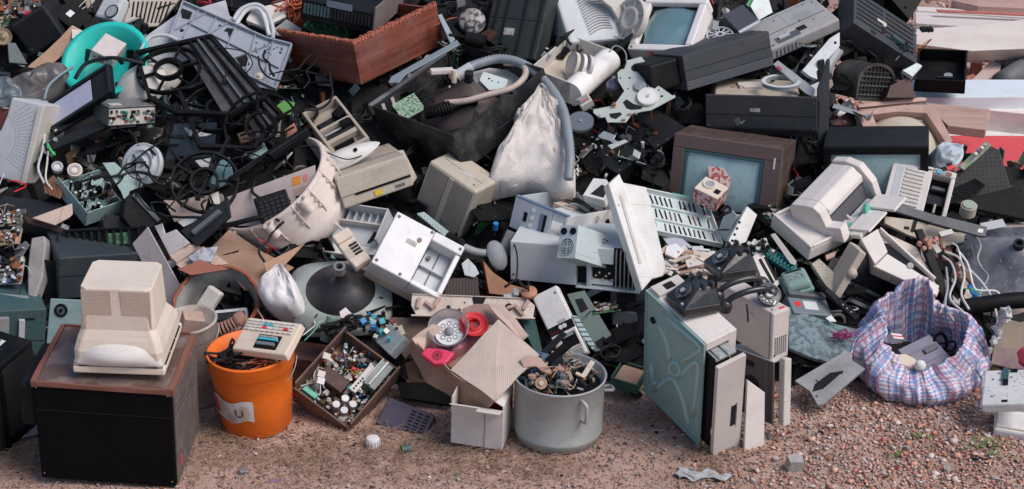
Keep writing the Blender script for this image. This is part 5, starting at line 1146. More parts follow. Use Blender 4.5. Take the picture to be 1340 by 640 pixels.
    for k,(a,b_,th,lab) in enumerate((((352,205,-.1),(402,172,-.1),.05,'thick black plastic bar leaning over the white washing machine tub'),((258,262,-.08),(300,180,-.06),.018,'thin black plastic spoke crossing the lower fan ring'),((300,235,-.08),(352,200,-.09),.02,'black broken frame leg between the two fan rings'),((150,150,.0),(205,128,-.05),.02,'short black strut behind the metal recorder'),((228,60,-.04),(305,125,-.07),.012,'thin black rail lying along the topmost fan shroud'))):
        A,B = at(*a),at(*b_); c = (A + B) / 2; q = MB().bar(A - c,B - c,th,th * .45,BLACK); q.bar(A - c + Vector((0,-.004,.01)),B - c + Vector((0,-.004,.01)),th * .3,th * .2,DGREY)
        tag(q.build('black_bar',None,.002,M=Matrix.Translation(c)),lab,'plastic bar')
    # pale translucent machine panel
    pl = PL(300,60,(.0,-.55,.83),.0)
    GP = mat('bluish_grey_panel',(.36,.39,.45),.45,dirt=.5,dcol=(.22,.24,.27))
    def ribs(mb,p):
        R_ = random.Random(12)
        q = p.poly([(240,4),(350,52),(382,60),(361,118),(222,52)]); 
        for i in range(len(q)): a,b = q[i],q[(i + 1) % len(q)]; mb.bar((*a,.006),(*b,.006),.006,.02,GP)
        for a,b in (((245,30),(365,90)),((262,12),(240,50)),((285,22),(262,66)),((310,32),(292,78)),((335,45),(322,92)),((358,55),(345,105)),((230,40),(270,18)),((300,80),(352,60)),((250,60),(300,30))): mb.bar((*p.l(*a),.004),(*p.l(*b),.004),.003,.012,GP)
        for k in range(26): mb.cb((*p.l(R_.uniform(335,370),R_.uniform(52,72)),.003),(.006,.006,.01),R_.choice([GP,MGREY,GP]),(0,0,30))
        for u,v,r_ in ((245,17,.010),(238,40,.008),(288,34,.006),(296,40,.007)): mb.cyl((*p.l(u,v),-.0),r_,.002,VOID)
        mb.cyl((*p.l(340,103),0),.017,.018,CREAM); mb.cyl((*p.l(340,103),.018),.008,.006,OFFW)
    plate('washer_back_panel','large pale blue-grey ribbed machine panel with cut-outs behind the fan shrouds','machine panel',pl,[(240,4),(350,48),(383,58),(361,118),(330,112),(222,52)],.006,GP,.001,holes=[[(309,77),(322,70),(327,85),(316,88)],[(296,36),(306,38),(300,50)],[(236,10),(252,16),(248,26),(238,24)]],extra=ribs)
    pl = PL(240,50,(-.1,-.5,.8),.05)
    plate('white_sheet','crumpled white plastic sheeting behind the pale ribbed panel','plastic sheet',pl,[(170,62),(232,18),(295,0),(300,20),(330,40),(240,80),(190,80)],.01,mat('white_film',(.55,.55,.58),.45,dirt=.35))
    for k,(pts,lab) in enumerate((([(305,27,-.03),(316,12,-.05),(335,6,-.06),(350,16,-.05),(357,38,-.03),(357,50,.0)],'outer pale grey cable arching over the planter edge'),([(308,33,-.02),(322,14,-.04),(338,12,-.05),(346,24,-.04),(352,46,-.02)],'inner pale grey cable arching over the planter edge'))):
        cable('pale_cable',lab,pts,.009,LGREY,n=10)
    cable('grey_cable','pale grey cable looping above the turquoise basin',[(182,70,-.03),(195,50,-.04),(215,46,-.04),(232,52,-.03)],.008,LGREY)
    cable('black_hose','thick black cable arching over the turquoise basin and the metal drive',[(98,103,-.05),(112,84,-.08),(140,76,-.1),(165,78,-.1),(190,84,-.06)],.008,DGREY)
    cable('teal_cable','thin grey-blue cable hanging from the turquoise basin',[(58,130,-.02),(64,112,-.03),(82,96,-.03),(96,88,-.02)],.006,mat('greyblue_rubber',(.18,.25,.27),.5))
    # top edge things
    pl = PL(200,15,(.1,-.75,.65),.06)
    plate('beige_vent_panel','beige curved vent panel with long slots at the top edge','vent panel',pl,[(168,-12),(245,-14),(206,34),(158,38),(170,8)],.02,BEIGE,.004,extra=lambda mb,p: [mb.prism(p.poly([(174 + k * 6,2),(176.5 + k * 6,2),(173 + k * 5.2,30),(170.5 + k * 5.2,30)]),.0,.001,VOID) for k in range(9)])
    r,w,d,h = T('beige_top','grey_housing','pale grey machine housing with round knob at the top left edge','machine housing'); W,D = w / 2,d / 2
    MB().box(-W,W,-D,D,0,h,LGREY,t=(.85,.85)).build('housing',r,.012); MB().ring((W * .5,-D * .3,h),.03,.027,.006,DGREY).cyl((W * .5,-D * .3,h),.027,.004,GREYP).build('knob',r)
    pl = PL(265,10,(0,-.7,.7),.1)
    plate('dark_tv_back','dark ribbed television back behind the crumpled white sheeting','television back',pl,[(215,-20),(335,-20),(318,22),(300,12),(240,22)],.08,BLACK,.006,extra=lambda mb,p: [mb.prism(p.poly([(228 + k * 9,-15),(231 + k * 9,-15),(233 + k * 9,14),(230 + k * 9,14)]),0,.006,DGREY) for k in range(9)])
    r = MB(); r.box(-.06,.06,-.05,.05,-.06,0,BLACK); r.box(-.025,.0,-.015,.015,0,.001,PAPER); tag(r.build('black_module',None,.004,M=fr(at(95,20,.05),(.2,-.6,.75),-35)),'black plastic module with a white sticker behind the slatted black monitor','module')
    pl = PL(20,10,(0,-.7,.7),.05)
    r = empty('tuner_board',pl.M,'open circuit frame with wires in the top left corner','circuit board'); board(r,'components',-.10,.10,-.05,.06,0,60,31,PCBB,cols=[BLACK,STEEL,STEEL,RED,CREAM,COPPER,DGREY,BLACK])
    disc('brass_wheel','small dirty brass wheel at the left edge under the corner circuit frame','wheel',4,48,(.2,-.8,.5),.03,[(0,.006),(.012,.006),(.014,.0),(.03,.0),(.034,.006),(.036,0),(.036,-.01)],mat('dirty_brass',(.30,.24,.16),.5,metal=.5,dirt=.4),.02)
    pl = PL(20,70,(.3,-.85,.4),.04)
    plate('teal_grey_case','dull grey-teal metal case below the brass wheel','metal case',pl,[(10,56),(20,56),(36,84),(12,82)],.05,mat('dull_teal',(.14,.18,.18),.5,dirt=.5))
upper_left()
# ---------------- middle left
def mid_left():
    r,w,d,h = T('teal_tray','metal_chassis','pale teal perforated metal chassis full of dark parts below the white drum','metal chassis'); W,D = w / 2,d / 2; TM = mat('pale_teal_metal',(.30,.43,.42),.4,dirt=.35)
    b = MB(); b.box(-W,W,-D,D,0,.003,TM); b.box(-W,W,-D,-D + .003,.003,h,TM); b.box(W - .003,W,-D,D,.003,h,TM); b.box(-W,-W + .003,-D,D,.003,h * .5,TM); b.build('tray',r,.001)
    o = board(r,'components',-W + .01,W - .01,-D + .01,D - .01,.004,80,41,None,hmax=.06,cols=[BLACK,BLACK,BLACK,BLACK,DGREY,DGREY,BEIGE,STEEL,PCBB])
    pl = PL(160,240,(.3,-.6,.75),-.05)
    plate('perforated_plate','pale teal perforated metal plate right of the metal chassis','metal plate',pl,[(134,213),(150,212),(172,232),(190,242),(170,250),(165,268),(158,250)],.003,mat('perf_teal',(.30,.43,.42),.4,dirt=.3,pat=('dots',160,(0,1),.45),col2=(.02,.03,.03)))
    pl = PL(70,242,(-.2,-.6,.8),-.01)
    plate('brown_board','brown ridged circuit strip left of the pale teal chassis','circuit board',pl,[(57,240),(70,229),(84,246),(78,260),(58,252)],.006,PCBB,extra=lambda mb,p: [mb.bar((*p.l(60 + k * 4,238),.002),(*p.l(66 + k * 4,256),.002),.003,.004,COPPER) for k in range(4)])
    r,w,d,h = T('mon_slab','black_recorder','wide rounded black plastic case with a small white sticker at the left edge','plastic case'); W,D = w / 2,d / 2
    MB().box(-W,W,-D,D,0,h,DGREY,t=(.9,.8)).build('case',r,.02,seg=3); MB().box(W * -.1,W * .05,-D - .002,-D + .006,h * .35,h * .65,PAPER).build('sticker',r)
    pl = PL(70,282,(-.1,-.35,.93),-.06)
    plate('cardboard_offcut','pale pinkish cardboard offcut lying across the black case','cardboard',pl,[(42,285),(94,266),(95,279),(90,284),(71,294)],.006,CARDL)
    pl = PL(60,290,(-.1,-.8,.5),-.03)
    plate('maroon_strip','dark maroon strip under the pale cardboard offcut','strip',pl,[(30,283),(40,285),(72,294),(86,300),(80,305),(36,292)],.01,WOODD)
    pl = PL(12,286,(-.1,-.5,.85),-.06)
    r = empty('circuit_board',pl.M,'cream-edged circuit board with loose parts at the left edge','circuit board'); board(r,'components',-.06,.05,-.035,.035,0,70,51,mat('olive_board',(.28,.27,.16),.5,dirt=.3),hmax=.012)
    pl = PL(12,312,(-.1,-.5,.85),-.03)
    r = empty('circuit_board',pl.M,'tan component board with an orange block at the left edge','circuit board'); board(r,'components',-.06,.045,-.03,.04,0,60,52,mat('tan_board',(.34,.25,.15),.5,dirt=.3),hmax=.02); MB().cb((-.04,.0,.012),(.03,.03,.02),mat('orange_part',(.6,.14,.03),.5)).build('orange_block',r)
    # grey plastic frame with board
    pl = PL(40,350,(-.15,-.7,.7),-.02)
    FRM = mat('grey_beige_frame',(.38,.35,.34),.5,dirt=.5)
    t = plate('printer_end','dirty beige plastic end frame beside the tan component board','plastic frame',pl,[(41,311),(58,308),(60,318),(56,362),(44,395),(28,402),(25,392),(36,385),(36,350),(38,330)],.05,FRM,.006)
    pl = PL(10,355,(-.1,-.6,.8),-.01)
    r = empty('power_board',pl.M,'power supply board crowded with transformers and black capacitors at the left edge','circuit board'); board(r,'components',-.10,.06,-.055,.05,0,110,53,GREYP,hmax=.035,cols=[BLACK,BLACK,BLACK,DGREY,STEEL,WHITE,COPPER,DGREY,LGREY,PCBB,mat('dull_blue_part',(.08,.14,.22),.5)])
    pl = PL(15,392,(-.05,-.85,.5),-.0)
    plate('grey_rail','grey slotted plastic rail under the power supply board','rail',pl,[(-12,383),(35,387),(40,398),(28,404),(-12,395)],.03,GREYP)
    r,w,d,h = T('black_rack','black_card_rack','long black card rack with green boards inside above the labelled dark case','electronics rack'); W,D = w / 2,d / 2
    b = MB(); b.box(-W,W,-D + .01,D,0,h,BLACK); b.frame(-W,W,0,h,0,.012,.008,BLACK,Matrix.Translation((0,-D + .01,0)) @ Matrix.Rotation(math.pi / 2,4,'X')); b.build('case',r,.002); q = MB()
    for k in range(9): q.box(-W * .9 + k * W * .2,-W * .9 + k * W * .2 + .006,-D - .003,-D + .01,.01,h - .01,DGREY)
    for k in (5,6,7): q.box(-W * .85 + k * W * .2,-W * .85 + k * W * .2 + .02,-D + .004,-D + .0095,.02,h - .02,GREEN)
    q.build('rack_slots',r)
    r,w,d,h = T('label_case','dark_case','dark blue-black equipment case with two small white labels behind the white monitor','case'); W,D = w / 2,d / 2
    MB().box(-W,W,-D,D,0,h,mat('bluish_black_case',(.03,.042,.05),.45,dirt=.35)).build('case',r,.005)
    for z in (.62,.42): MB().box(-W * .25,W * .25,-D - .0015,-D + .001,h * z,h * (z + .10),LGREY).build('label',r)
    pl = PL(65,365,(.2,-.95,.2),.03)
    plate('black_side_panel','tall black panel wedged between the beige end frame and the labelled case','panel',pl,[(58,340),(80,345),(78,420),(58,410)],.01,BLACK)
    r,w,d,h = T('teal_case','teal_case','dark teal metal computer case at the left edge above the black monitor','computer case'); W,D = w / 2,d / 2
    MB().box(-W,W,-D,D,0,h,TEALD).build('case',r,.004); q = MB(); q.box(-W * .9,-W * .3,-D - .02,-D,h * .6,h * .9,GREYP); q.box(W * .05,W * .25,-D - .015,-D,h * .55,h * .85,LGREY); q.box(W * .2,W * .6,-D - .001,-D,h * .82,h * .86,VOID); q.build('bracket',r,.002)
    pl = PL(90,430,(0,-.95,.3),.05)
    plate('speaker_plate','pale teal metal panel with a black round port left of the white monitor','metal panel',pl,[(66,391),(110,393),(110,480),(58,480)],.012,mat('pale_teal_panel',(.26,.37,.37),.4,dirt=.3),.002,extra=lambda mb,p: (mb.ring((*p.l(80,406),0),.024,.015,.005,BLACK),mb.cyl((*p.l(80,406),0),.015,.002,MGREY),mb.cyl((*p.l(80,406),.002),.007,.004,BLACK)))
    pl = PL(207,350,(-.3,-.9,.25),.02)
    plate('mauve_panel','pale mauve pointed panel leaning behind the white monitor','panel',pl,[(173,319),(193,297),(240,382),(236,392),(222,402),(205,380)],.006,mat('mauve_white_panel',(.48,.42,.43),.5,dirt=.3))
    pl = PL(185,280,(.45,-.75,.4),.0)
    plate('black_screen_shell','black rounded screen shell with grey rim above the mauve panel','monitor shell',pl,[(163,262),(172,254),(182,252),(206,288),(205,297),(190,304),(172,300),(160,285)],.06,BLACK,.012,extra=lambda mb,p: mb.bar((*p.l(174,254),.005),(*p.l(208,290),.005),.02,.012,MGREY))
    pl = PL(150,292,(.1,-.9,.4),.03)
    plate('black_panel_piece','flat black panel piece with one screw hole above the card rack','panel',pl,[(137,280),(165,284),(180,305),(135,302)],.01,mat('smooth_black',(.02,.018,.02),.5,dirt=.3),holes=[(147,293,.003)])
    # cardboard nest
    for k,(pts,n,dd,lab,m) in enumerate((([(202,296),(212,292),(216,306),(230,300),(248,318),(222,335)],(-.5,-.6,.6),-.02,'white inner face of the open cardboard box below the lower fan ring',CARDW),([(222,335),(248,320),(262,323),(232,345)],(.2,-.9,.3),-.02,'front side of the open cardboard box below the lower fan ring',CARDL),
        ([(222,338),(266,322),(300,345),(262,352),(240,355)],(0,-.6,.8),.01,'brown cardboard sheet right under the open cardboard box',CARDL),([(275,325),(300,300),(345,330),(385,350),(350,375),(320,380),(290,345)],(.1,-.6,.8),.05,'large dark brown cardboard sheet below the washing machine tub',CARD),
        ([(345,345),(400,318),(375,345),(352,368)],(.5,-.7,.4),.02,'folded brown cardboard edge right of the dark brown sheet',CARD),([(214,262),(240,262),(275,250),(266,280),(228,290)],(-.1,-.6,.8),.03,'pinkish crumpled cardboard seen through the lower fan ring',CARDL),([(232,352),(262,340),(300,352),(250,360)],(0,-.5,.8),-.03,'reddish torn cardboard strip on the rim of the tilted bucket',mat('red_brown_card',(.30,.11,.075),.9,dirt=.3)))):
        o = plate('cardboard_sheet',lab,'cardboard',PL(sum(p[0] for p in pts) / len(pts),sum(p[1] for p in pts) / len(pts),n,dd),pts,.005,m)
    pl = PL(265,333,(0,-.6,.8),-.03); plate('crumpled_packet','crumpled grey-white packet on the brown cardboard sheet','packet',pl,[(245,336),(262,325),(285,322),(276,342),(255,345)],.012,mat('greywhite_packet',(.42,.42,.46),.5,dirt=.5,pat=('blotch',40),col2=(.25,.26,.3)),.003)
    pl = PL(268,290,(-.2,-.7,.7),-.09)
    t = plate('handle_panel','black plastic panel with a raised handle bar left of the washing machine tub','plastic panel',pl,[(236,302),(298,258),(302,283),(258,322)],.012,DGREY,.003,extra=lambda mb,p: mb.bar((*p.l(254,307),.012),(*p.l(290,278),.012),.018,.02,MGREY))
    # green and teal bits seen through the rings
    for k,(pts,m,lab) in enumerate((([(362,138),(372,131),(386,134),(380,150),(364,150)],mat('leaf_green',(.10,.32,.06),.5),'bright green plastic piece seen through the large fan ring'),([(318,203),(345,185),(352,200),(330,208)],TEALM,'pale teal plate seen through the large fan ring'),([(276,215),(300,205),(306,230),(290,245),(276,240)],mat('slate_blue_plate',(.12,.22,.27),.4,dirt=.3),'slate blue panel seen beside the lower fan ring'),([(232,157),(248,170),(262,168),(286,172),(270,178),(250,180)],LGREY,'pale pointed bracket hanging under the second fan shroud'),([(372,170),(385,160),(392,178),(375,182)],mat('brick_red_bit',(.35,.13,.09),.7),'brick red scrap at the right of the large fan ring'),([(255,210),(276,206),(272,222),(262,218)],LGREY,'pale plastic foot inside the lower fan ring'),([(310,175),(340,165),(335,182),(315,188)],PCBB,'coppery circuit scrap behind the hub of the large fan ring'),([(272,256),(286,250),(288,268),(276,266)],OFFW,'folded white card piece right of the lower fan ring'),([(232,290),(268,275),(275,280),(240,297)],LGREY,'curved pale strip under the lower fan ring'),([(352,158),(368,156),(366,178),(352,182)],mat('toothed_black',(.02,.02,.02),.5,pat=('stripes',120,1,.5),col2=(.5,.42,.35)),'black toothed strip inside the large fan ring'))):
        c = (sum(p[0] for p in pts) / len(pts),sum(p[1] for p in pts) / len(pts)); plate('plastic_scrap',lab,'plastic scrap',PL(*c,(0,-.7,.7),.0),pts,.006,m)
    pl = PL(245,190,(.2,-.9,.35),.06)
    t = plate('dark_monitor','large dark blue-black monitor face sunk behind the second fan shroud','monitor',pl,[(218,152),(290,150),(288,215),(205,222)],.2,BLACK,.008); MB().prism(pl.poly([(228,162),(284,160),(280,205),(216,210)]),0,.004,mat('dark_crt',(.012,.025,.035),.12,dirt=.2,coat=.4)).build('screen',t)
    crt_ = T('mon_dot','dotted_grille_monitor','brownish beige monitor side with dotted grille beneath the metal recorder','monitor'); r,w,d,h = crt_
    MB().box(-w / 2,w / 2,-d / 2,d / 2,0,h,mat('brown_beige_dots',(.20,.17,.15),.5,dirt=.4,pat=('dots',200,(0,2),.5),col2=(.05,.04,.04))).build('housing',r,.006)
    cable('black_cable','black cable loop left of the card rack',[(82,300,-.03),(76,312,-.03),(80,326,-.03),(95,332,-.03),(130,334,-.02)],.004)
    cable('green_cable','short bright green wire left of the dotted speaker casing',[(62,188,-.05),(66,196,-.06),(72,203,-.05)],.005,mat('bright_green',(.06,.5,.12),.4),cat='wire')
    for k,(u,v,lab) in enumerate(((75,218,'white coiled bracket beside the speaker casing'),(98,222,'cream round motor beside the pale teal chassis'))):
        tag(MB().cyl((0,0,-.02),.028 if k else .02,.02,CREAM if k else LGREY).ring((0,0,0),.022,.012,.004,GREYP).build('motor_part',None,.001,M=fr(at(u,v,-.03),(.2,-.6,.7))),lab,'motor part')
    pl = PL(55,225,(-.1,-.9,.3),.0)
    cable('white_cable','curved pale cable beside the speaker casing',[(60,165,-.0),(56,195,-.02),(50,220,-.02),(58,240,-.01)],.005,LGREY); cable('white_cable','second pale cable hanging right of the speaker casing',[(64,185,-.0),(62,210,-.03),(60,235,-.02),(70,250,.0)],.004,OFFW)
mid_left()
def tangle():
    R = random.Random(51)
    for k in range(52):
        u,v = R.uniform(165,400),R.uniform(95,290); a = R.uniform(0,6.28); L = R.uniform(30,80); pts = []
        for j in range(5): pts.append((u,v,R.uniform(-.10,-.03))); a += R.uniform(-.9,.9); u += math.cos(a) * L / 3; v += math.sin(a) * L / 4.5
        cable('thin_black_cable','thin black cable winding through the fan shrouds',pts,R.uniform(.0022,.0055),RUBBER,group='thin black cables tangled in the fan shrouds',n=6)
tangle()
# ---------------- centre left
def centre():
    # wooden planter box with things in it
    r,w,d,h = T('planter','wooden_box','large open reddish-brown veneered wooden box with splintered rim at the top','wooden box'); W,D = w / 2,d / 2; t = .012
    b = MB(); b.box(-W,W,-D,-D + t,0,h,WOODR); b.build('side',r,.001); MB().box(W - t,W,-D + t,D,0,h,WOODR).build('side',r,.001); MB().box(-W,-W + t,-D + t,D,0,h,WOODR).build('side',r,.001); MB().box(-W + t,W - t,D - t,D,0,h * .9,WOODR).build('side',r,.001)
    MB().box(-W + t,W - t,-D + t,D - t,0,.01,BLACK).box(-W + t,W - t,-D + t,D - t,h * .5,h * .55,BLACK).build('base',r)
    q = MB(); R_ = random.Random(6)
    for k in range(90):
        s = k / 90; q.cb((-W + s * w,-D + t / 2,h),(w / 80,t + R_.uniform(-.002,.008),R_.uniform(.004,.018)),CHIP); q.cb((W - t / 2,-D + s * d,h),(t + R_.uniform(-.002,.008),d / 80,R_.uniform(.004,.022)),CHIP)
    q.build('splintered_rim',r)
    q = MB(); q.cb((-.0,0,0),(.19,.12,.01),GREEN)
    for k in range(120): q.cb((R_.uniform(-.09,.09),R_.uniform(-.055,.055),.008),(R_.uniform(.003,.012),R_.uniform(.003,.01),R_.uniform(.004,.014)),R_.choice([GREEN,GREEN,mat('dark_moss',(.02,.06,.03),.7),COPPER,MINT]),(0,0,R_.choice((0,45))))
    tag(q.build('green_circuit_board',M=fr(at(432,36,-.0),(0,-.5,.85),-35)),'dark green solder-side circuit board lying in the wooden box','circuit board')
    r,w,d,h = T('top_tv_l','slotted_television','black slotted television cabinet with brown side standing in the wooden box','television'); W,D = w / 2,d / 2
    MB().box(-W,W,-D,D,0,h,BLACK).build('cabinet',r,.003); MB().box(W + .001,W + .008,-D,D,0,h * 1.3,mat('brown_grey_side',(.20,.16,.15),.6,dirt=.4)).build('side_panel',r); q = MB()
    for k in range(20): q.box(-W * .92 + k * w * .047,-W * .92 + k * w * .047 + w * .03,-D - .006,-D,h * .35,h * .85,TEALD if k < 8 else DGREY)
    q.build('vent_slots',r); MB().box(-W * .3,W * .4,-D - .004,-D,h * .9,h * 1.2,mat('blue_grey_window',(.15,.2,.24),.3)).build('window',r)
    pl = PL(352,25,(.1,-.6,.8),.0)
    plate('pale_cover','pale plastic cover inside the left end of the wooden box','plastic cover',pl,[(330,12),(378,0),(374,22),(345,36),(322,26)],.02,OFFW); plate('grey_sheet','grey sheet standing in the left of the wooden box','sheet',PL(375,35,(.1,-.7,.7),-.0),[(358,38),(375,25),(395,38),(390,52),(362,46)],.005,GREYP)
    q = MB(); R_ = random.Random(15)
    for k in range(14): q.tube([Vector((R_.gauss(0,.03),R_.gauss(0,.03),R_.gauss(0,.02))) for _ in range(5)],.003,mat('orange_wire',(.45,.10,.04),.5,dirt=.3),5,step=5)
    tag(q.build('wire_coil',M=Matrix.Translation(at(386,10,.0))),'orange-red coil of wire at the left rear of the wooden box','wire')
    # black tv cabinet open with tube
    r,w,d,h = T('black_box','open_television_cabinet','open black television cabinet with broken rim, picture tube showing inside','television'); W,D = w / 2,d / 2; t = .006
    SB = mat('scuffed_black',(.014,.015,.017),.4,dirt=.7,dcol=(.10,.09,.085),scale=14)
    for a in ((-W,W,-D,-D + t,0,h),(-W,-W + t,-D + t,D,0,h),(-W,W,D,D + t,0,h)): MB().box(*a,SB).build('wall',r,.002)
    q = MB(); ds = [-D,-D * .55,-D * .45,-D * .4,D * .0,D * .08,D * .3,D]; hs = [h,h,h * 1.18,h,h * .97,h * 1.12,h * .9,h]
    for k in range(len(ds) - 1): q.add([(W - t,ds[k] + (t if k == 0 else 0),0),(W - t,ds[k + 1],0),(W - t,ds[k + 1],hs[k + 1]),(W - t,ds[k] + (t if k == 0 else 0),hs[k]),(W,ds[k] + (t if k == 0 else 0),0),(W,ds[k + 1],0),(W,ds[k + 1],hs[k + 1]),(W,ds[k] + (t if k == 0 else 0),hs[k])],[(0,1,2,3),(7,6,5,4),(3,2,6,7),(0,4,5,1),(1,5,6,2),(0,3,7,4)],SB)
    q.build('wall',r)
    MB().box(-W,W,-D,D,-.006,0,BLACK).box(-W + t,W - t,-D + t,D - t,.04,.045,VOID).build('floor',r)
    MB().box(-W - .025,-W,-D,D,h * .9,h,mat('grey_blue_trim',(.22,.25,.27),.4,dirt=.3)).build('rim_trim',r)
    q = MB(); [q.box(-W + t,-W + t + .004,-D * .85 + k * .05,-D * .85 + k * .05 + .015,h * .6,h * .9,OFFW) for k in range(2)]; q.build('label',r)
    n = Vector((.05,-.3,.95)).normalized(); p = at(612,138,.07)
    tb = empty('picture_tube',fr(p,n,10),'bare brown-black picture tube lying in the open black television cabinet','picture tube')
    MB().lathe([(.19,-.07),(.185,-.04),(.15,.0),(.10,.045),(.06,.075),(.035,.10),(.02,.12)],mat('brown_black_funnel',(.10,.07,.065),.35,dirt=.5,dcol=(.05,.045,.045)),40,sx=1.0,sy=.8).build('funnel',tb); MB().cyl((0,0,.11),.018,.05,DGREY).build('neck',tb)
    q = MB(); R_ = random.Random(2); q.cb((0,0,0),(.10,.09,.003),mat('pale_green_board',(.20,.32,.20),.5,dirt=.4,pat=('blotch',90),col2=(.35,.45,.33)))
    for k in range(60): q.cb((R_.uniform(-.048,.048),R_.uniform(-.043,.043),.003),(.004,.004,.004),R_.choice([MINT,OFFW,GREEN,STEEL]))
    tag(q.build('small_circuit_board',M=fr(at(535,140,.0),(-.05,-.6,.8),33)),'small pale green circuit board tilted in the left of the open black cabinet','circuit board')
    q = MB(); q.tube([(-.10,0,0),(-.05,0,.01),(0,.02,.02),(.06,.05,.03),(.10,.06,.03)],.020,BLACK,14)
    P = spline([(-.10,0,0),(-.05,0,.01),(0,.02,.02)],5)
    for i in range(0,len(P) - 1): X = Matrix.Translation(P[i]) @ (P[i + 1] - P[i]).to_track_quat('Z','Y').to_matrix().to_4x4(); q.ring((0,0,0),.027,.018,.006,BLACK,X,18)
    tag(q.build('bellows_tube',M=Matrix.Translation(at(590,148,-.04))),'ribbed black rubber bellows tube on the picture tube','tube')
    q = MB(); q.cb((0,0,0),(.09,.035,.02),OFFW,(0,0,10)); q.cb((.045,-.03,-.01),(.03,.045,.02),mat('peach_plastic',(.55,.33,.24),.5,dirt=.3),(0,0,15)); q.cyl((.05,-.05,-.03),.011,.05,CREAM); q.cb((-.03,-.012,.0),(.05,.008,.012),COPPER); tag(q.build('hose_end',None,.004,M=Matrix.Translation(at(578,93,-.06))),'dirty white and peach plastic hose fitting above the open black cabinet','hose fitting')
    cable('white_handle','long curved white and peach plastic handle over the picture tube',[(582,135,-.06),(610,132,-.08),(640,124,-.1),(668,116,-.11),(684,104,-.11),(688,92,-.1),(680,84,-.08),(660,82,-.06)],.013,mat('peach_white',(.58,.46,.40),.4,dirt=.4),'handle',n=10)
    cable('vacuum_hose','long grey corrugated vacuum hose arching round the white bag',[(602,98,-.07),(612,90,-.08),(624,84,-.08),(652,77,-.08),(680,82,-.09),(703,97,-.10),(724,120,-.12),(737,145,-.13),(743,175,-.13),(746,205,-.12),(744,235,-.08)],.0165,mat('grey_hose',(.24,.28,.31),.4,dirt=.3),'hose',n=14,rib=.18,step=14)
    tag(MB().cyl((0,0,-.03),.024,.07,LGREY,r2=.018).build('hose_cuff',M=fr(at(606,94,-.085),(.7,.1,.5))),'pale grey cuff at the end of the vacuum hose','hose cuff')
    pl = PL(645,97,(0,-.55,.83),-.03)
    plate('metal_bracket','pale metal plate with punched holes beside the vacuum hose','metal plate',pl,[(627,105),(632,93),(665,104),(660,116),(640,118)],.01,PANEL,.002,holes=[(640,103,.004),(644,106,.003),(652,108,.003)])
    plate('white_cover_shell','white plastic shell under the vacuum hose','plastic shell',PL(655,92,(0,-.4,.9),.02),[(612,95),(640,88),(680,92),(690,108),(660,120),(625,110)],.03,OFFW,.006)
    pl = PL(678,128,(.2,-.6,.75),-.02)
    plate('terminal_block','black terminal block with red mark beside the white plastic bag','terminal block',pl,[(655,120),(688,114),(698,124),(690,140),(660,128)],.02,BLACK,.003,extra=lambda mb,p: (mb.prism(p.poly([(668,119),(686,117),(695,125),(686,134)]),0,.004,GREYP),mb.bar((*p.l(672,118),.006),(*p.l(677,124),.006),.003,.002,PINK),[mb.cyl((*p.l(662 + k * 5,124 + k * 2),0),.006,.006,DGREY) for k in range(5)]))
    # white plastic bag
    pl = PL(695,200,(.05,-.72,.68),-.02)
    BAG = mat('white_bag_film',(.72,.67,.63),.8,dirt=.35,dcol=(.46,.35,.32),scale=16,bump=.5)
    drape('white_plastic_bag','large crumpled whitish plastic bag below the vacuum hose','plastic bag',pl,(707,122),[(638,250),(641,230),(648,205),(662,180),(675,160),(673,148),(688,142),(698,126),(708,114),(718,126),(732,142),(741,165),(743,190),(750,220),(757,243),(752,262),(740,262),(715,252),(690,247),(660,252)],.05,BAG,5,.010,7,crumple=.013,facet=(44,15))
    # upper middle top edge
    r,w,d,h = T('ridged_tv','television_shell','dark grey-green television back with long vertical ridges at the top edge','television back'); W,D = w / 2,d / 2; GT = mat('dark_greenish_plastic',(.022,.030,.031),.5,dirt=.4)
    MB().box(-W,W,-D,D,0,h,GT).build('shell',r,.006); q = MB(); [q.box(-W + x * w,-W + x * w + .008,-D - .006,-D,0,h,VOID if x > .1 else GT) for x in (.12,.30,.62,.9)]; q.build('ridge',r)
    q = MB(); q.lathe([(0,.02),(.05,.02),(.055,.0)],mat('mottled_white',(.45,.43,.43),.6,dirt=.8,pat=('blotch',40),col2=(.05,.05,.05)),24); tag(q.build('speaker_cone',M=fr(at(618,28,.0),(0,-.8,.6))),'mottled white round part in the dark left of the ridged television back','round part')
    q = MB(); q.cyl((0,0,0),.028,.08,BLACK,ax=0); q.ring((.08,0,0),.03,.02,.006,DGREY,Matrix.Rotation(math.pi / 2,4,'Y')); tag(q.build('black_motor',M=fr(at(610,50,-.0),(0,-.6,.8),-15)),'black cylinder motor below the mottled round part','motor')
    plate('grey_metal_bar','grey metal bar running from the wooden box to the open black cabinet','metal bar',PL(590,45,(.4,-.8,.4),-.0),[(573,20),(578,18),(596,52),(590,58)],.01,mat('blue_grey_metal',(.25,.30,.34),.4,metal=.3,dirt=.4)); 
    plate('grey_metal_bar','long thin grey metal rail along the far rim of the open black cabinet','metal bar',PL(560,78,(.0,-.5,.85),-.02),[(508,108),(512,100),(598,52),(602,58),(530,98),(522,108)],.008,mat('blue_grey_metal',(.25,.30,.34),.4,metal=.3,dirt=.4))
    # side monitor and open tray
    r,w,d,h = T('side_mon','grey_monitor_casing','pale grey monitor casing with curved ridges at the top right of the vacuum hose','monitor'); W,D = w / 2,d / 2
    RB = mat('ridged_grey',(.40,.37,.36),.5,dirt=.4)
    MB().box(-W,W,-D,D,0,h,LGREY,t=(.9,.9)).build('casing',r,.012); q = MB()
    for k in range(17): 
        pts = [(-W * .2 + W * .9 * t_,-D - .001 + 0,h * (.1 + k * .045) + .03 * math.sin(t_ * 2.2)) for t_ in (0,.25,.5,.75,1)]; q.tube(pts,.0022,GREYP,5,step=2)
    q.build('ridge',r)
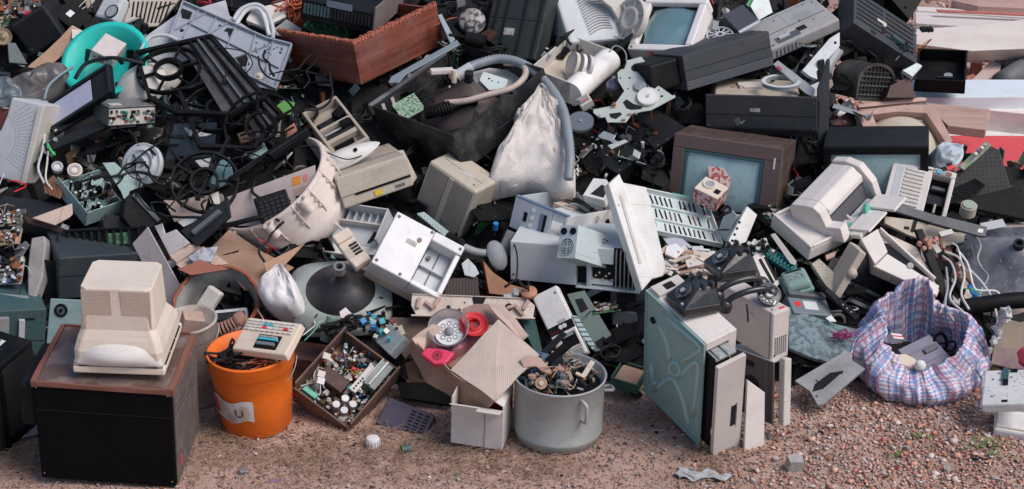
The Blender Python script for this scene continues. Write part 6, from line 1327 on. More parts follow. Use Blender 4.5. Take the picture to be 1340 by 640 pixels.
    r,w,d,h = T('tray_box','white_bin','dirty white plastic drawer holding round lids in front of the pale monitor casing','plastic drawer'); W,D = w / 2,d / 2; t = .006
    for a in ((-W,W,-D,-D + t,0,h),(-W,-W + t,-D + t,D,0,h),(-W + t,W,D - t,D,0,h)): MB().box(*a,OFFW).build('wall',r,.003)
    MB().cyl((W + .002,-D,h * .45),h * .55,d,WHITE,ax=1,n=28).build('rounded_side',r)
    MB().box(-W,W,-D,D,-.003,0,GREYP).box(-W + t,W,-D + t,D - t,h * .3,h * .32,BEIGE).build('floor',r); q = MB(); [q.cb((W * .2 + k * .025,-D * .1,h * .75),(.012,.11,.0),OFFW) for k in range(0)]
    for k,lab in enumerate(('left round white lid standing in the dirty white drawer','middle round white lid standing in the dirty white drawer','right round pale lid standing in the dirty white drawer')):
        tag(MB().cyl((0,0,0),.048,.012,(OFFW,WHITE,TEALM)[k] if k < 2 else LGREY,n=30).ring((0,0,.012),.048,.042,.003,BEIGE).build('round_lid',M=fr(at(752 + k * 9,84 + k * 2,-.02),(-.85,-.3,.35))),lab,'lid')
    cable('thin_wire','thin grey wire looping over the dirty white drawer',[(797,68,-.05),(806,60,-.06),(818,68,-.06),(820,86,-.05)],.003,GREYP)
    q = MB(); q.lathe([(0,0),(.03,0),(.034,.012),(.05,.012),(.054,0),(.078,-.004),(.082,.01),(.088,.01),(.088,-.02)],OFFW,40)
    for k in range(6): q.bar((.03 * math.cos(k),.03 * math.sin(k),.004),(.08 * math.cos(k),.08 * math.sin(k),.004),.006,.01,OFFW)
    tag(q.build('white_fan_wheel',M=fr(at(825,25,.02),(-.75,-.5,.4))),'white ribbed fan wheel behind the left of the monitor with its screen up','fan wheel')
    plate('white_frame_piece','dirty white plastic frame piece left of the fan wheel','plastic frame',PL(800,10,(.2,-.8,.5),.02),[(775,-10),(820,-10),(828,12),(812,30),(800,10)],.03,OFFW,.004)
    # mechanism plate and slab
    r,w,d,h = T('vcr_chassis','recorder_chassis','black metal recorder chassis under the pale mechanism plate','recorder chassis'); W,D = w / 2,d / 2
    MB().box(-W,W,-D,D,0,h * .15,BLACK).box(-W + .02,W - .002,-D + .002,D - .02,-.12,0,BLACK).build('chassis',r,.002); q = MB(); R_ = random.Random(4)
    MB().box(-W,W,-D,D,h * .15 + .0005,h * .15 + .004,DGREY).build('deck',r,.001)
    o = board(r,'components',-W + .01,W - .02,-D + .01,D * .6,h * .15 + .004,45,61,None,hmax=.03,cols=[BLACK,BLACK,STEEL,DGREY,OFFW,COPPER,RUBBER])
    q = MB(); [q.cyl((W - .006,-D + .02 + k * .05,h * .15 + .004),.003,.002,STEEL,n=8) for k in range(6)]; q.build('screw',r)
    pl = PL(830,125,(-.1,-.55,.83),-.10); MP = mat('pale_passivated_metal',(.50,.54,.50),.4,metal=.2,dirt=.35,dcol=(.3,.26,.18))
    out = [(821,79),(839,74),(847,84),(855,99),(853,103),(854,108),(866,115),(880,125),(883,124),(884,127),(852,144),(840,146),(827,149),(819,160),(795,160),(792,153),(784,154),(776,147),(777,143),(803,138),(817,119),(809,106),(808,95),(812,91),(817,90)]
    t = plate('mechanism_plate','pale silver cut-out mechanism plate with a white pulley on the black recorder chassis','mechanism plate',pl,out,.004,MP,.0006,holes=[(832,89,.018),(812,102,.003),(824,102,.004),(822,116,.003),[(815,134),(820,130),(829,136),(842,140),(838,143),(826,144),(820,142)],[(797,149),(812,147),(814,150),(806,156),(799,154)],[(834,108),(846,106),(848,114),(838,116)],(862,118,.003),(866,126,.005),(805,133,.003)])
    q = MB(); x,y = pl.l(848,128); q.cyl((x,y,.004),.042,.008,PAPER,n=40); q.cyl((x,y,.012),.008,.003,BEIGE); q.ring((x,y,.012),.040,.037,.001,OFFW); q.build('pulley',t)
    q = MB(); x,y = pl.l(838,114); q.cyl((x,y,.001),.024,.010,STEEL,n=24); x,y = pl.l(804,139); q.cyl((x,y,0),.006,.02,COPPER); q.cyl((x,y,0),.011,.004,BEIGE); [MB().cyl((*pl.l(u,v),0),.006,.012,BEIGE).build('stud',t) for u,v in ((825,150),(817,157),(784,153),(832,149))]; q.build('post',t)
    [MB().cyl((*pl.l(u,v),-.07),.003,.067,COPPER,n=8).build('support_post',t) for u,v in ((828,150),(796,158),(876,126),(852,143))]
    tag(MB().cyl((0,0,0),.050,.012,mat('slate_disc',(.12,.14,.17),.4,dirt=.3),n=40).cyl((0,0,.012),.007,.004,STEEL).build('grey_pulley',M=fr(at(760,161,-.05),(-.05,-.45,.88))),'round slate-grey pulley disc lying left of the black recorder chassis','pulley')
    tag(MB().cb((0,0,0),(.05,.045,.035),OFFW).cb((0,0,.02),(.04,.03,.006),GREYP).cb((0,-.01,.024),(.03,.005,.003),RED).build('tuner_box',None,.002,M=fr(at(766,134,-.04),(-.3,-.5,.8),25)),'small white counter box with red marks beside the slate-grey pulley','counter box')
    tag(MB().lathe([(0,.02),(.02,.018),(.03,.0),(.028,-.02)],mat('violet_metal',(.25,.22,.32),.3,metal=.6),24).cyl((0,0,.02),.008,.02,STEEL).build('drum_motor',M=fr(at(803,111,-.02),(0,-.4,.9))),'violet metallic motor behind the mechanism plate','motor')
    plate('steel_clip','small bent steel bracket on the black recorder chassis','bracket',PL(790,178,(-.1,-.5,.8),-.06),[(782,178),(790,171),(806,177),(803,182),(812,186),(806,190),(798,184),(788,181)],.006,STEEL); plate('steel_lever','flat pale steel lever at the front of the black recorder chassis','lever',PL(810,188,(-.1,-.5,.8),-.07),[(795,190),(818,182),(822,185),(800,195)],.005,MP)
centre()
# ---------------- centre and right of the heap
def PX(nm,lab,cat,n,dd,pts,th,m,*a,**k):
    c = (sum(p[0] for p in pts) / len(pts),sum(p[1] for p in pts) / len(pts)); return plate(nm,lab,cat,PL(*c,n,dd),pts,th,m,*a,**k)
def centre_low():
    # beige printers left of the tilted monitor
    r,w,d,h = T('typewriter','opened_printer','opened beige printer bed with black mechanism between the fan rings and the open black cabinet','printer'); W,D = w / 2,d / 2
    b = MB(); b.box(-W,W,-D,D,0,h * .5,BEIGE); b.frame(-W,W,-D,D,h * .5,h,.012,BEIGE); b.build('body',r,.004)
    q = MB(); q.box(-W + .014,W - .014,D * .1,D * .55,h * .5,h * .55,VOID); q.box(-W + .012,W - .012,D * .02,D * .1,h * .5,h,BEIGE); q.box(-W + .012,W - .012,-D * .5,-D * .35,h * .5,h * .9,BEIGE); q.cyl((-W + .02,-D * .1,h * .8),.006,w - .04,STEEL,ax=0); q.cyl((-W + .02,-D * .22,h * .75),.006,w - .04,DGREY,ax=0); q.cb((W * .5,-D * .1,h * .9),(.04,.03,.03),BLACK); q.cb((W * .6,D * .4,h * .8),(.05,.04,.03),BLACK,(0,0,20)); q.cb((-W * .3,D * .3,h * .7),(.06,.03,.02),DGREY,(0,10,10)); q.box(-W * .7,W * .4,-D * .65,-D * .6,h * .5,h * .8,BLACK); q.build('mechanism',r,.001)
    n = Vector((-.1,-.6,.78)).normalized(); t = MB()
    t.grid(lambda a,c: (-.115 + .23 * a,(c - .5) * .085 * math.sin(math.pi * min(1,max(.04,a ** .7))) ** .6,.032 * math.sin(math.pi * c) * math.sin(math.pi * min(.97,a ** .7 + .03))),24,12,WHITE)
    t.cyl((.02,-.005,.030),.005,.003,BLACK)
    tag(t.build('iron_shell',None,M=fr(at(460,203,-.06),n,24),solid=.006),'smooth white elongated plastic shell lying on the beige printers','plastic shell')
    r,w,d,h = T('printer_long','beige_printer','long beige printer with a dark paper slot and yellow warning sticker','printer'); W,D = w / 2,d / 2
    MB().box(-W,W,-D,D,0,h,BEIGE,t=(1,.96)).build('body',r,.006); q = MB(); q.box(-W * .6,W * .98,-D - .002,-D + .012,h * .30,h * .36,BLACK); q.box(-W,W,-D - .004,-D,h * .38,h * .85,BEIGE); [q.box(W * .5 + k * .008,W * .5 + k * .008 + .004,-D - .002,-D,h * .1,h * .2,MGREY) for k in range(5)]; q.box(-W * .1,W * .12,-D - .003,-D,h * .08,h * .24,YELL); q.box(-W * .9,W * .9,-D * .3,-D * .26,h - .001,h + .001,MGREY); q.build('front_detail',r)
    PX('beige_side_cover','beige side cover with small black catches right of the long beige printer','plastic cover',(.2,-.7,.7),-.02,[(520,197),(528,196),(546,232),(540,240),(533,232)],.03,BEIGE)
    r,w,d,h = T('long_tray','white_tray','long white ribbed plastic tray between the tub and the white laser printer','plastic tray'); W,D = w / 2,d / 2
    b = MB(); b.box(-W,W,-D,D,0,.004,LGREY); b.box(-W,W,D - .006,D,.004,h,LGREY); b.box(-W,-W + .006,-D,D - .006,.004,h * .6,LGREY); b.box(W - .006,W,-D,D - .006,.004,h,LGREY); b.box(-W + .006,W - .006,D * .1,D * .2,.004,h * .6,OFFW); [b.box(-W * .9 + k * w * .11,-W * .9 + k * w * .11 + .004,D * .2,D - .006,.004,h * .5,LGREY) for k in range(9)]; b.box(-W,W,-D - .05,-D,-.03,.003,WHITE); b.build('tray',r,.002)
    # washing machine tub
    n = Vector((-.5,-.27,.83)).normalized(); p = at(360,246,.03); M = fr(p,n,-8); TUBM = mat('aged_white_tub',(.70,.60,.54),.45,dirt=.35,dcol=(.36,.22,.17)); t = empty('washing_tub',M,'large curved white washing machine tub shell, ribbed outside, holding a box panel and keypad','washing machine tub')
    R_ = .235; prof = [(R_ - .01,.03),(R_,.035),(R_ + .008,.02),(R_ - .002,.0),(R_ + .008,-.008),(R_ - .004,-.03),(R_ + .006,-.038),(R_ - .004,-.06),(R_ + .008,-.068),(R_ - .006,-.11),(R_ + .006,-.118),(R_ - .006,-.16),(R_ - .03,-.20),(R_ - .04,-.20),(R_ - .02,-.12),(R_ - .012,-.03)]
    X = Matrix.Rotation(math.radians(-175),4,'Z'); MB().lathe(prof,TUBM,60,X,arc=.66,closed=True).build('shell',t)
    q = MB()
    for k in range(9): a = math.radians(-140 + k * 22); q.tube([((R_ + .004) * math.cos(a),(R_ + .004) * math.sin(a),.03),((R_ + .010) * math.cos(a),(R_ + .010) * math.sin(a),-.06),((R_ - .02) * math.cos(a),(R_ - .02) * math.sin(a),-.12)],.004,TUBM,6)
    q.build('rib',t)
    for a in (-120,-78,-42): a = math.radians(a); MB().ring(((R_ + .014) * math.cos(a),(R_ + .014) * math.sin(a),-.03),.02,.012,.06,TUBM).cyl(((R_ + .014) * math.cos(a),(R_ + .014) * math.sin(a),-.02),.012,.03,BLACK).build('screw_boss',t)
    PX('printed_panel','pinkish white printed box panel with an orange square, standing in the washing machine tub','box panel',(-.2,-.8,.55),-.05,[(297,258),(412,216),(413,240),(398,262),(380,290),(352,296),(298,295)],.006,mat('pinkish_card',(.54,.44,.42),.7,dirt=.3),extra=lambda mb,p: (mb.prism(p.poly([(382,233),(393,229),(394,241),(383,244)]),0,.0012,mat('orange_print',(.80,.25,.04),.6)),mb.prism(p.poly([(396,229),(402,227),(403,236),(397,238)]),0,.0012,mat('pink_print',(.72,.25,.25),.6)),mb.prism(p.poly([(384,247),(400,243),(398,256),(386,260)]),0,.0012,mat('tan_print',(.5,.33,.26),.6)),mb.bar((*p.l(385,236),.0015),(*p.l(391,239),.0015),.004,.001,YELL)))
    r,w,d,h = T('remote','black_keypad','square black keypad with rows of keys resting on the orange-printed panel','keypad'); W,D = w / 2,d / 2
    MB().box(-W,W,-D,D,0,h,BLACK).build('body',r,.006); [MB().box(-W * .8 + k * w * .16,-W * .8 + k * w * .16 + w * .12,-D * .8 + j * d * .15,-D * .8 + j * d * .15 + d * .11,h,h + .004,DGREY).build('key',r,.001) for k in range(5) for j in range(5)]
    cable('black_arm','flat black arm running left from the keypad over the tub rim',[(292,296,-.09),(310,292,-.11),(330,287,-.12),(345,284,-.12)],.010,BLACK,'plastic arm')
    # picture tube with pale front
    n = Vector((.05,-.48,.88)).normalized(); p = at(446,385,.03); M = fr(p,n,5); r = empty('picture_tube',M,'bare picture tube lying face down with black cone and pale grey-green rim','picture tube'); RIM = mat('pale_grey_green',(.36,.40,.38),.45,dirt=.3)
    b = MB(); q = [(.185,-.03),(.18,.0),(.12,.018),(.118,.012)]; N_ = 48; vs = []; fs = []
    def sq(a,R): e = 4.0; c,s = abs(math.cos(a)),abs(math.sin(a)); k = (c ** e + s ** e) ** (-1 / e); return R * math.cos(a) * k * 1.06,R * math.sin(a) * k * .86
    for i in range(N_):
        a = 6.2832 * i / N_; vs += [(*sq(a,.175),-.05),(*sq(a,.172),.0),(.125 * math.cos(a),.125 * math.sin(a) * .92,.028)]
    for i in range(N_):
        j = (i + 1) % N_; fs += [(i * 3,j * 3,j * 3 + 1,i * 3 + 1),(i * 3 + 1,j * 3 + 1,j * 3 + 2,i * 3 + 2)]
    b.add(vs,fs,RIM,True); b.build('rim',r)
    MB().lathe([(.125,.027),(.105,.05),(.07,.075),(.04,.09),(.026,.115),(.02,.14)],FUNNEL,40,sy=.92).build('cone',r); MB().ring((0,0,.135),.021,.013,.035,mat('grey_glass_neck',(.2,.2,.2),.2),n=20).cyl((0,0,.14),.013,.004,VOID).build('neck',r)
    q = MB(); [q.cb((.15 * math.cos(a),.13 * math.sin(a),.022),(.016,.004,.004),BLACK,(0,0,math.degrees(a))) for a in (-2.2,-1.5,-.9,-.3)]; q.build('clip',r)
    drape('white_cloth','white cloth draped to a point between the tilted bucket and the picture tube','cloth',PL(368,385,(-.1,-.75,.65),-.05),(367,351),[(334,376),(352,358),(367,349),(382,362),(394,385),(397,408),(385,416),(362,414),(342,400)],.055,mat('white_fabric',(.74,.71,.71),.9,dirt=.2,dcol=WD),6,.008,9,crumple=.009,facet=(26,8))
    cable('thin_rod','thin pale rod beside the calculator',[(395,440,-.1),(410,428,-.1),(425,418,-.1)],.003,STEEL,'rod'); cable('thin_rod','second thin rod with a green cap beside the calculator',[(398,446,-.1),(412,432,-.11),(418,420,-.12)],.002,MINT,'rod')
    tag(MB().cyl((0,0,-.04),.02,.09,mat('pale_green_tube',(.25,.36,.30),.4)).build('green_tube',M=fr(at(430,432,-.05),(.3,.2,.9))),'pale green plastic tube left of the black cable bunch','tube')
    PX('pink_card','crumpled pinkish card above the black cable bunch','card',(0,-.7,.7),-.1,[(444,408),(452,402),(460,410),(456,418),(446,416)],.01,CARDW)
    # laser printer
    r,w,d,h = T('laser','laser_printer','big white laser printer lying tilted with an open recess on its right half','printer'); W,D = w / 2,d / 2; CW = mat('cool_white_casing',(.74,.73,.74),.42,dirt=.22,dcol=WD)
    b = MB(); b.box(-W,W,-D,D,0,h * .45,CREAM); b.build('base',r,.006)
    b = MB(); z0,z1 = h * .47,h; b.box(-W,W * .12,-D,D,z0,z1,CW); b.box(W * .12 + .0005,W,-D,-D + .02,z0,z1 - .004,CW); b.box(W * .12 + .0005,W,D * .66,D,z0,z1,CW); b.box(W * .86,W,-D + .0205,D * .655,z0,z1 * .95,CW); b.box(W * .12 + .0005,W * .86,-D + .0205,D * .655,z0,z0 + .01,LGREY); b.build('upper_casing',r,.006)
    q = MB(); q.box(W * .15,W * .84,-D * .10,-D * .04,z0 + .0105,z0 + .03,LGREY); q.box(W * .5,W * .53,-D * .8,D * .6,z0 + .0105,z0 + .016,MGREY); q.box(W * .14,W * .16,-D * .8,D * .6,z0 + .0105,z0 + .03,VOID); q.cyl((W * .3,D * .3,z0 + .011),.008,.012,MGREY); q.build('tray_rail',r,.002)
    [MB().cyl((x * W,y * D,z1),.006,.002,MGREY,n=14).build('screw',r) for x,y in ((-.9,-.85),(-.9,.85),(.05,.9),(.9,.85),(-.2,-.9))]; q = MB(); q.cyl((-W * .15,D * .45,z1),.009,.004,mat('rust_spot',(.25,.15,.12),.6),n=12); q.build('rust_stain',r); MB().box(-W - .001,-W,-D * .75,-D * .5,h * .6,h * .75,VOID).build('side_slot',r)
    PX('green_board_edge','pale teal perforated metal edge behind the laser printer','metal plate',(.2,-.6,.75),.0,[(545,279),(555,277),(612,322),(606,330)],.01,mat('pale_teal_perf',(.32,.42,.42),.4,dirt=.3,pat=('dots',100,(0,1),.3),col2=(.02,.03,.03)))
    r,w,d,h = T('keyphone','push_button_telephone','cream push-button telephone leaning against the white laser printer','telephone'); W,D = w / 2,d / 2
    MB().box(-W,W,-D,D,0,h * .7,CREAM).build('body',r,.005); MB().box(-W,W,D * .45,D * .98,h * .7,h,CREAM).build('earpiece_rest',r,.006); MB().box(-W,W,-D * .98,-D * .6,h * .7,h,CREAM).build('mouthpiece_rest',r,.006); MB().box(-W * .85,-W * .15,-D * .45,D * .1,h * .7,h * .72,BEIGE).build('label_field',r)
    [MB().box(W * (-.05 + k * .24),W * (.12 + k * .24),D * (-.42 + j * .17),D * (-.31 + j * .17),h * .7,h * .7 + .004,DGREY).build('key',r) for k in range(4) for j in range(4)]
    # tilted beige monitor
    r,w,d,h = T('mon_beige','crt_monitor','beige computer monitor tilted on its face with long ribbed vent side, centre','monitor'); W,D = w / 2,d / 2
    MB().box(-W,W,-D,D,0,h,mat('dusty_beige',(.48,.42,.34),.55,dirt=.35,dcol=(.2,.16,.13))).build('housing',r,.01)
    q = MB(); vm = VENTL
    for a,c in ((-W * .92,-W * .12),(W * .12,W * .92)): q.box(a,c,-D * .92,D * .88,h - .001,h + .0015,vm)
    q.build('vent_grille',r); MB().box(-W * .1,W * .1,-D * .95,D * .9,h - .001,h + .004,BEIGE).build('centre_strip',r,.002); MB().box(W,W + .02,-D * 1.1,-D,0,h,BEIGE).build('bezel_lip',r,.004)
    # fittings under it
    cable('grey_pipe','grey pipe with black sleeve running behind the laser printer',[(590,312,-.05),(605,322,-.06),(625,330,-.04),(645,331,-.02)],.014,GREYP,'pipe',n=12); cable('black_sleeve','black rubber sleeve on the end of the grey pipe',[(586,309,-.07),(596,315,-.075),(606,322,-.075)],.018,BLACK,'sleeve',n=12)
    tag(MB().lathe([(0,.03),(.03,.02),(.055,0),(.058,-.01)],GREYP,30,sx=.7).build('grey_funnel',M=fr(at(652,333,-.03),(.5,-.5,.6),20)),'dull grey oval cover at the end of the grey pipe','plastic cover'); PX('grey_wedge','grey tapered plastic wedge right of the grey oval cover','plastic part',(.3,-.8,.5),-.0,[(664,300),(678,306),(670,330),(650,356),(642,350)],.02,MGREY)
    tag(MB().cyl((0,0,0),.01,.03,mat('vivid_blue',(.02,.2,.5),.4)).build('blue_cap',M=fr(at(648,300,.04),(.1,-.3,.9))),'small vivid blue cap in the dark beside the computer case','cap')
    PX('glove_scrap','grey-white crumpled plastic scrap under the laser printer corner','plastic scrap',(0,-.8,.6),-.02,[(604,345),(612,338),(622,348),(627,358),(620,363),(608,360)],.012,LGREY); PX('ribbed_brown','dark brown ribbed panel under the laser printer','panel',(0,-.8,.6),.03,[(585,365),(625,362),(628,395),(580,392)],.02,mat('ribbed_dark_brown',(.07,.045,.04),.5,dirt=.3,pat=('stripes',90,0,.4),col2=(.02,.015,.015)))
    PX('amber_tray','amber-brown plastic bowl edge left of the lower white computer case','bowl',(.2,-.7,.6),.03,[(632,340),(645,356),(668,372),(690,378),(670,388),(640,384)],.03,mat('amber_brown',(.28,.09,.02),.4,dirt=.5))
    tag(MB().lathe([(0,.004),(.028,.004),(.03,.0),(.03,-.008),(0,-.01)],mat('peach_disc',(.45,.22,.13),.5,dirt=.3),26).cyl((0,0,.004),.003,.05,DGREY).build('peach_pulley',M=fr(at(692,382,-.08),(-.1,-.3,.95))),'peach plastic pulley on a black rod above the scarred beam','pulley')
    cable('black_rod','bent black rod reaching from the peach pulley to the computer case',[(690,378,-.1),(682,372,-.1),(676,366,-.1),(660,376,-.08)],.005,DGREY,'rod')
    tag(MB().cb((0,0,0),(.05,.02,.015),STEEL,(0,0,10)).cb((.02,.01,.01),(.02,.03,.02),GREYP).build('latch',None,.002,M=fr(at(668,388,-.05),(0,-.6,.8))),'small steel latch mechanism above the scarred beam','latch')
    # scarred beam
    BW = mat('scarred_cream',(.62,.53,.46),.5,dirt=.7,dcol=(.30,.17,.12),scale=8)
    pl = PL(618,402,(.0,-.75,.65),-.05)
    t = plate('scarred_beam','long cream metal bar with burnt brown ends lying above the cardboard box','metal bar',pl,[(539,384),(690,391),(700,400),(697,418),(640,416),(545,413),(538,400)],.012,BW,.003,holes=[(587,402,.007),(601,406,.006),(608,396,.003)],extra=lambda mb,p: (mb.prism(p.poly([(618,389),(636,390),(632,399),(620,398)]),0,.004,BLACK),[mb.cb((*p.l(u,v),.008),(.04,.012,.014),PALEW,(0,0,a)) for u,v,a in ((548,397,80),(562,400,-40),(572,396,60),(670,402,20),(680,408,-50),(688,400,60))],mb.cyl((*p.l(666,402),0),.013,.006,VOID),mb.bar((*p.l(538,413),.0),(*p.l(700,417),.0),.006,.016,BW),mb.bar((*p.l(539,385),.0),(*p.l(690,391),.0),.004,.012,BW)))
    PX('dark_brown_plank','dark brown board lying below the scarred beam','board',(0,-.6,.8),.03,[(510,415),(560,416),(555,440),(530,470),(515,445)],.02,mat('dull_brown_board',(.10,.065,.05),.7,dirt=.4)); PX('brown_paper','crumpled brown paper under the left side of the cardboard box','paper',(-.2,-.7,.7),.03,[(530,475),(560,465),(572,490),(585,510),(560,508),(535,500)],.01,mat('brown_paper',(.16,.08,.055),.8,dirt=.4)); PX('white_scrap_paper','small white paper corner under the cardboard box','paper',(-.1,-.8,.6),-.0,[(550,472),(562,478),(566,492),(552,492)],.003,PAPER)
    PX('dark_hollow_board','black scrap board behind the purple cover','board',(0,-.6,.8),.04,[(520,500),(590,500),(590,530),(525,520)],.02,BLACK)
    # front unit and behind
    r,w,d,h = T('front_unit','computer_front_panel','white computer front panel with black display strip and card slot leaning behind the silver pot','computer panel'); W,D = w / 2,d / 2
    MB().box(-W,W,-D,D,0,h,WHITE).build('casing',r,.006); MB().box(-W * .98,W * .98,-D * .22,D * .02,h,h + .002,BLACK).build('display_strip',r); q = MB(); q.cyl((W * .0,-D * .08,h + .002),.008,.003,PAPER); q.cyl((W * .3,-D * .08,h + .002),.008,.003,PAPER); [q.cyl((-W * .8 + k * .012,-D * .15,h + .002),.002,.001,RED) for k in range(4)]; q.build('indicator',r)
    q = MB(); q.frame(-W * .9,W * .9,-D * .75,-D * .27,h,h + .006,.006,OFFW); q.box(-W * .35,W * .8,-D * .68,-D * .36,h,h + .003,BLACK); q.box(-W * .8,-W * .45,-D * .6,-D * .42,h,h + .008,CREAM); q.box(-W * .3,W * .6,-D * .40,-D * .36,h + .003,h + .008,GREYP); q.build('card_slot',r,.001); MB().box(-W * .7,W * .8,-D * .98,-D * .80,h,h + .008,GREYP).build('lower_trim',r,.002)
    PX('slotted_strip','pale cyan slotted strip along the right of the white front panel','strip',(.1,-.8,.6),-.02,[(748,412),(756,414),(779,452),(776,458),(762,440)],.01,mat('pale_cyan_strip',(.38,.52,.54),.5,dirt=.2,pat=('stripes',60,1,.3),col2=(.05,.07,.08)))
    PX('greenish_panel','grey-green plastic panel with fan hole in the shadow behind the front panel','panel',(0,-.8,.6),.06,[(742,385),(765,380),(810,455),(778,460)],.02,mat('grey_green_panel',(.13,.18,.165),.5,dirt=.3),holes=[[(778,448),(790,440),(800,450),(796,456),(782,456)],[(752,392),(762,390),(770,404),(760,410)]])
    for nm,lab,m,n,pts in (('teal_pad','teal green block behind the cardboard box flap',mat('deep_teal',(.03,.10,.095),.5),(0,-.8,.6),[(680,412),(700,416),(712,470),(700,462),(690,440)]),): PX(nm,lab,'block',n,.03,pts,.03,m)
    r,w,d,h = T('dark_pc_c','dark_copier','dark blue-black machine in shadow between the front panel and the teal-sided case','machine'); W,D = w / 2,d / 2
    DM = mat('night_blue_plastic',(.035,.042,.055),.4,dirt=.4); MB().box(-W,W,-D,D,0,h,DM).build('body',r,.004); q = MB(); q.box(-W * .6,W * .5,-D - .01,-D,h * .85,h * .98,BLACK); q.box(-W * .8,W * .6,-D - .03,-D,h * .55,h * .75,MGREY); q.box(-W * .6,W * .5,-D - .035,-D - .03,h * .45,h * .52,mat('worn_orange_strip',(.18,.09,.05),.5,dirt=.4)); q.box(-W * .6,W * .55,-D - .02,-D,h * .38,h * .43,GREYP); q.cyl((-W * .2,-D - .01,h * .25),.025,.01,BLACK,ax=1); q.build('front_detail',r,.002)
    # stacked computer cases
    LG = mat('cool_grey_case',(.50,.55,.58),.45,dirt=.25,dcol=(.3,.28,.27))
    r,w,d,h = T('pc_top','computer_case','open-topped grey computer case with blue trim lying above the other, next to the white bag','computer case'); W,D = w / 2,d / 2; t = .004
    b = MB(); b.box(-W,W,-D + .012,D,0,t,LG); b.box(-W,-W + t,-D + .012,D,t,h,LG); b.box(W - t,W,-D + .012,D,t,h,WHITE); b.box(-W + t,W - t,D - t,D,t,h,LG); b.build('chassis',r,.001)
    b = MB(); b.box(-W,W * .45,-D,-D + .012,0,h,LG); b.box(W * .9,W,-D,-D + .012,0,h,LG); b.box(W * .45,W * .9,-D,-D + .012,0,h * .12,LG); b.box(W * .45,W * .9,-D,-D + .012,h * .88,h,LG); b.build('front_panel',r,.002); MB().box(-W,W,-D - .001,-D + .02,h,h + .005,mat('blue_grey_trim2',(.12,.19,.30),.4)).build('trim_strip',r)
    q = MB(); q.box(W * .05,W * .3,-D - .002,-D,h * .2,h * .8,mat('slate_label',(.16,.20,.28),.4)); q.box(W * .2,W * .3,-D - .003,-D - .002,h * .2,h * .8,BLACK); q.box(-W * .55,-W * .42,-D - .002,-D,h * .35,h * .65,BLACK); [q.cyl((-W * .25 + 0 * k,-D - .003,h * (.3 + .25 * k)),.008,.003,WHITE,ax=1) for k in range(3)]; q.build('drive_label',r)
    q = MB(); q.box(W * .4,W * .92,-D + .012,-D + .10,h * .12,h * .15,GREYP); q.cb((W * .1,0,h * .5),(.10,.12,.05),PANEL); q.cb((-W * .3,D * .3,h * .6),(.08,.06,.04),CARDL); q.tube([(-W * .5,0,h * .5),(0,D * .3,h * .9),(W * .6,D * .5,h * .7)],.006,GREYP); q.build('inner_cage',r,.002)
    tag(MB().prism([(-.045,-.04),(.04,-.045),(.045,.02),(.02,.045),(-.03,.04)],0,.05,WHITE).prism([(-.02,-.03),(.035,-.035),(.038,.01),(.01,.02)],.05,.051,DGREY).build('white_speaker',None,.006,M=fr(at(785,256,.0),(-.2,-.55,.8),-20)),'white round-topped box with dark opening inside the open grey case','plastic box')
    r,w,d,h = T('pc_low','computer_case','lower grey-white computer case on its side with bare expansion slots at the right','computer case'); W,D = w / 2,d / 2
    b = MB(); b.box(-W,W * .02,-D,D,0,h,mat('greyish_white_case',(.66,.67,.68),.45,dirt=.25,dcol=WD)); b.box(W * .02,W,-D + .03,D,h - .004,h,LG); b.box(W * .02,W,D - .01,D,0,h - .004,LG); b.box(W * .02,W,-D - .01,D,-.006,0,LG); b.box(W * .18,W * .25,-D,-D + .03,.0,h,LG); b.build('chassis',r,.003)
    q = MB(); [q.box(W * .62 + k * w * .032,W * .62 + k * w * .032 + .004,-D + .002,-D + .03,.0,h - .006,STEEL) for k in range(6)]; q.box(W * .25,W * .58,-D + .01,-D + .03,h * .05,h * .14,PANEL); q.box(W * .25,W * .58,-D + .01,-D + .03,h * .6,h * .98,PANEL); [q.cyl((W * .27 + k * .012,-D + .009,h * (.2 + .08 * (k % 3))),.004,.002,BEIGE,ax=1,n=8) for k in range(8)]; q.box(W * .02,W * .98,-D + .031,D - .012,.0,h - .006,VOID); q.build('expansion_slot',r)
    cable('black_cord','black cord hanging down the left of the lower computer case',[(671,315,-.08),(676,330,-.1),(677,350,-.1),(675,370,-.1)],.003)
    r,w,d,h = T('psu','power_supply','pale power supply box with round fan grille hanging between the stacked computer cases','power supply'); W,D = w / 2,d / 2; PS = mat('pale_zinc_box',(.56,.63,.63),.4,metal=.15,dirt=.25)
    MB().box(-W,W,-D,D,0,h,PS).build('box',r,.001); q = MB(); X = Matrix.Translation((0,-D,h * .36)) @ Matrix.Rotation(math.pi / 2,4,'X'); rr = W * .8
    q.cyl((0,0,0),rr,.001,VOID,X,28); [q.ring((0,0,.001),rr * k,rr * (k - .10),.002,PS,X,24) for k in (1.0,.75,.5,.25)]; q.bar((-rr,0,.002),(rr,0,.002),.003,.002,PS,X); q.bar((0,-rr,.002),(0,rr,.002),.003,.002,PS,X); q.build('fan_grille',r)
    q = MB(); [q.cyl((s * W * .5,-D - .004,h * .82),W * .32,.004,BLACK,ax=1) for s in (-1,1)]; q.build('socket',r); q = MB(); [q.box(W - .0005,W + .001,D * .35 + j * .02,D * .35 + j * .02 + .013,h * .15 + k * .011,h * .15 + k * .011 + .005,MGREY) for j in range(3) for k in range(8)]; q.build('vent',r)
    # tall white cover and slotted tray
    pl = PL(835,305,(.25,-.78,.55),-.19)
    t = plate('tall_cover','tall white computer cover leaning like a slab in the centre of the heap','computer cover',pl,[(811,229),(816,239),(846,245),(871,347),(868,361),(854,365),(842,366)],.03,WHITE,.003)
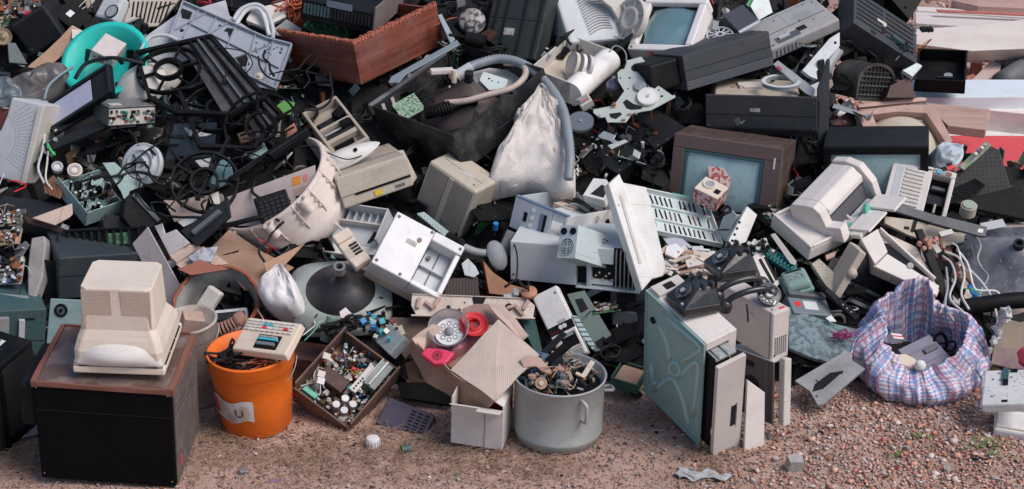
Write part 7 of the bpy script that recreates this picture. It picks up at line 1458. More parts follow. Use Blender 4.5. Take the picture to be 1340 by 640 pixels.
    q = MB(); q.prism(pl.poly([(796,241),(811,227),(856,362),(840,381)],.03),-.03,.03,WHITE); q.build('front_strip',t,.004); q = MB(); q.bar((*pl.l(812,255,.03),.031),(*pl.l(838,345,.03),.031),.01,.003,OFFW); q.cyl((*pl.l(810,268,.03),.03),.004,.002,OFFW); q.build('groove',t)
    r,w,d,h = T('slot_tray','slotted_tray','white metal tray punched with many black slots right of the tall white cover','metal tray'); W,D = w / 2,d / 2; R_ = random.Random(3)
    b = MB(); b.box(-W,W,-D,D,0,.003,PANEL); b.frame(-W,W,-D,D,.003,h,.006,PANEL); b.box(-W + .006,W - .006,D * .28,D * .36,.003,h * .6,PANEL); b.box(-W + .006,W - .006,-D * .35,-D * .28,.003,h * .6,PANEL); b.build('tray',r,.001)
    q = MB()
    for row in range(3):
        for k in range(13):
            if R_.random() < .9: x = -W * .88 + k * w * .072; y = -D * .8 + row * d * .32; q.cb((x,y + d * .08,.0045),(.0055,d * .22,.003),R_.choice([VOID,VOID,VOID,BLACK,mat('rusty_slot',(.20,.08,.05),.7)]),(0,0,R_.uniform(-8,4)))
    q.build('slot',r); MB().box(-W * .1,W,D - .005,D + .001,h,h + .002,MINT).build('green_edge',r)
    q = MB(); R_ = random.Random(33)
    for k in range(60): q.cb((R_.uniform(-.11,.11),R_.uniform(-.06,.06),R_.uniform(-.01,.02)),(R_.uniform(.02,.07),R_.uniform(.005,.02),R_.uniform(.002,.008)),R_.choice([CREAM,CREAM,PALEW,WHITE,PAPER,LGREY,CARDL,BLACK,CARD]),(R_.uniform(-20,20),R_.uniform(-20,20),R_.uniform(-50,50)))
    tag(q.build('pale_debris',M=fr(at(893,345,-.0),(0,-.5,.85))),'pale pinkish splinters and broken plastic below the slotted tray','debris',kind='stuff')
    PX('grey_cover_scrap','smooth grey metal sheet corner under the slotted tray','metal sheet',(.1,-.6,.8),-.0,[(865,308),(893,312),(920,334),(905,340),(880,330)],.004,mat('lilac_grey_sheet',(.30,.31,.37),.35,metal=.3,dirt=.2)); PX('pale_lid','pale rectangular lid lying under the slotted tray','lid',(0,-.5,.85),-.02,[(892,330),(935,328),(945,340),(900,350)],.01,CARDW); PX('clear_lid','small transparent white clip on the pale splinters','clip',(0,-.5,.85),-.03,[(872,322),(884,318),(896,328),(884,338),(870,332)],.012,PAPER)
    r,w,d,h = T('bracket','white_bracket','white folded metal bracket box between the slotted tray and the brown television','bracket'); W,D = w / 2,d / 2
    MB().box(-W,W,-D,-D + .004,0,h,PANEL).box(-W,-W + .004,-D + .004,D,0,h,PANEL).build('bracket',r,.001); 
    PX('bracket_side','white side plate of a computer cage leaning before the brown television','metal plate',(.35,-.8,.5),-.04,[(978,270),(991,281),(976,317),(950,325),(955,312)],.02,WHITE,extra=lambda mb,p: [mb.cyl((*p.l(958 + k * 3.2,315 - k * 8),0),.005,.002,BLACK,n=10) for k in range(4)])
    r,w,d,h = T('speaker_card','patterned_box','small red and white speckled box with beige lens plate before the brown television screen','box'); W,D = w / 2,d / 2; SP = mat('speckled_red',(.55,.40,.38),.6,dirt=.2,pat=('blotch',70),col2=(.30,.05,.05))
    MB().box(-W,W,-D,D,0,h * .9,SP).build('box',r,.002); MB().box(-W,W,-D,D,h * .9,h,CREAM).ring((-W * .3,D * .2,h),W * .5,W * .36,.006,OFFW).cyl((-W * .3,D * .2,h),W * .36,.003,GREYP).box(W * .35,W * .8,-D * .5,D * .1,h,h + .002,BLACK).build('lens_plate',r,.001)
    PX('speckled_card','upright red and white speckled card against the brown television screen','card',(0,-.85,.5),.03,[(926,217),(941,219),(957,222),(955,245),(942,242),(928,236)],.008,SP)
    cable('dark_cable','dark cable knot beside the white bracket',[(940,286,-.03),(948,280,-.06),(956,276,-.06),(952,270,-.04),(944,276,-.03)],.006)
centre_low()
def right_side():
    # monitor, screen up
    r,w,d,h = crt('mon_top','white computer monitor with its dull blue-grey screen facing up at the top of the heap',mat('pinkish_white_mon',(.76,.72,.70),.45,dirt=.2,dcol=WD),VENTW,front=.22,bez=.032,vside='')
    MB().cyl((-w * .44,-d / 2 - .001,.014),.006,.002,mat('green_lamp',(.03,.3,.08),.3),ax=1).build('green_button',r)
    r,w,d,h = T('dark_block','television_shell','big dark grey block-shaped television back below the upturned monitor','television back'); W,D = w / 2,d / 2; DK = mat('charcoal_board',(.033,.039,.048),.6,dirt=.4)
    MB().box(-W,W,-D,D,h * .26,h,DK).build('shell',r,.003); MB().box(-W,W,-D,D,0,h * .255,mat('charcoal_lip',(.058,.066,.08),.5,dirt=.4),t=(1,1.02)).build('lip',r,.002); MB().box(-W - .14,-W,-D + .03,D,.02,h * .95,BLACK).build('rear_part',r,.01)
    r,w,d,h = T('black_shelf','television_cabinet','long black television cabinet front carrying a beige recorder, right of the charcoal block','television'); W,D = w / 2,d / 2
    MB().box(-W,W,-D,-D + .012,0,h,DK).box(-W,W,-D + .012,D,0,h * .7,BLACK).build('front',r,.003); MB().box(-W,W,-D - .012,-D,-.01,h * .12,BLACK).build('lower_lip',r,.003)
    r,w,d,h = T('vcr_beige','beige_recorder','beige flat recorder lid on the long black cabinet, a ring on top','recorder'); W,D = w / 2,d / 2
    MB().box(-W,W,-D,D,0,h,BEIGE,t=(.9,.9)).build('case',r,.006); MB().cb((-W * .1,0,h + .004),(w * .3,d * .3,.008),CARDW,(0,0,8)).build('paper_strip',r)
    tag(MB().ring((0,0,0),.075,.066,.016,GREYP,sy=.8,n=44).ring((0,0,.014),.078,.062,.004,LGREY,sy=.8,n=44).build('grey_ring',M=fr(at(1022,111,-.04),(0,-.1,1),8)),'oval grey plastic ring lying on the beige recorder','ring')
    PX('black_post','tall narrow black panel standing between the brown and the black television','panel',(0,-1,.15),-.02,[(1070,118),(1083,78),(1086,78),(1084,215),(1070,218)],.02,DK)
    PX('grey_post','dark grey post left of the ribbed television back','post',(0,-1,.2),.0,[(1071,80),(1079,78),(1079,120),(1071,124)],.03,DGREY)
    r,w,d,h = T('laptop','grey_keyboard_unit','large light grey portable computer base with slots and handle recess, near the top right','portable computer'); W,D = w / 2,d / 2; LP = mat('warm_grey_laptop',(.40,.385,.38),.45,dirt=.3)
    MB().box(-W,W,-D,D,0,h,LP).build('base',r,.008); MB().box(-W * .1,W * .85,D * .05,D * .8,h,h + .001,GREYP).build('label_area',r); q = MB(); [q.box(-W * .85 + k * w * .055,-W * .85 + k * w * .055 + .008,-D - .001,-D + .002,h * .15,h * .7,MGREY) for k in range(6)]; [q.cyl((x * W,y * D,h),.0035,.001,BLACK,n=8) for x,y in ((-.7,.3),(-.3,.7),(.2,.0),(.5,-.3),(-.2,-.3),(0.6,.9))]; q.build('vent_slot',r)
    q = MB(); q.box(-W * .7,-W * .05,-D * .85,-D * .45,h,h + .0015,MGREY); q.box(-W * .05,W * .2,-D * .65,-D * .35,h,h + .001,DGREY); q.box(-W * .6,-W * .3,-D * .65,-D * .5,h + .0015,h + .008,LGREY); q.build('handle_recess',r,.001); MB().box(-W,W,D,D + .012,h * .3,h * 1.0,GREYP).build('hinge',r,.003)
    r,w,d,h = T('drive','disk_drive','dark grey square disk drive at the top edge left of the portable computer','drive'); W,D = w / 2,d / 2
    MB().box(-W,W,-D,D,0,h,mat('gunmetal',(.10,.11,.14),.35,metal=.4,dirt=.3)).build('drive',r,.003); MB().box(-W,W,-D - .012,-D,h * .2,h,LGREY).build('front_edge',r,.001)
    PX('teal_plate','pale teal plate with printed label behind the dark grey disk drive','metal plate',(.2,-.6,.75),.01,[(982,8),(990,-8),(1004,-8),(1011,16),(993,26)],.006,PANEL,extra=lambda mb,p: mb.prism(p.poly([(988,14),(998,9),(1003,18),(994,24)]),0,.001,PAPER)); PX('green_edge_card','narrow green card edge by the disk drive','card',(.2,-.6,.75),.01,[(976,6),(984,-6),(988,-4),(981,10)],.006,mat('bright_card_green',(.05,.3,.12),.5))
    q = MB(); q.ring((0,0,0),.055,.050,.008,LGREY); q.ring((0,0,0),.018,.012,.010,LGREY); [q.bar((.016 * math.cos(k * .5236),.016 * math.sin(k * .5236),.004),(.052 * math.cos(k * .5236),.052 * math.sin(k * .5236),.004),.004,.006,LGREY) for k in range(12)]
    tag(q.build('spoked_wheel',M=fr(at(942,47,.02),(-.1,-.3,.95))),'small pale spoked wheel lying on the charcoal block','wheel')
    cable('dark_post','thin dark rod standing right of the upturned monitor',[(942,-5,.0),(941,15,.0),(940,30,.0)],.008,DGREY,'rod'); PX('grey_tab','small grey metal tab beside the spoked wheel','tab',(0,-.9,.4),.0,[(933,26),(941,28),(939,40),(932,38)],.004,GREYP)
    r,w,d,h = T('typing','opened_typewriter','opened grey typewriter mechanism with dark rollers below the portable computer','typewriter'); W,D = w / 2,d / 2
    MB().box(-W,W,-D,D,0,h * .4,GREYP).build('frame',r,.004); q = MB(); [q.cyl((-W * .6 + k * .028,-D * .9,h * .55),.010,d * .9,BLACK,ax=1) for k in range(3)]; q.box(W * .5,W * .95,-D * .9,D * .9,h * .4,h * .9,LGREY); q.box(-W * .98,-W * .7,-D * .9,D * .9,h * .4,h * .7,MGREY); q.build('roller',r,.002)
    PX('pale_bar','light grey plastic bar right of the typewriter rollers','plastic bar',(.3,-.7,.65),-.04,[(1050,92),(1086,50),(1099,42),(1099,60),(1068,94),(1070,104),(1060,100)],.02,LGREY,holes=[(1093,56,.006)])
    PX('white_slab','narrow white plastic slab leaning left of the typewriter','plastic slab',(-.3,-.75,.6),-.06,[(1012,84),(1018,79),(1066,116),(1062,126),(1054,122)],.03,mat('cool_white_slab',(.52,.54,.56),.45,dirt=.25),.003,extra=lambda mb,p: mb.prism(p.poly([(1018,86),(1024,90),(1022,92),(1016,88)]),0,.001,PINK))
    PX('pale_hinges','cluster of pale small metal hinges above the black cabinet','hinges',(0,-.8,.6),-.02,[(1060,112),(1078,104),(1084,112),(1070,128),(1060,124)],.02,LGREY)
    # ribbed tv back
    r,w,d,h = T('tv_rib','ribbed_television','rounded black television back with a gridded oval end, right of the typewriter','television back'); W,D = w / 2,d / 2; BR = mat('brown_black',(.035,.03,.028),.4,dirt=.5,dcol=(.16,.13,.11))
    N_ = 20; arch = [(-W,0),(W,0)] + [(W * math.cos(a) ** 1 if 1 else 0,h * .55 + h * .45 * math.sin(a)) for a in [math.pi * k / N_ for k in range(N_ + 1)]]
    X = Matrix.Rotation(math.pi / 2,4,'X'); MB().prism(arch,-D,D,BR,X).build('shell',r,.006); q = MB()
    for k in range(len(arch)): a,b_ = arch[k],arch[(k + 1) % len(arch)]; q.bar((a[0],a[1],D + .004),(b_[0],b_[1],D + .004),.012,.014,BR,X)
    for k in range(1,7): q.bar((-W * .9,h * k * .13,D + .002),(W * .9,h * k * .13,D + .002),.004,.008,MGREY if k % 2 else BR,X)
    for k in range(-4,5): q.bar((W * k * .2,.01,D + .002),(W * k * .2,h * (1 - .03 * k * k),D + .002),.004,.008,DGREY,X)
    q.build('rib',r)
    r,w,d,h = T('grille_tv','slotted_television','black television back with long diagonal slots at the top right of the heap','television back'); W,D = w / 2,d / 2; GB = mat('bluish_black_shell',(.030,.036,.044),.45,dirt=.3)
    MB().box(-W,W,-D,D,0,h,GB).box(-W + .01,W - .01,-D + .01,D - .01,-.10,0,BLACK).build('shell',r,.004); q = MB()
    for j in range(6):
        for a,c in ((-.92,-.08),(.02,.9)): q.box(W * a,W * c,-D * .62 + j * d * .13,-D * .62 + j * d * .13 + .010,h,h + .0015,VOID)
    q.box(-W * .45,-W * .3,-D * .9,-D * .75,h,h + .002,VOID); q.box(-W * .1,W * .0,-D * .5,-D * .2,h + .0016,h + .003,VOID); q.build('vent_slot',r)
    PX('black_corner','black housing corner above the slotted television back at the top edge','television back',(.2,-.7,.7),.1,[(1150,-20),(1215,-20),(1205,2),(1190,26)],.12,BLACK); PX('white_hook','dirty white hook-shaped bracket left of the slotted television back','bracket',(0,-.9,.4),.0,[(1118,10),(1126,18),(1119,28),(1124,38),(1116,40),(1111,32),(1117,20)],.01,OFFW)
    PX('red_brown_case','dark reddish case under the right of the slotted television back','case',(.2,-.85,.5),.06,[(1160,128),(1165,112),(1190,100),(1199,128)],.06,WOODD); PX('silver_connector','pale metal connector box right of the ribbed television back','connector',(.1,-.6,.8),.0,[(1181,92),(1200,82),(1207,86),(1194,100)],.02,PANEL)
    q = MB(); [q.cyl((k * .012,.004 * (k % 2),0),.009,.03,DGREY,ax=1) for k in range(4)]; tag(q.build('black_roller',M=Matrix.Translation(at(1208,40,.0))),'cluster of small black rollers at the right of the slotted television back','rollers')
    # televisions
    r,w,d,h = T('brown_tv','old_television','old brown wooden television with pale blue-green screen facing forward','television'); W,D = w / 2,d / 2
    MB().box(-W,W,-D + .02,D,0,h,WOODB).build('cabinet',r,.004); FRB = mat('brown_plastic_frame',(.13,.085,.08),.45,dirt=.4); X = Matrix.Translation((0,-D + .01,0)) @ Matrix.Rotation(math.pi / 2,4,'X')
    q = MB(); q.box(-W,W,-D,-D + .02,h * .84,h,FRB); q.box(-W,W,-D,-D + .02,0,h * .10,FRB); q.box(-W,-W * .78,-D,-D + .02,h * .1,h * .84,FRB); q.box(W * .68,W,-D,-D + .02,h * .1,h * .84,FRB); q.build('front_frame',r,.003)
    MB().frame(-W * .78,W * .68,h * .10,h * .84,0,.008,.014,mat('dark_teal_surround',(.03,.09,.11),.35),X).build('screen_surround',r,.003)
    gx0,gx1,gz0,gz1 = -W * .74,W * .64,h * .12,h * .81
    MB().grid(lambda a,c: (gx0 + (gx1 - gx0) * a,-D + .012 - .012 * (1 - (2 * a - 1) ** 2) * (1 - (2 * c - 1) ** 2),gz0 + (gz1 - gz0) * c),12,12,GLASSL).build('screen',r); MB().box(W * .86,W * .89,-D - .001,-D,h * .75,h * .88,PAPER).build('paper_chip',r)
    r,w,d,h = T('black_tv','black_television','black television with pale blue-green screen mostly hidden behind the inkjet printer','television'); W,D = w / 2,d / 2
    MB().box(-W,W,-D + .02,D,0,h,DGREY).build('cabinet',r,.005); X = Matrix.Translation((0,-D + .01,0)) @ Matrix.Rotation(math.pi / 2,4,'X'); MB().frame(-W,W,0,h,-.01,.01,.03,BLACK,X).build('front_frame',r,.003)
    MB().grid(lambda a,c: ((a * 2 - 1) * (W - .03),-D + .012 - .012 * (1 - (2 * a - 1) ** 2) * (1 - (2 * c - 1) ** 2),.03 + (h - .06) * c),12,12,GLASSL).build('screen',r)
    # pink frame with white tube behind
    pl = PL(1180,165,(.15,-.6,.8),.10); FP = mat('faded_pink_wood',(.50,.31,.26),.6,dirt=.35)
    t = plate('pink_frame','faded pink wooden television frame around a pale picture tube behind the black television','television frame',pl,[(1121,146),(1175,138),(1221,136),(1247,184),(1240,190),(1212,148),(1175,146),(1142,150),(1152,175),(1134,176)],.05,FP,.002)
    q = MB(); c = pl.l(1190,178); q.lathe([(0,.02),(.10,.01),(.16,-.03),(.20,-.07),(.21,-.12)],mat('cream_tube_face',(.60,.53,.42),.35,dirt=.2),40,Matrix.Translation((*c,-.012)),sy=.80,sx=.80); q.build('picture_tube',t); 
    PX('pink_strip','thin faded pink wooden strip above the pink frame','wooden strip',(.1,-.7,.7),.12,[(1122,137),(1205,127),(1213,128),(1211,132),(1124,141)],.02,FP); PX('maroon_wedge','dark maroon wedge left of the pink frame','wooden wedge',(0,-.8,.6),.12,[(1083,164),(1112,144),(1122,146),(1133,164)],.05,mat('maroon_board',(.08,.012,.012),.5)); PX('black_wedge','black wedge-shaped trim beside the maroon wedge','trim',(0,-.8,.6),.10,[(1110,145),(1120,143),(1134,165),(1122,165)],.04,BLACK)
    cloth('clear_bag','small pale blue translucent plastic bag at the right of the black television','plastic bag',PL(1240,205,(.1,-.7,.7),-.0),(1240,205),[(1225,190),(1235,184),(1256,188),(1262,205),(1250,220),(1232,220),(1224,210)],.05,mat('pale_blue_film',(.42,.47,.52),.3,dirt=.2),4,crease=.025)
    tag(MB().cb((0,0,0),(.035,.015,.012),RED,(0,0,10)).cb((-.025,.0,0),(.02,.02,.02),BLACK).cb((.0,.012,.01),(.02,.01,.01),DGREY).build('red_connector',None,.002,M=fr(at(1243,220,-.05),(0,-.6,.8),20)),'small red and black connector on the corner of the louvered printer','connector')
    # inkjet printer
    IW = mat('warm_beige_white',(.72,.66,.62),.45,dirt=.18,dcol=WD); r,w,d,h = T('inkjet','inkjet_printer','cream inkjet printer with open paper tray and mint green guides','printer'); W,D = w / 2,d / 2
    b = MB(); X = Matrix(((0,0,1,0),(1,0,0,0),(0,1,0,0),(0,0,0,1)))   # profile in y,z extruded along x
    prof = [(-D,h * .02),(-D - .004,h * .35),(-D * .9,h * .80),(-D * .55,h * .97),(-D * .1,h),(D * .8,h),(D,h * .9),(D,0),(-D * .8,0)]
    b.prism(prof,-W,-W * .72,IW,X); b.prism([(-D * .2,h * .56),(-D * .98,h * .56),(-D * 1.0,h * .72),(-D * .55,h * .97),(-D * .1,h * 1.0),(D * .8,h * 1.0),(D,h * .9),(D,0),(-D * .1,0)],-W * .72,W * .78,IW,X); b.build('housing',r,.004)
    b = MB(); b.prism([(-D * 1.5,-h * .05),(-D * 1.45,h * .5),(-D * .9,h * .95),(-D * .1,h * 1.08),(D * .8,h * 1.05),(D,0),(D * .8,0),(D * .7,h * .8),(-D * .1,h * .9),(-D * .8,h * .7),(-D * 1.2,h * .3),(-D * 1.25,-h * .05)],W * .80,W * 1.02,IW,X); b.build('end_cover',r,.004)
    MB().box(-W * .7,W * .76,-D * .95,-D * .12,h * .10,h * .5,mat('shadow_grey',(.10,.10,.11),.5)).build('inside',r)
    q = MB(); q.box(-W * .70,W * .70,-D * 2.3,-D,h * .04,h * .09,LGREY); q.box(-W * .98,-W * .70,-D * 1.9,-D * 1.0,.0,h * .42,IW); q.box(-W * .6,W * .2,-D * 3.0,-D * 1.7,h * .10,h * .16,IW); q.box(W * .25,W * .8,-D * 3.4,-D * 1.6,h * .12,h * .2,IW); q.box(-W * .75,-W * .1,-D * 2.6,-D * 1.95,-h * .02,h * .1,OFFW); q.build('paper_tray',r,.003)
    q = MB(); q.prism([(-.016,-.006),(.018,-.008),(.014,.03),(.0,.034),(-.014,.02)],0,.016,MINT,Matrix.Translation((W * .12,-D * 1.75,h * .14)) @ Matrix.Rotation(math.pi / 2,4,'X')); q.cyl((-W * .4,-D * 1.4,h * .09),.013,.003,MINT,n=18); q.build('paper_guide',r,.003); q = MB(); q.bar((-W * .5,-D * 1.9,h * .095),(W * .55,-D * 1.2,h * .095),.010,.002,GREYP); q.build('tray_groove',r)
    r,w,d,h = T('print_base','printer_base','cream L-shaped printer base under the inkjet printer','printer base'); W,D = w / 2,d / 2
    MB().box(-W,W,-D,D,0,h * .8,IW).frame(-W,W,-D,D,h * .8,h,.012,IW).build('base',r,.005); q = MB(); [q.cb((-W * .8 + k * .03,D * .6 - k * .012,h),(.02,.012,.02),(BLACK,MGREY)[k % 2],(0,0,30)) for k in range(4)]; q.build('mechanism',r)
    PX('thin_white_lid','thin pale lid edge tucked below the cream printer base','lid',(-.3,-.8,.5),-.04,[(1008,307),(1014,305),(1042,342),(1040,347),(1034,345)],.01,OFFW)
    q = MB(); q.prism([(-.09,-.012),(-.07,.022),(.07,.02),(.09,-.015),(.06,-.025),(-.06,-.02)],-.02,0,mat('deep_turquoise',(.01,.20,.21),.4)); [q.cb((-.07 + k * .015,0,.004),(.005,.035,.012),mat('deep_turquoise',(.01,.20,.21),.4)) for k in range(10)]
    tag(q.build('turquoise_comb',None,.002,M=fr(at(1018,337,.0),(-.1,-.6,.8),-38)),'turquoise ribbed plastic part below the cream printer base','plastic part')
    # louvered printer
    r,w,d,h = T('print_c','louvered_printer','cream printer with louvered lid and open cartridge bay, right of the black television','printer'); W,D = w / 2,d / 2
    b = MB(); b.box(-W,W * .28,-D,D,0,h,IW); b.box(W * .28 + .0005,W,D * .72,D,0,h,IW); b.box(W * .86,W,-D,D * .72,0,h,IW); b.box(W * .28 + .0005,W * .86,-D,D * .72,0,h * .3,BLACK); b.build('body',r,.004)
    q = MB(); [q.box(-W * .55,W * .05,-D * .9 + k * d * .085,-D * .9 + k * d * .085 + d * .05,h,h + .004,OFFW) for k in range(10)]; q.build('louver',r,.001); MB().box(-W * .85,-W * .62,-D * .7,D * .7,h,h + .001,LGREY).build('speaker_area',r)
    q = MB(); q.box(W * .30,W * .84,-D * .5,-D * .1,h * .3,h * .7,DGREY); q.box(W * .36,W * .8,D * .2,D * .35,h * .3,h * .6,MGREY); q.box(W * .55,W * .62,-D * .9,-D * .5,h * .3,h * .9,BEIGE); q.build('cartridge_carriage',r,.002); q = MB(); q.box(W * .28,W * .8,D * .76,D * .95,h,h + .002,GREYP); q.box(W * .38,W * .5,D * .78,D * .94,h + .002,h + .005,CYAN); q.box(W * .7,W * .85,D * .78,D * .92,h + .002,h + .004,mat('brown_button',(.3,.12,.08),.5)); q.box(-W * .2,W * .0,D * .74,D * .78,h,h + .002,BLACK); q.box(W * .05,W * .24,D * .84,D * .88,h,h + .002,BLACK); q.build('control_panel',r)
    PX('printer_rail','beige slotted printer rail below the long black bar','rail',(.1,-.8,.6),-.05,[(1158,283),(1196,288),(1262,307),(1262,316),(1236,322),(1190,308),(1158,292)],.02,BEIGE,.002,extra=lambda mb,p: (mb.bar((*p.l(1194,303),.0),(*p.l(1198,289),.0),.012,.014,BLACK),mb.prism(p.poly([(1183,296),(1190,297),(1190,301),(1183,300)]),0,.001,BLACK)))
    for k,(pts,lab) in enumerate((([(1172,268),(1178,267),(1231,283),(1218,291),(1172,277)],'left half of the long flat black bar in front of the louvered printer'),([(1218,291),(1231,282),(1292,297),(1290,309),(1283,309)],'right half of the long flat black bar with a small white label'))):
        PX('flat_black_bar',lab,'plastic bar',(.05,-.7,.7),-.10 - k * .012,pts,.014,mat('blue_charcoal',(.045,.052,.062),.4,dirt=.25),.002,extra=(lambda mb,p: mb.prism(p.poly([(1280,299),(1287,300),(1286,305),(1279,304)]),0,.001,PAPER)) if k else None)
    # V shaped printer cover
    pl = PL(1190,345,(.05,-.6,.8),-.06)
    t = plate('printer_cover','angular cream printer cover with a dark slot above the plaid bag','printer',pl,[(1148,299),(1200,323),(1231,377),(1226,388),(1143,350),(1125,314)],.05,mat('peachy_cream',(.56,.47,.41),.45,dirt=.3,pat=('stripes',55,1,.08),col2=(.40,.32,.28)),.004)
    q = MB(); q.prism(pl.poly([(1155,318),(1163,320),(1213,362),(1210,366),(1195,362),(1158,334)]),0,.003,VOID); q.build('paper_slot',t); q = MB(); q.bar((*pl.l(1150,302),.012),(*pl.l(1222,368),.012),.008,.024,IW); q.prism(pl.poly([(1125,316),(1147,303),(1160,333),(1143,349)]),.0,.020,IW); q.prism(pl.poly([(1160,334),(1228,376),(1224,388),(1144,351)]),.0,.012,IW); q.cyl((*pl.l(1190,350),.004),.012,.012,GREYP); q.prism(pl.poly([(1214,352),(1222,362),(1220,366),(1212,357)]),.0,.004,TEALM); q.build('front_edge',t,.003)
    r,w,d,h = T('print_e','opened_printer','opened printer with long beige arm and black smoked lid left of the plaid bag','printer'); W,D = w / 2,d / 2
    b = MB(); b.box(-W,W,-D,D,0,h * .2,BEIGE); b.box(-W,-W * .80,-D,D,h * .2,h,BEIGE); b.box(W * .9,W,-D,D,h * .2,h * .6,BEIGE); b.build('body',r,.005); MB().box(-W * .78,W * .9,-D * .2,D * .95,h * .2,h * .55,mat('smoked_lid',(.008,.009,.011),.12,dirt=.1,coat=.5)).build('smoked_lid',r,.004)
    q = MB(); q.cyl((-W * .75,-D * .35,h * .4),.009,w * .8,STEEL,ax=0); q.cyl((-W * .75,-D * .6,h * .4),.012,w * .8,BLACK,ax=0); q.box(-W * .5,-W * .3,-D * .75,-D * .25,h * .2,h * .6,DGREY); q.box(-W * .75,W * .8,-D * .98,-D * .85,h * .2,h * .5,GREYP); q.build('carriage',r,.002); MB().lathe([(0,.012),(.018,.008),(.02,0)],BEIGE,20,Matrix.Translation((-W * .88,D * .1,h))).build('knob',r)
    PX('dirty_keyboard','dirty narrow keyboard under the cream printer base','keyboard',(.2,-.6,.8),.0,[(1062,345),(1072,338),(1098,362),(1096,385),(1086,382)],.02,mat('grimy_keys',(.36,.32,.27),.7,dirt=.5,pat=('dots',75,(0,1),.75),col2=(.46,.42,.36),scale=20),.003); PX('wood_splinter','broken light wood splinter above the dirty keyboard','wood',(0,-.6,.8),-.03,[(1080,334),(1095,328),(1092,336),(1082,340)],.01,PALEW)
    M = fr(at(1095,393,-.02),(-.1,-.6,.8),-50); t = empty('black_rail',M,'black ribbed rail running diagonally between the meter and the opened printer','rail'); MB().box(-.10,.10,-.013,.013,-.01,.008,BLACK).build('rail',t,.003); q = MB(); q.box(-.05,.0,-.009,.009,.008,.012,DGREY); q.cyl((-.10,0,.0),.014,.05,BLACK,ax=0); [q.cyl((.03 + k * .02,0,.008),.003,.002,STEEL,n=8) for k in range(3)]; q.build('rail_detail',t,.001)
    # meter
    MT = mat('meter_green',(.20,.31,.29),.4,dirt=.3); r,w,d,h = T('meter','electric_meter','grey-green electricity meter with rounded cover right of the black telephones','meter'); W,D = w / 2,d / 2
    MB().box(-W * 1.06,W * 1.06,-D * 1.06,D * 1.06,0,h * .35,MT).build('base',r,.006); MB().box(-W,W,-D,D,h * .36,h,MT,t=(.88,.88)).build('cover',r,.012); q = MB(); q.box(-W * .6,W * .6,D * .5,D * .7,h,h + .001,DGREY); q.box(-W * .5,W * .55,-D * .3,D * .35,h,h + .0012,mat('faded_dial',(.30,.40,.38),.5,dirt=.4,pat=('blotch',120),col2=(.15,.2,.2))); q.build('dial_plate',r)
    r,w,d,h = T('meter_b','meter_terminal_box','grey terminal box with white label and red mark below the electricity meter','terminal box'); W,D = w / 2,d / 2
    MB().box(-W,W,-D,D,0,h,mat('slate_terminal',(.17,.21,.23),.45,dirt=.3)).build('box',r,.004); MB().box(-W * .3,W * .4,-D * .5,D * .4,h,h + .001,LGREY).cyl((-W * .6,0,h),.013,.001,RED,n=14).build('label',r); MB().box(-W,W * .9,D * .65,D * 1.2,h,h + .018,MGREY).build('terminal_cover',r,.003)
    PX('white_triangle','small white triangular scrap under the terminal box','scrap',(0,-.6,.8),-.03,[(1080,416),(1088,412),(1095,421),(1086,421)],.004,PAPER)
    def wave(mb,p): pass
    PX('fibre_mat','grey-blue fibrous mat sheet lying below the meter','fibre mat',(.1,-.55,.85),-.0,[(1032,400),(1042,406),(1095,424),(1122,430),(1128,448),(1110,466),(1085,474),(1062,468),(1032,455)],.02,mat('fibre_blue_grey',(.22,.30,.33),.95,dirt=.5,scale=30,bump=1,pat=('blotch',50),col2=(.12,.17,.19)),.004)
    q = MB(); R_ = random.Random(8); [q.tube([Vector((R_.gauss(0,.02),R_.gauss(0,.012),R_.gauss(0,.01))) for _ in range(4)],.002,mat('magenta_thread',(.35,.02,.15),.6),5,step=4) for k in range(10)]; tag(q.build('magenta_threads',M=Matrix.Translation(at(1104,440,-.03))),'magenta and black threads on the fibrous mat','threads')
    PX('slotted_rack','white rack strip with two long black slots behind the upper telephone','rack',(.2,-.6,.75),-.02,[(985,335),(998,330),(1020,370),(1012,384),(996,362)],.02,OFFW,.002,holes=[[(992,340),(996,338),(1014,370),(1010,372)],[(999,337),(1002,336),(1018,366),(1015,368)]])
    q = MB(); R_ = random.Random(18)
    for k in range(30): q.cb((R_.gauss(0,.035),R_.gauss(0,.015),R_.gauss(0,.01)),(R_.uniform(.008,.03),.012,.012),R_.choice([OFFW,BLACK,BEIGE,LGREY,BLACK]),(R_.uniform(0,90),R_.uniform(0,90),R_.uniform(0,90)))
    tag(q.build('broken_clips',M=fr(at(990,322,-.04),(0,-.6,.8))),'heap of broken cream and black clips behind the upper telephone','broken clips',kind='stuff')
    # big bare tube lower right
    n = Vector((-.1,-.50,.86)).normalized(); p = at(1325,355,.10); M = fr(p,n); r = empty('large_picture_tube',M,'large bare grey picture tube with pinkish rim at the right edge','picture tube'); vs = []; fs = []; N_ = 56; b = MB(); secs = [(.27,-.06),(.272,-.01),(.25,.02),(.20,.05),(.14,.075),(.09,.10),(.055,.13),(.03,.155),(.0,.156)]
    def sq2(a,R,e): c,s = abs(math.cos(a)),abs(math.sin(a)); k = (c ** e + s ** e) ** (-1 / e); return R * math.cos(a) * k,R * math.sin(a) * k * .82
    PK = mat('pinkish_tube_rim',(.50,.39,.35),.35,dirt=.3); BS = mat('blue_grey_cone',(.10,.11,.13),.35,dirt=.8,dcol=(.36,.34,.37),scale=4,pat=('blotch',5),col2=(.19,.19,.23))
    for i,(R,z) in enumerate(secs):
        for j in range(N_): a = 6.2832 * j / N_; vs.append((*sq2(a,R,5 - i * .5 if i < 6 else 2),z))
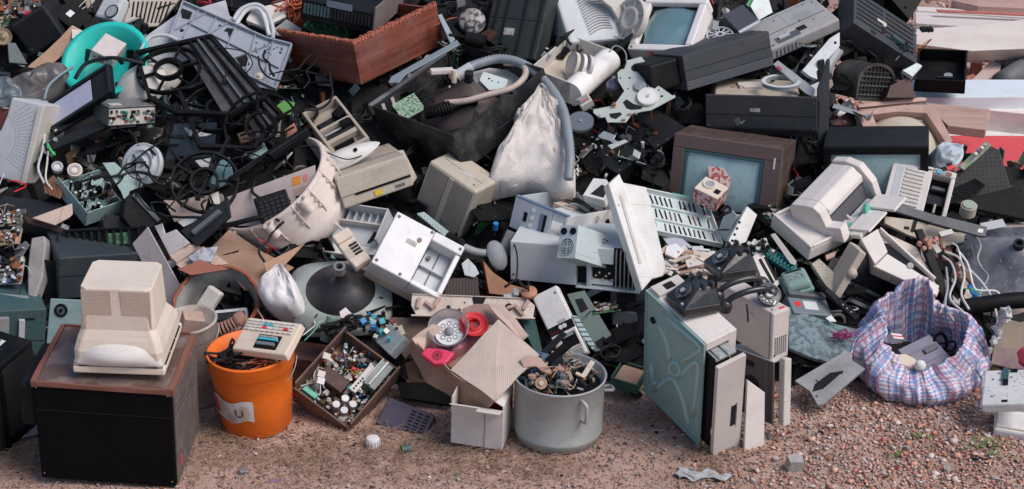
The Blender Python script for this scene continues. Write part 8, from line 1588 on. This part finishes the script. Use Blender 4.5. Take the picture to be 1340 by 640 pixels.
    F1 = [(i * N_ + j,i * N_ + (j + 1) % N_,(i + 1) * N_ + (j + 1) % N_,(i + 1) * N_ + j) for i in range(3) for j in range(N_)]; F2 = [(i * N_ + j,i * N_ + (j + 1) % N_,(i + 1) * N_ + (j + 1) % N_,(i + 1) * N_ + j) for i in range(3,len(secs) - 1) for j in range(N_)]
    MB().add(vs[:4 * N_],F1,PK,True).build('rim',r); MB().add(vs,F2,BS,True).build('cone',r); q = MB(); q.ring((0,0,.15),.02,.012,.03,DGREY); q.cyl((-.03,-.055,.10),.006,.012,BEIGE); q.cyl((.04,-.04,.10),.006,.012,CREAM); q.build('neck',r)
    PX('pale_label_strip','pale label strip on the rim of the large picture tube','label',(-.1,-.5,.86),-.03,[(1282,292),(1312,286),(1317,296),(1286,302)],.003,LGREY)
    q = MB(); q.cyl((0,0,-.02),.03,.04,BEIGE,n=26); q.cyl((0,0,.02),.024,.006,mat('milky_green',(.40,.46,.38),.3),n=26); tag(q.build('round_canister',M=fr(at(1267,274,-.04),(0,-.3,.95))),'small round canister with milky top above the large picture tube','canister')
    # black crate at right
    PX('black_crate','black gridded plastic crate end at the right in front of the red panel','crate',(-.1,-.75,.65),.05,[(1249,226),(1262,218),(1295,190),(1308,196),(1322,242),(1330,244),(1258,268),(1247,262)],.05,mat('black_grid',(.018,.018,.02),.5,dirt=.3,pat=('dots',60,(0,1),.75),col2=(.004,.004,.004)),.003)
    PX('mossy_strip','mossy green speckled strip along the top of the black crate','strip',(-.1,-.6,.8),.0,[(1254,218),(1290,184),(1297,190),(1284,203),(1262,222)],.01,mat('mossy',(.20,.26,.15),.8,dirt=.5,pat=('blotch',40),col2=(.30,.34,.28))); PX('black_plate','flat black plate below the black crate at the right edge','plate',(-.05,-.6,.8),-.0,[(1247,264),(1328,244),(1346,275),(1346,288),(1262,270)],.02,BLACK,.003)
    q = MB(); [q.cb((.02 * k - .03,0,0),(.012,.012,.012),c) for k,c in enumerate((OFFW,mat('violet_bit',(.2,.05,.2),.5),CREAM,GREYP))]; tag(q.build('small_clips',M=fr(at(1283,196,-.03),(0,-.5,.8),45)),'row of tiny clips at the top of the mossy strip','clips')
    # wiring bundle
    WM = [LGREY,OFFW,WHITE,PINK,GREYP,mat('grey_wire',(.3,.33,.34),.5)]
    paths = [([(1233,335,-.12),(1245,345,-.14),(1250,365,-.14),(1243,390,-.12),(1262,410,-.1)],0),([(1236,330,-.12),(1255,338,-.15),(1262,360,-.14),(1258,385,-.12),(1268,405,-.1)],1),([(1278,310,-.06),(1283,322,-.08),(1279,338,-.10),(1284,350,-.08)],5),([(1268,352,-.12),(1285,370,-.1),(1298,390,-.08),(1304,412,-.08),(1306,425,-.09)],0),([(1238,350,-.12),(1240,375,-.13),(1237,400,-.1),(1248,420,-.06)],4),([(1252,326,-.12),(1266,345,-.14),(1273,372,-.12),(1280,380,-.09),(1305,382,-.08),(1310,400,-.06)],2),([(1230,360,-.1),(1238,372,-.12),(1236,395,-.1),(1230,410,-.08)],1),([(1245,318,-.12),(1252,322,-.14),(1255,330,-.14),(1258,342,-.13)],2),([(1284,350,-.07),(1293,362,-.08),(1285,378,-.08),(1280,395,-.07)],5)]
    for k,(pts,mi) in enumerate(paths): pts = [(a,b,c * .35) for a,b,c in pts]; cable('wiring_cable','pale grey insulated wire in the tangle left of the large picture tube',pts,.0045 if k < 6 else .003,WM[mi],'wire','pale wires tangled at the large picture tube')
    cable('green_wire','thin green wire across the tangle by the large picture tube',[(1262,378,-.1),(1272,378,-.12),(1283,385,-.1)],.002,mat('bright_green',(.06,.5,.12),.4),'wire')
    q = MB(); R_ = random.Random(28); [q.cb((R_.gauss(0,.02),R_.gauss(0,.03),R_.gauss(.0,.012)),(R_.uniform(.008,.03),) * 3,R_.choice([BLACK,BLACK,mat('rusty_brown',(.20,.09,.06),.8),OFFW,DGREY,RED,BLUE,CREAM,mat('rusty_brown',(.2,.1,.06),.8)]),(R_.uniform(0,90),R_.uniform(0,90),R_.uniform(0,90))) for k in range(110)]
    tag(q.build('deflection_parts',M=fr(at(1238,352,.02),(-.1,-.6,.8),20) @ Matrix.Diagonal((1.2,2.0,1,1))),'rusty and coloured small parts within the wire tangle','electronic parts',kind='stuff')
    q = MB(); q.cb((0,0,0),(.05,.02,.008),OFFW,(0,0,15)); q.cb((-.02,-.03,-.01),(.01,.06,.01),mat('rusty_brown',(.2,.1,.06),.8)); tag(q.build('white_strip_connector',None,.001,M=fr(at(1238,305,-.12),(0,-.6,.8))),'white strip connector above the wire tangle','connector'); q = MB(); R_ = random.Random(44); [q.cb((R_.gauss(0,.012),R_.gauss(0,.012),0),(.014,) * 3,mat('salmon_bit',(.45,.22,.17),.7),(R_.uniform(0,90),20,0)) for k in range(14)]; tag(q.build('salmon_lumps',M=fr(at(1216,318,-.12),(0,-.6,.8))),'salmon coloured rusty lumps at the upper left of the wire tangle','lumps')
    PX('black_slat','long black slat running down right of the cream printer cover','slat',(.1,-.7,.7),-.06,[(1198,300),(1207,299),(1248,392),(1243,400),(1236,396)],.02,BLACK,.002); cable('black_pipe','thick black pipe lying below the large picture tube',[(1262,402,.0),(1290,398,-.02),(1320,394,-.03),(1350,392,-.03)],.03,BLACK,'pipe',n=16); PX('black_board_right','black board below the black pipe at the right edge','board',(0,-.6,.8),-.02,[(1288,424),(1350,405),(1350,430),(1300,440)],.02,BLACK); tag(MB().cb((0,0,0),(.02,.015,.03),GREYP).build('grey_plug',None,.002,M=Matrix.Translation(at(1312,408,-.07))),'small grey plug on the black pipe','plug')
    # behind, right: beams and panels on the far ground
    WB = mat('weathered_white_beam',(.78,.71,.67),.6,dirt=.25,dcol=(.5,.38,.34),pat=('wood',(1.5,18,18)),col2=(.70,.62,.58)); WBL = mat('pale_blue_beam',(.68,.75,.80),.6,dirt=.2,dcol=WD)
    def far(nm,lab,cat,z,pts,th,m,n=(0,0,1),base=None):
        c = (sum(p[0] for p in pts) / len(pts),sum(p[1] for p in pts) / len(pts)); return plate(nm,lab,cat,PL(*c,n,p=onground(*c,z)),pts,th,m,.003)
    far('white_beam','thick white beam crossing the far ground, second from the top right','beam',.30,[(1199,38),(1290,32),(1420,14),(1420,50),(1340,64),(1272,67),(1199,58)],.14,WB,(0,-.75,.65)); far('thin_plank','long thin pinkish white plank at the top right edge','plank',.16,[(1200,8),(1420,22),(1420,28),(1200,14)],.04,WB); far('thin_plank','long white plank with red edge at the top right','plank',.2,[(1198,15),(1420,30),(1420,46),(1198,30)],.05,WB); far('pink_beam','short pinkish beam end at the very top right','beam',.2,[(1245,0),(1262,-14),(1420,-14),(1420,14),(1280,8)],.08,FP); far('red_edge_plank','narrow red painted plank between the white planks','plank',.24,[(1225,12),(1420,21),(1420,23),(1228,14)],.01,mat('faded_red_paint',(.55,.16,.13),.6,dirt=.3)); pass
    far('brick_piece','reddish brick lying on the rubble beyond the black tray','brick',.10,[(1272,68),(1284,66),(1286,84),(1270,82)],.07,mat('brick',(.45,.18,.12),.85,dirt=.3)); far('flat_stone','pale flat slab on the rubble beyond the black tray','slab',.12,[(1272,104),(1300,76),(1312,78),(1308,92),(1290,106)],.05,mat('pale_pink_slab',(.55,.42,.38),.8,dirt=.3)); far('brick_piece','darker brick in front of the pale flat slab','brick',.10,[(1264,100),(1274,96),(1284,106),(1268,108)],.06,mat('brick',(.45,.18,.12),.85))
    for k,(a,b_,lab) in enumerate((((1310,108),(1350,82),'lower grey pipe at the right edge'),((1312,84),(1350,74),'upper dark grey pipe at the right edge'))):
        A,B = onground(*a,.12),onground(*b_,.12); tag(MB().tube([A - A,(B - A) * .5,B - A],.055,mat('grey_pipe',(.12,.12,.125),.5,dirt=.4),16,step=1).build('grey_pipe',M=Matrix.Translation(A)),lab,'pipe')
    r,w,d,h = T('black_tray_far','black_open_case','open black case lying among the white beams at the far right','case'); W,D = w / 2,d / 2; b = MB(); b.box(-W,W,-D,D,0,.01,BLACK); b.frame(-W,W,-D,D,.01,h,.01,BLACK); b.build('case',r,.003); q = MB(); q.cyl((W * .3,-D * .3,.02),.02,.02,GREYP); q.box(-W * .2,W * .5,-D * .6,-D * .5,.01,.05,DGREY); q.build('fitting',r)
    far('blue_white_beam','pale blue-white beam crossing the ground behind the pink frame','beam',.30,[(1190,104),(1420,104),(1420,126),(1190,128)],.12,WBL); far('white_beam','broad cream-white beam just below the pale blue-white beam','beam',.24,[(1196,124),(1420,128),(1420,157),(1196,134)],.10,WB); far('blue_grey_sheet','pale blue-grey sheet between the pink board and the red panel','sheet',.12,[(1285,148),(1420,152),(1420,178),(1285,172)],.04,mat('blue_white_sheet',(.62,.70,.77),.5,dirt=.3)); far('pink_board','flat pinkish board lying over the white beams','board',.34,[(1210,134),(1296,143),(1290,170),(1240,164)],.04,PALEW); far('white_ledge','thin white ledge along the top of the red panel','ledge',.14,[(1235,166),(1420,172),(1420,179),(1240,177)],.03,PAPER)
    far('red_panel','large flat red painted panel at the right edge behind the black crate','panel',.16,[(1245,177),(1420,178),(1420,262),(1250,250)],.05,mat('red_painted_panel',(.78,.085,.10),.5,dirt=.2,dcol=(.6,.2,.2)))
right_side()
def details():
    done = {}
    for o in bpy.data.objects:
        if o.parent is None and o.get('category') and o['label'] not in done: done[o['label']] = o
    def g(s): return next(o for l,o in done.items() if l.startswith(s))
    for s,i,m,n,sm,lb in (('big dark grey block','dark_block',BLACK,3,1,None),('long black television','black_shelf',BLACK,4,1,(.04,.015)),('dark grey-green television','ridged_tv',BLACK,4,1,(.05,.03)),('lower grey-white','pc_low',0,2,0,(.03,.02)),('slim beige','case_b',0,1,0,None),('large black old','tv_cab',0,4,1,None),('dark blue-black equipment','label_case',0,4,1,None),('dark teal metal','teal_case',0,4,1,(.05,.03))):
        M,(w,d,h) = pose(i); detail(g(s),-w / 2,w / 2,.01,h - .01,.0008,m,n,XF(-d / 2 + (.0 if i != 'tv_cab' else .004)),sm,lb,len(i))
    for s,i,n,sm,lb,z in (('big white laser','laser',0,0,(.04,.02),0),('long beige printer','printer_long',2,1,(.05,.02),0),('slim beige','case_b',1,0,None,0),('wide rounded','mon_slab',0,1,None,-.001),('black television back with','grille_tv',3,0,(.05,.025),0),('large light grey portable','laptop',2,1,(.04,.02),.0005),('big dark grey block','dark_block',2,1,None,0),('white computer front','front_unit',2,1,(.03,.02),0),('cream white computer','mon_white',0,0,None,0)):
        M,(w,d,h) = pose(i)
        if n or sm or lb: detail(g(s),-w * .46,w * .46,-d * .46,d * .46,h + z,0,n,None,sm,lb,len(i) + 3)
    M,(w,d,h) = pose('mon_beige'); detail(g('beige computer monitor'),-w * .4,w * .4,.02,h - .02,0,0,3,Matrix.Translation((0,d / 2,0)) @ Matrix.Rotation(-math.pi / 2,4,'X') @ Matrix.Scale(-1,4,(0,1,0)),1,(.05,.03),5)
details()
def fillers():
    """loose pieces that lie in the dark gaps between the named things: a few kinds, each copied with its parts"""
    R = random.Random(77)
    def k_board():
        r = empty('small_board',Matrix.Identity(4),'small loose circuit board in the dark gaps of the heap','circuit board','small circuit boards in the gaps of the heap'); board(r,'components',-.05,.05,-.035,.035,0,26,91,GREEN,hmax=.014); return r
    def k_bracket():
        r = empty('metal_strip',Matrix.Identity(4),'bent grey metal strip in the dark gaps of the heap','metal strip','bent metal strips in the gaps of the heap'); MB().box(-.07,.07,-.012,.012,0,.003,STEEL).build('strip',r,.0008); MB().box(.068,.07,-.012,.012,.003,.03,STEEL).build('bent_end',r); return r
    def k_cover():
        r = empty('cover_fragment',Matrix.Identity(4),'broken black plastic cover with slots in the gaps of the heap','plastic cover','broken black covers in the gaps of the heap'); MB().prism([(-.07,-.05),(.05,-.06),(.08,.0),(.04,.05),(-.06,.04)],0,.006,BLACK).build('shell',r,.001); q = MB(); [q.box(-.04,.03,-.03 + k * .014,-.025 + k * .014,.006,.0075,VOID) for k in range(5)]; q.build('vent_slot',r); return r
    def k_white():
        r = empty('pale_fragment',Matrix.Identity(4),'broken pale plastic fragment with a rib in the gaps of the heap','plastic fragment','broken pale fragments in the gaps of the heap'); MB().prism([(-.05,-.03),(.03,-.04),(.055,.01),(.01,.035),(-.045,.02)],0,.005,GREYP).build('shell',r,.001); MB().box(-.035,.03,-.004,.0,.005,.014,OFFW).build('rib',r); return r
    def k_coil():
        r = empty('cable_coil',Matrix.Identity(4),'loose black cable coil in the gaps of the heap','cable','black cable coils in the gaps of the heap'); q = MB(); pts = [((.045 + .006 * math.sin(k * 1.7)) * math.cos(k * .8),(.035 + .006 * math.cos(k * 1.3)) * math.sin(k * .8),.003 * (k % 5)) for k in range(26)]; q.tube(pts,.0035,RUBBER,6,step=3); q.build('cable',r); return r
    protos = [k_board(),k_bracket(),k_cover(),k_white(),k_coil()]; kids = {p: list(p.children) for p in protos}
    spots = [(30,150),(150,195),(120,190),(215,185),(225,215),(110,330),(30,400),(205,250),(250,140),(330,145),(400,160),(420,110),(400,100),(440,170),(470,160),(480,60),(600,40),(585,20),(560,230),(530,200),(500,240),(550,240),(625,240),(630,215),(640,270),(645,290),(610,350),(625,375),(515,400),(520,420),(510,500),(480,400),(395,330),(400,400),(390,435),(300,335),(720,410),(800,395),(815,440),(790,470),(820,460),(835,395),(760,225),(780,220),(770,200),(830,200),(850,190),(860,210),(820,220),(850,230),(730,130),(720,70),(735,60),(810,60),(850,95),(870,130),(900,140),(905,60),(1000,105),(1055,60),(1105,60),(1100,30),(1110,10),(1110,110),(1080,150),(1050,170),(1060,200),(1060,240),(1050,250),(1000,300),(1010,330),(1060,350),(1100,350),(1110,380),(1070,385),(1110,430),(1050,480),(1130,300),(1145,290),(1240,290),(1250,320),(1255,400),(1290,420),(1270,260),(1300,270),(1225,330),(180,20),(130,30),(10,30),(40,20),(210,10),(340,10),(360,90),(380,110),(270,120),(180,145),(165,190),(120,205),(60,200),(115,300),(20,330),(30,420),(250,330),(290,310),(960,300),(1000,270),(880,60),(640,60),(660,10),(620,10),(580,60),(980,150),(1120,140),(1230,250)]
    for i,(u,v) in enumerate(spots * 2):
        p = protos[0 if i % 17 == 3 else R.choice((1,2,2,2,2,3,4,4,4))]; o = p.copy(); COL.objects.link(o)
        q = at(u + R.uniform(-10,10),v + R.uniform(-10,10),R.uniform(.05,.11)); s = R.uniform(.6,1.15)
        o.matrix_world = Matrix.Translation(q) @ Euler((R.uniform(-.2,1.1),R.uniform(-.5,.5),R.uniform(0,6.28))).to_matrix().to_4x4() @ Matrix.Scale(s,4)
        for c in kids[p]: e = c.copy(); COL.objects.link(e); e.parent = o
    for p in protos:
        for c in kids[p]: bpy.data.objects.remove(c)
        bpy.data.objects.remove(p)
fillers()
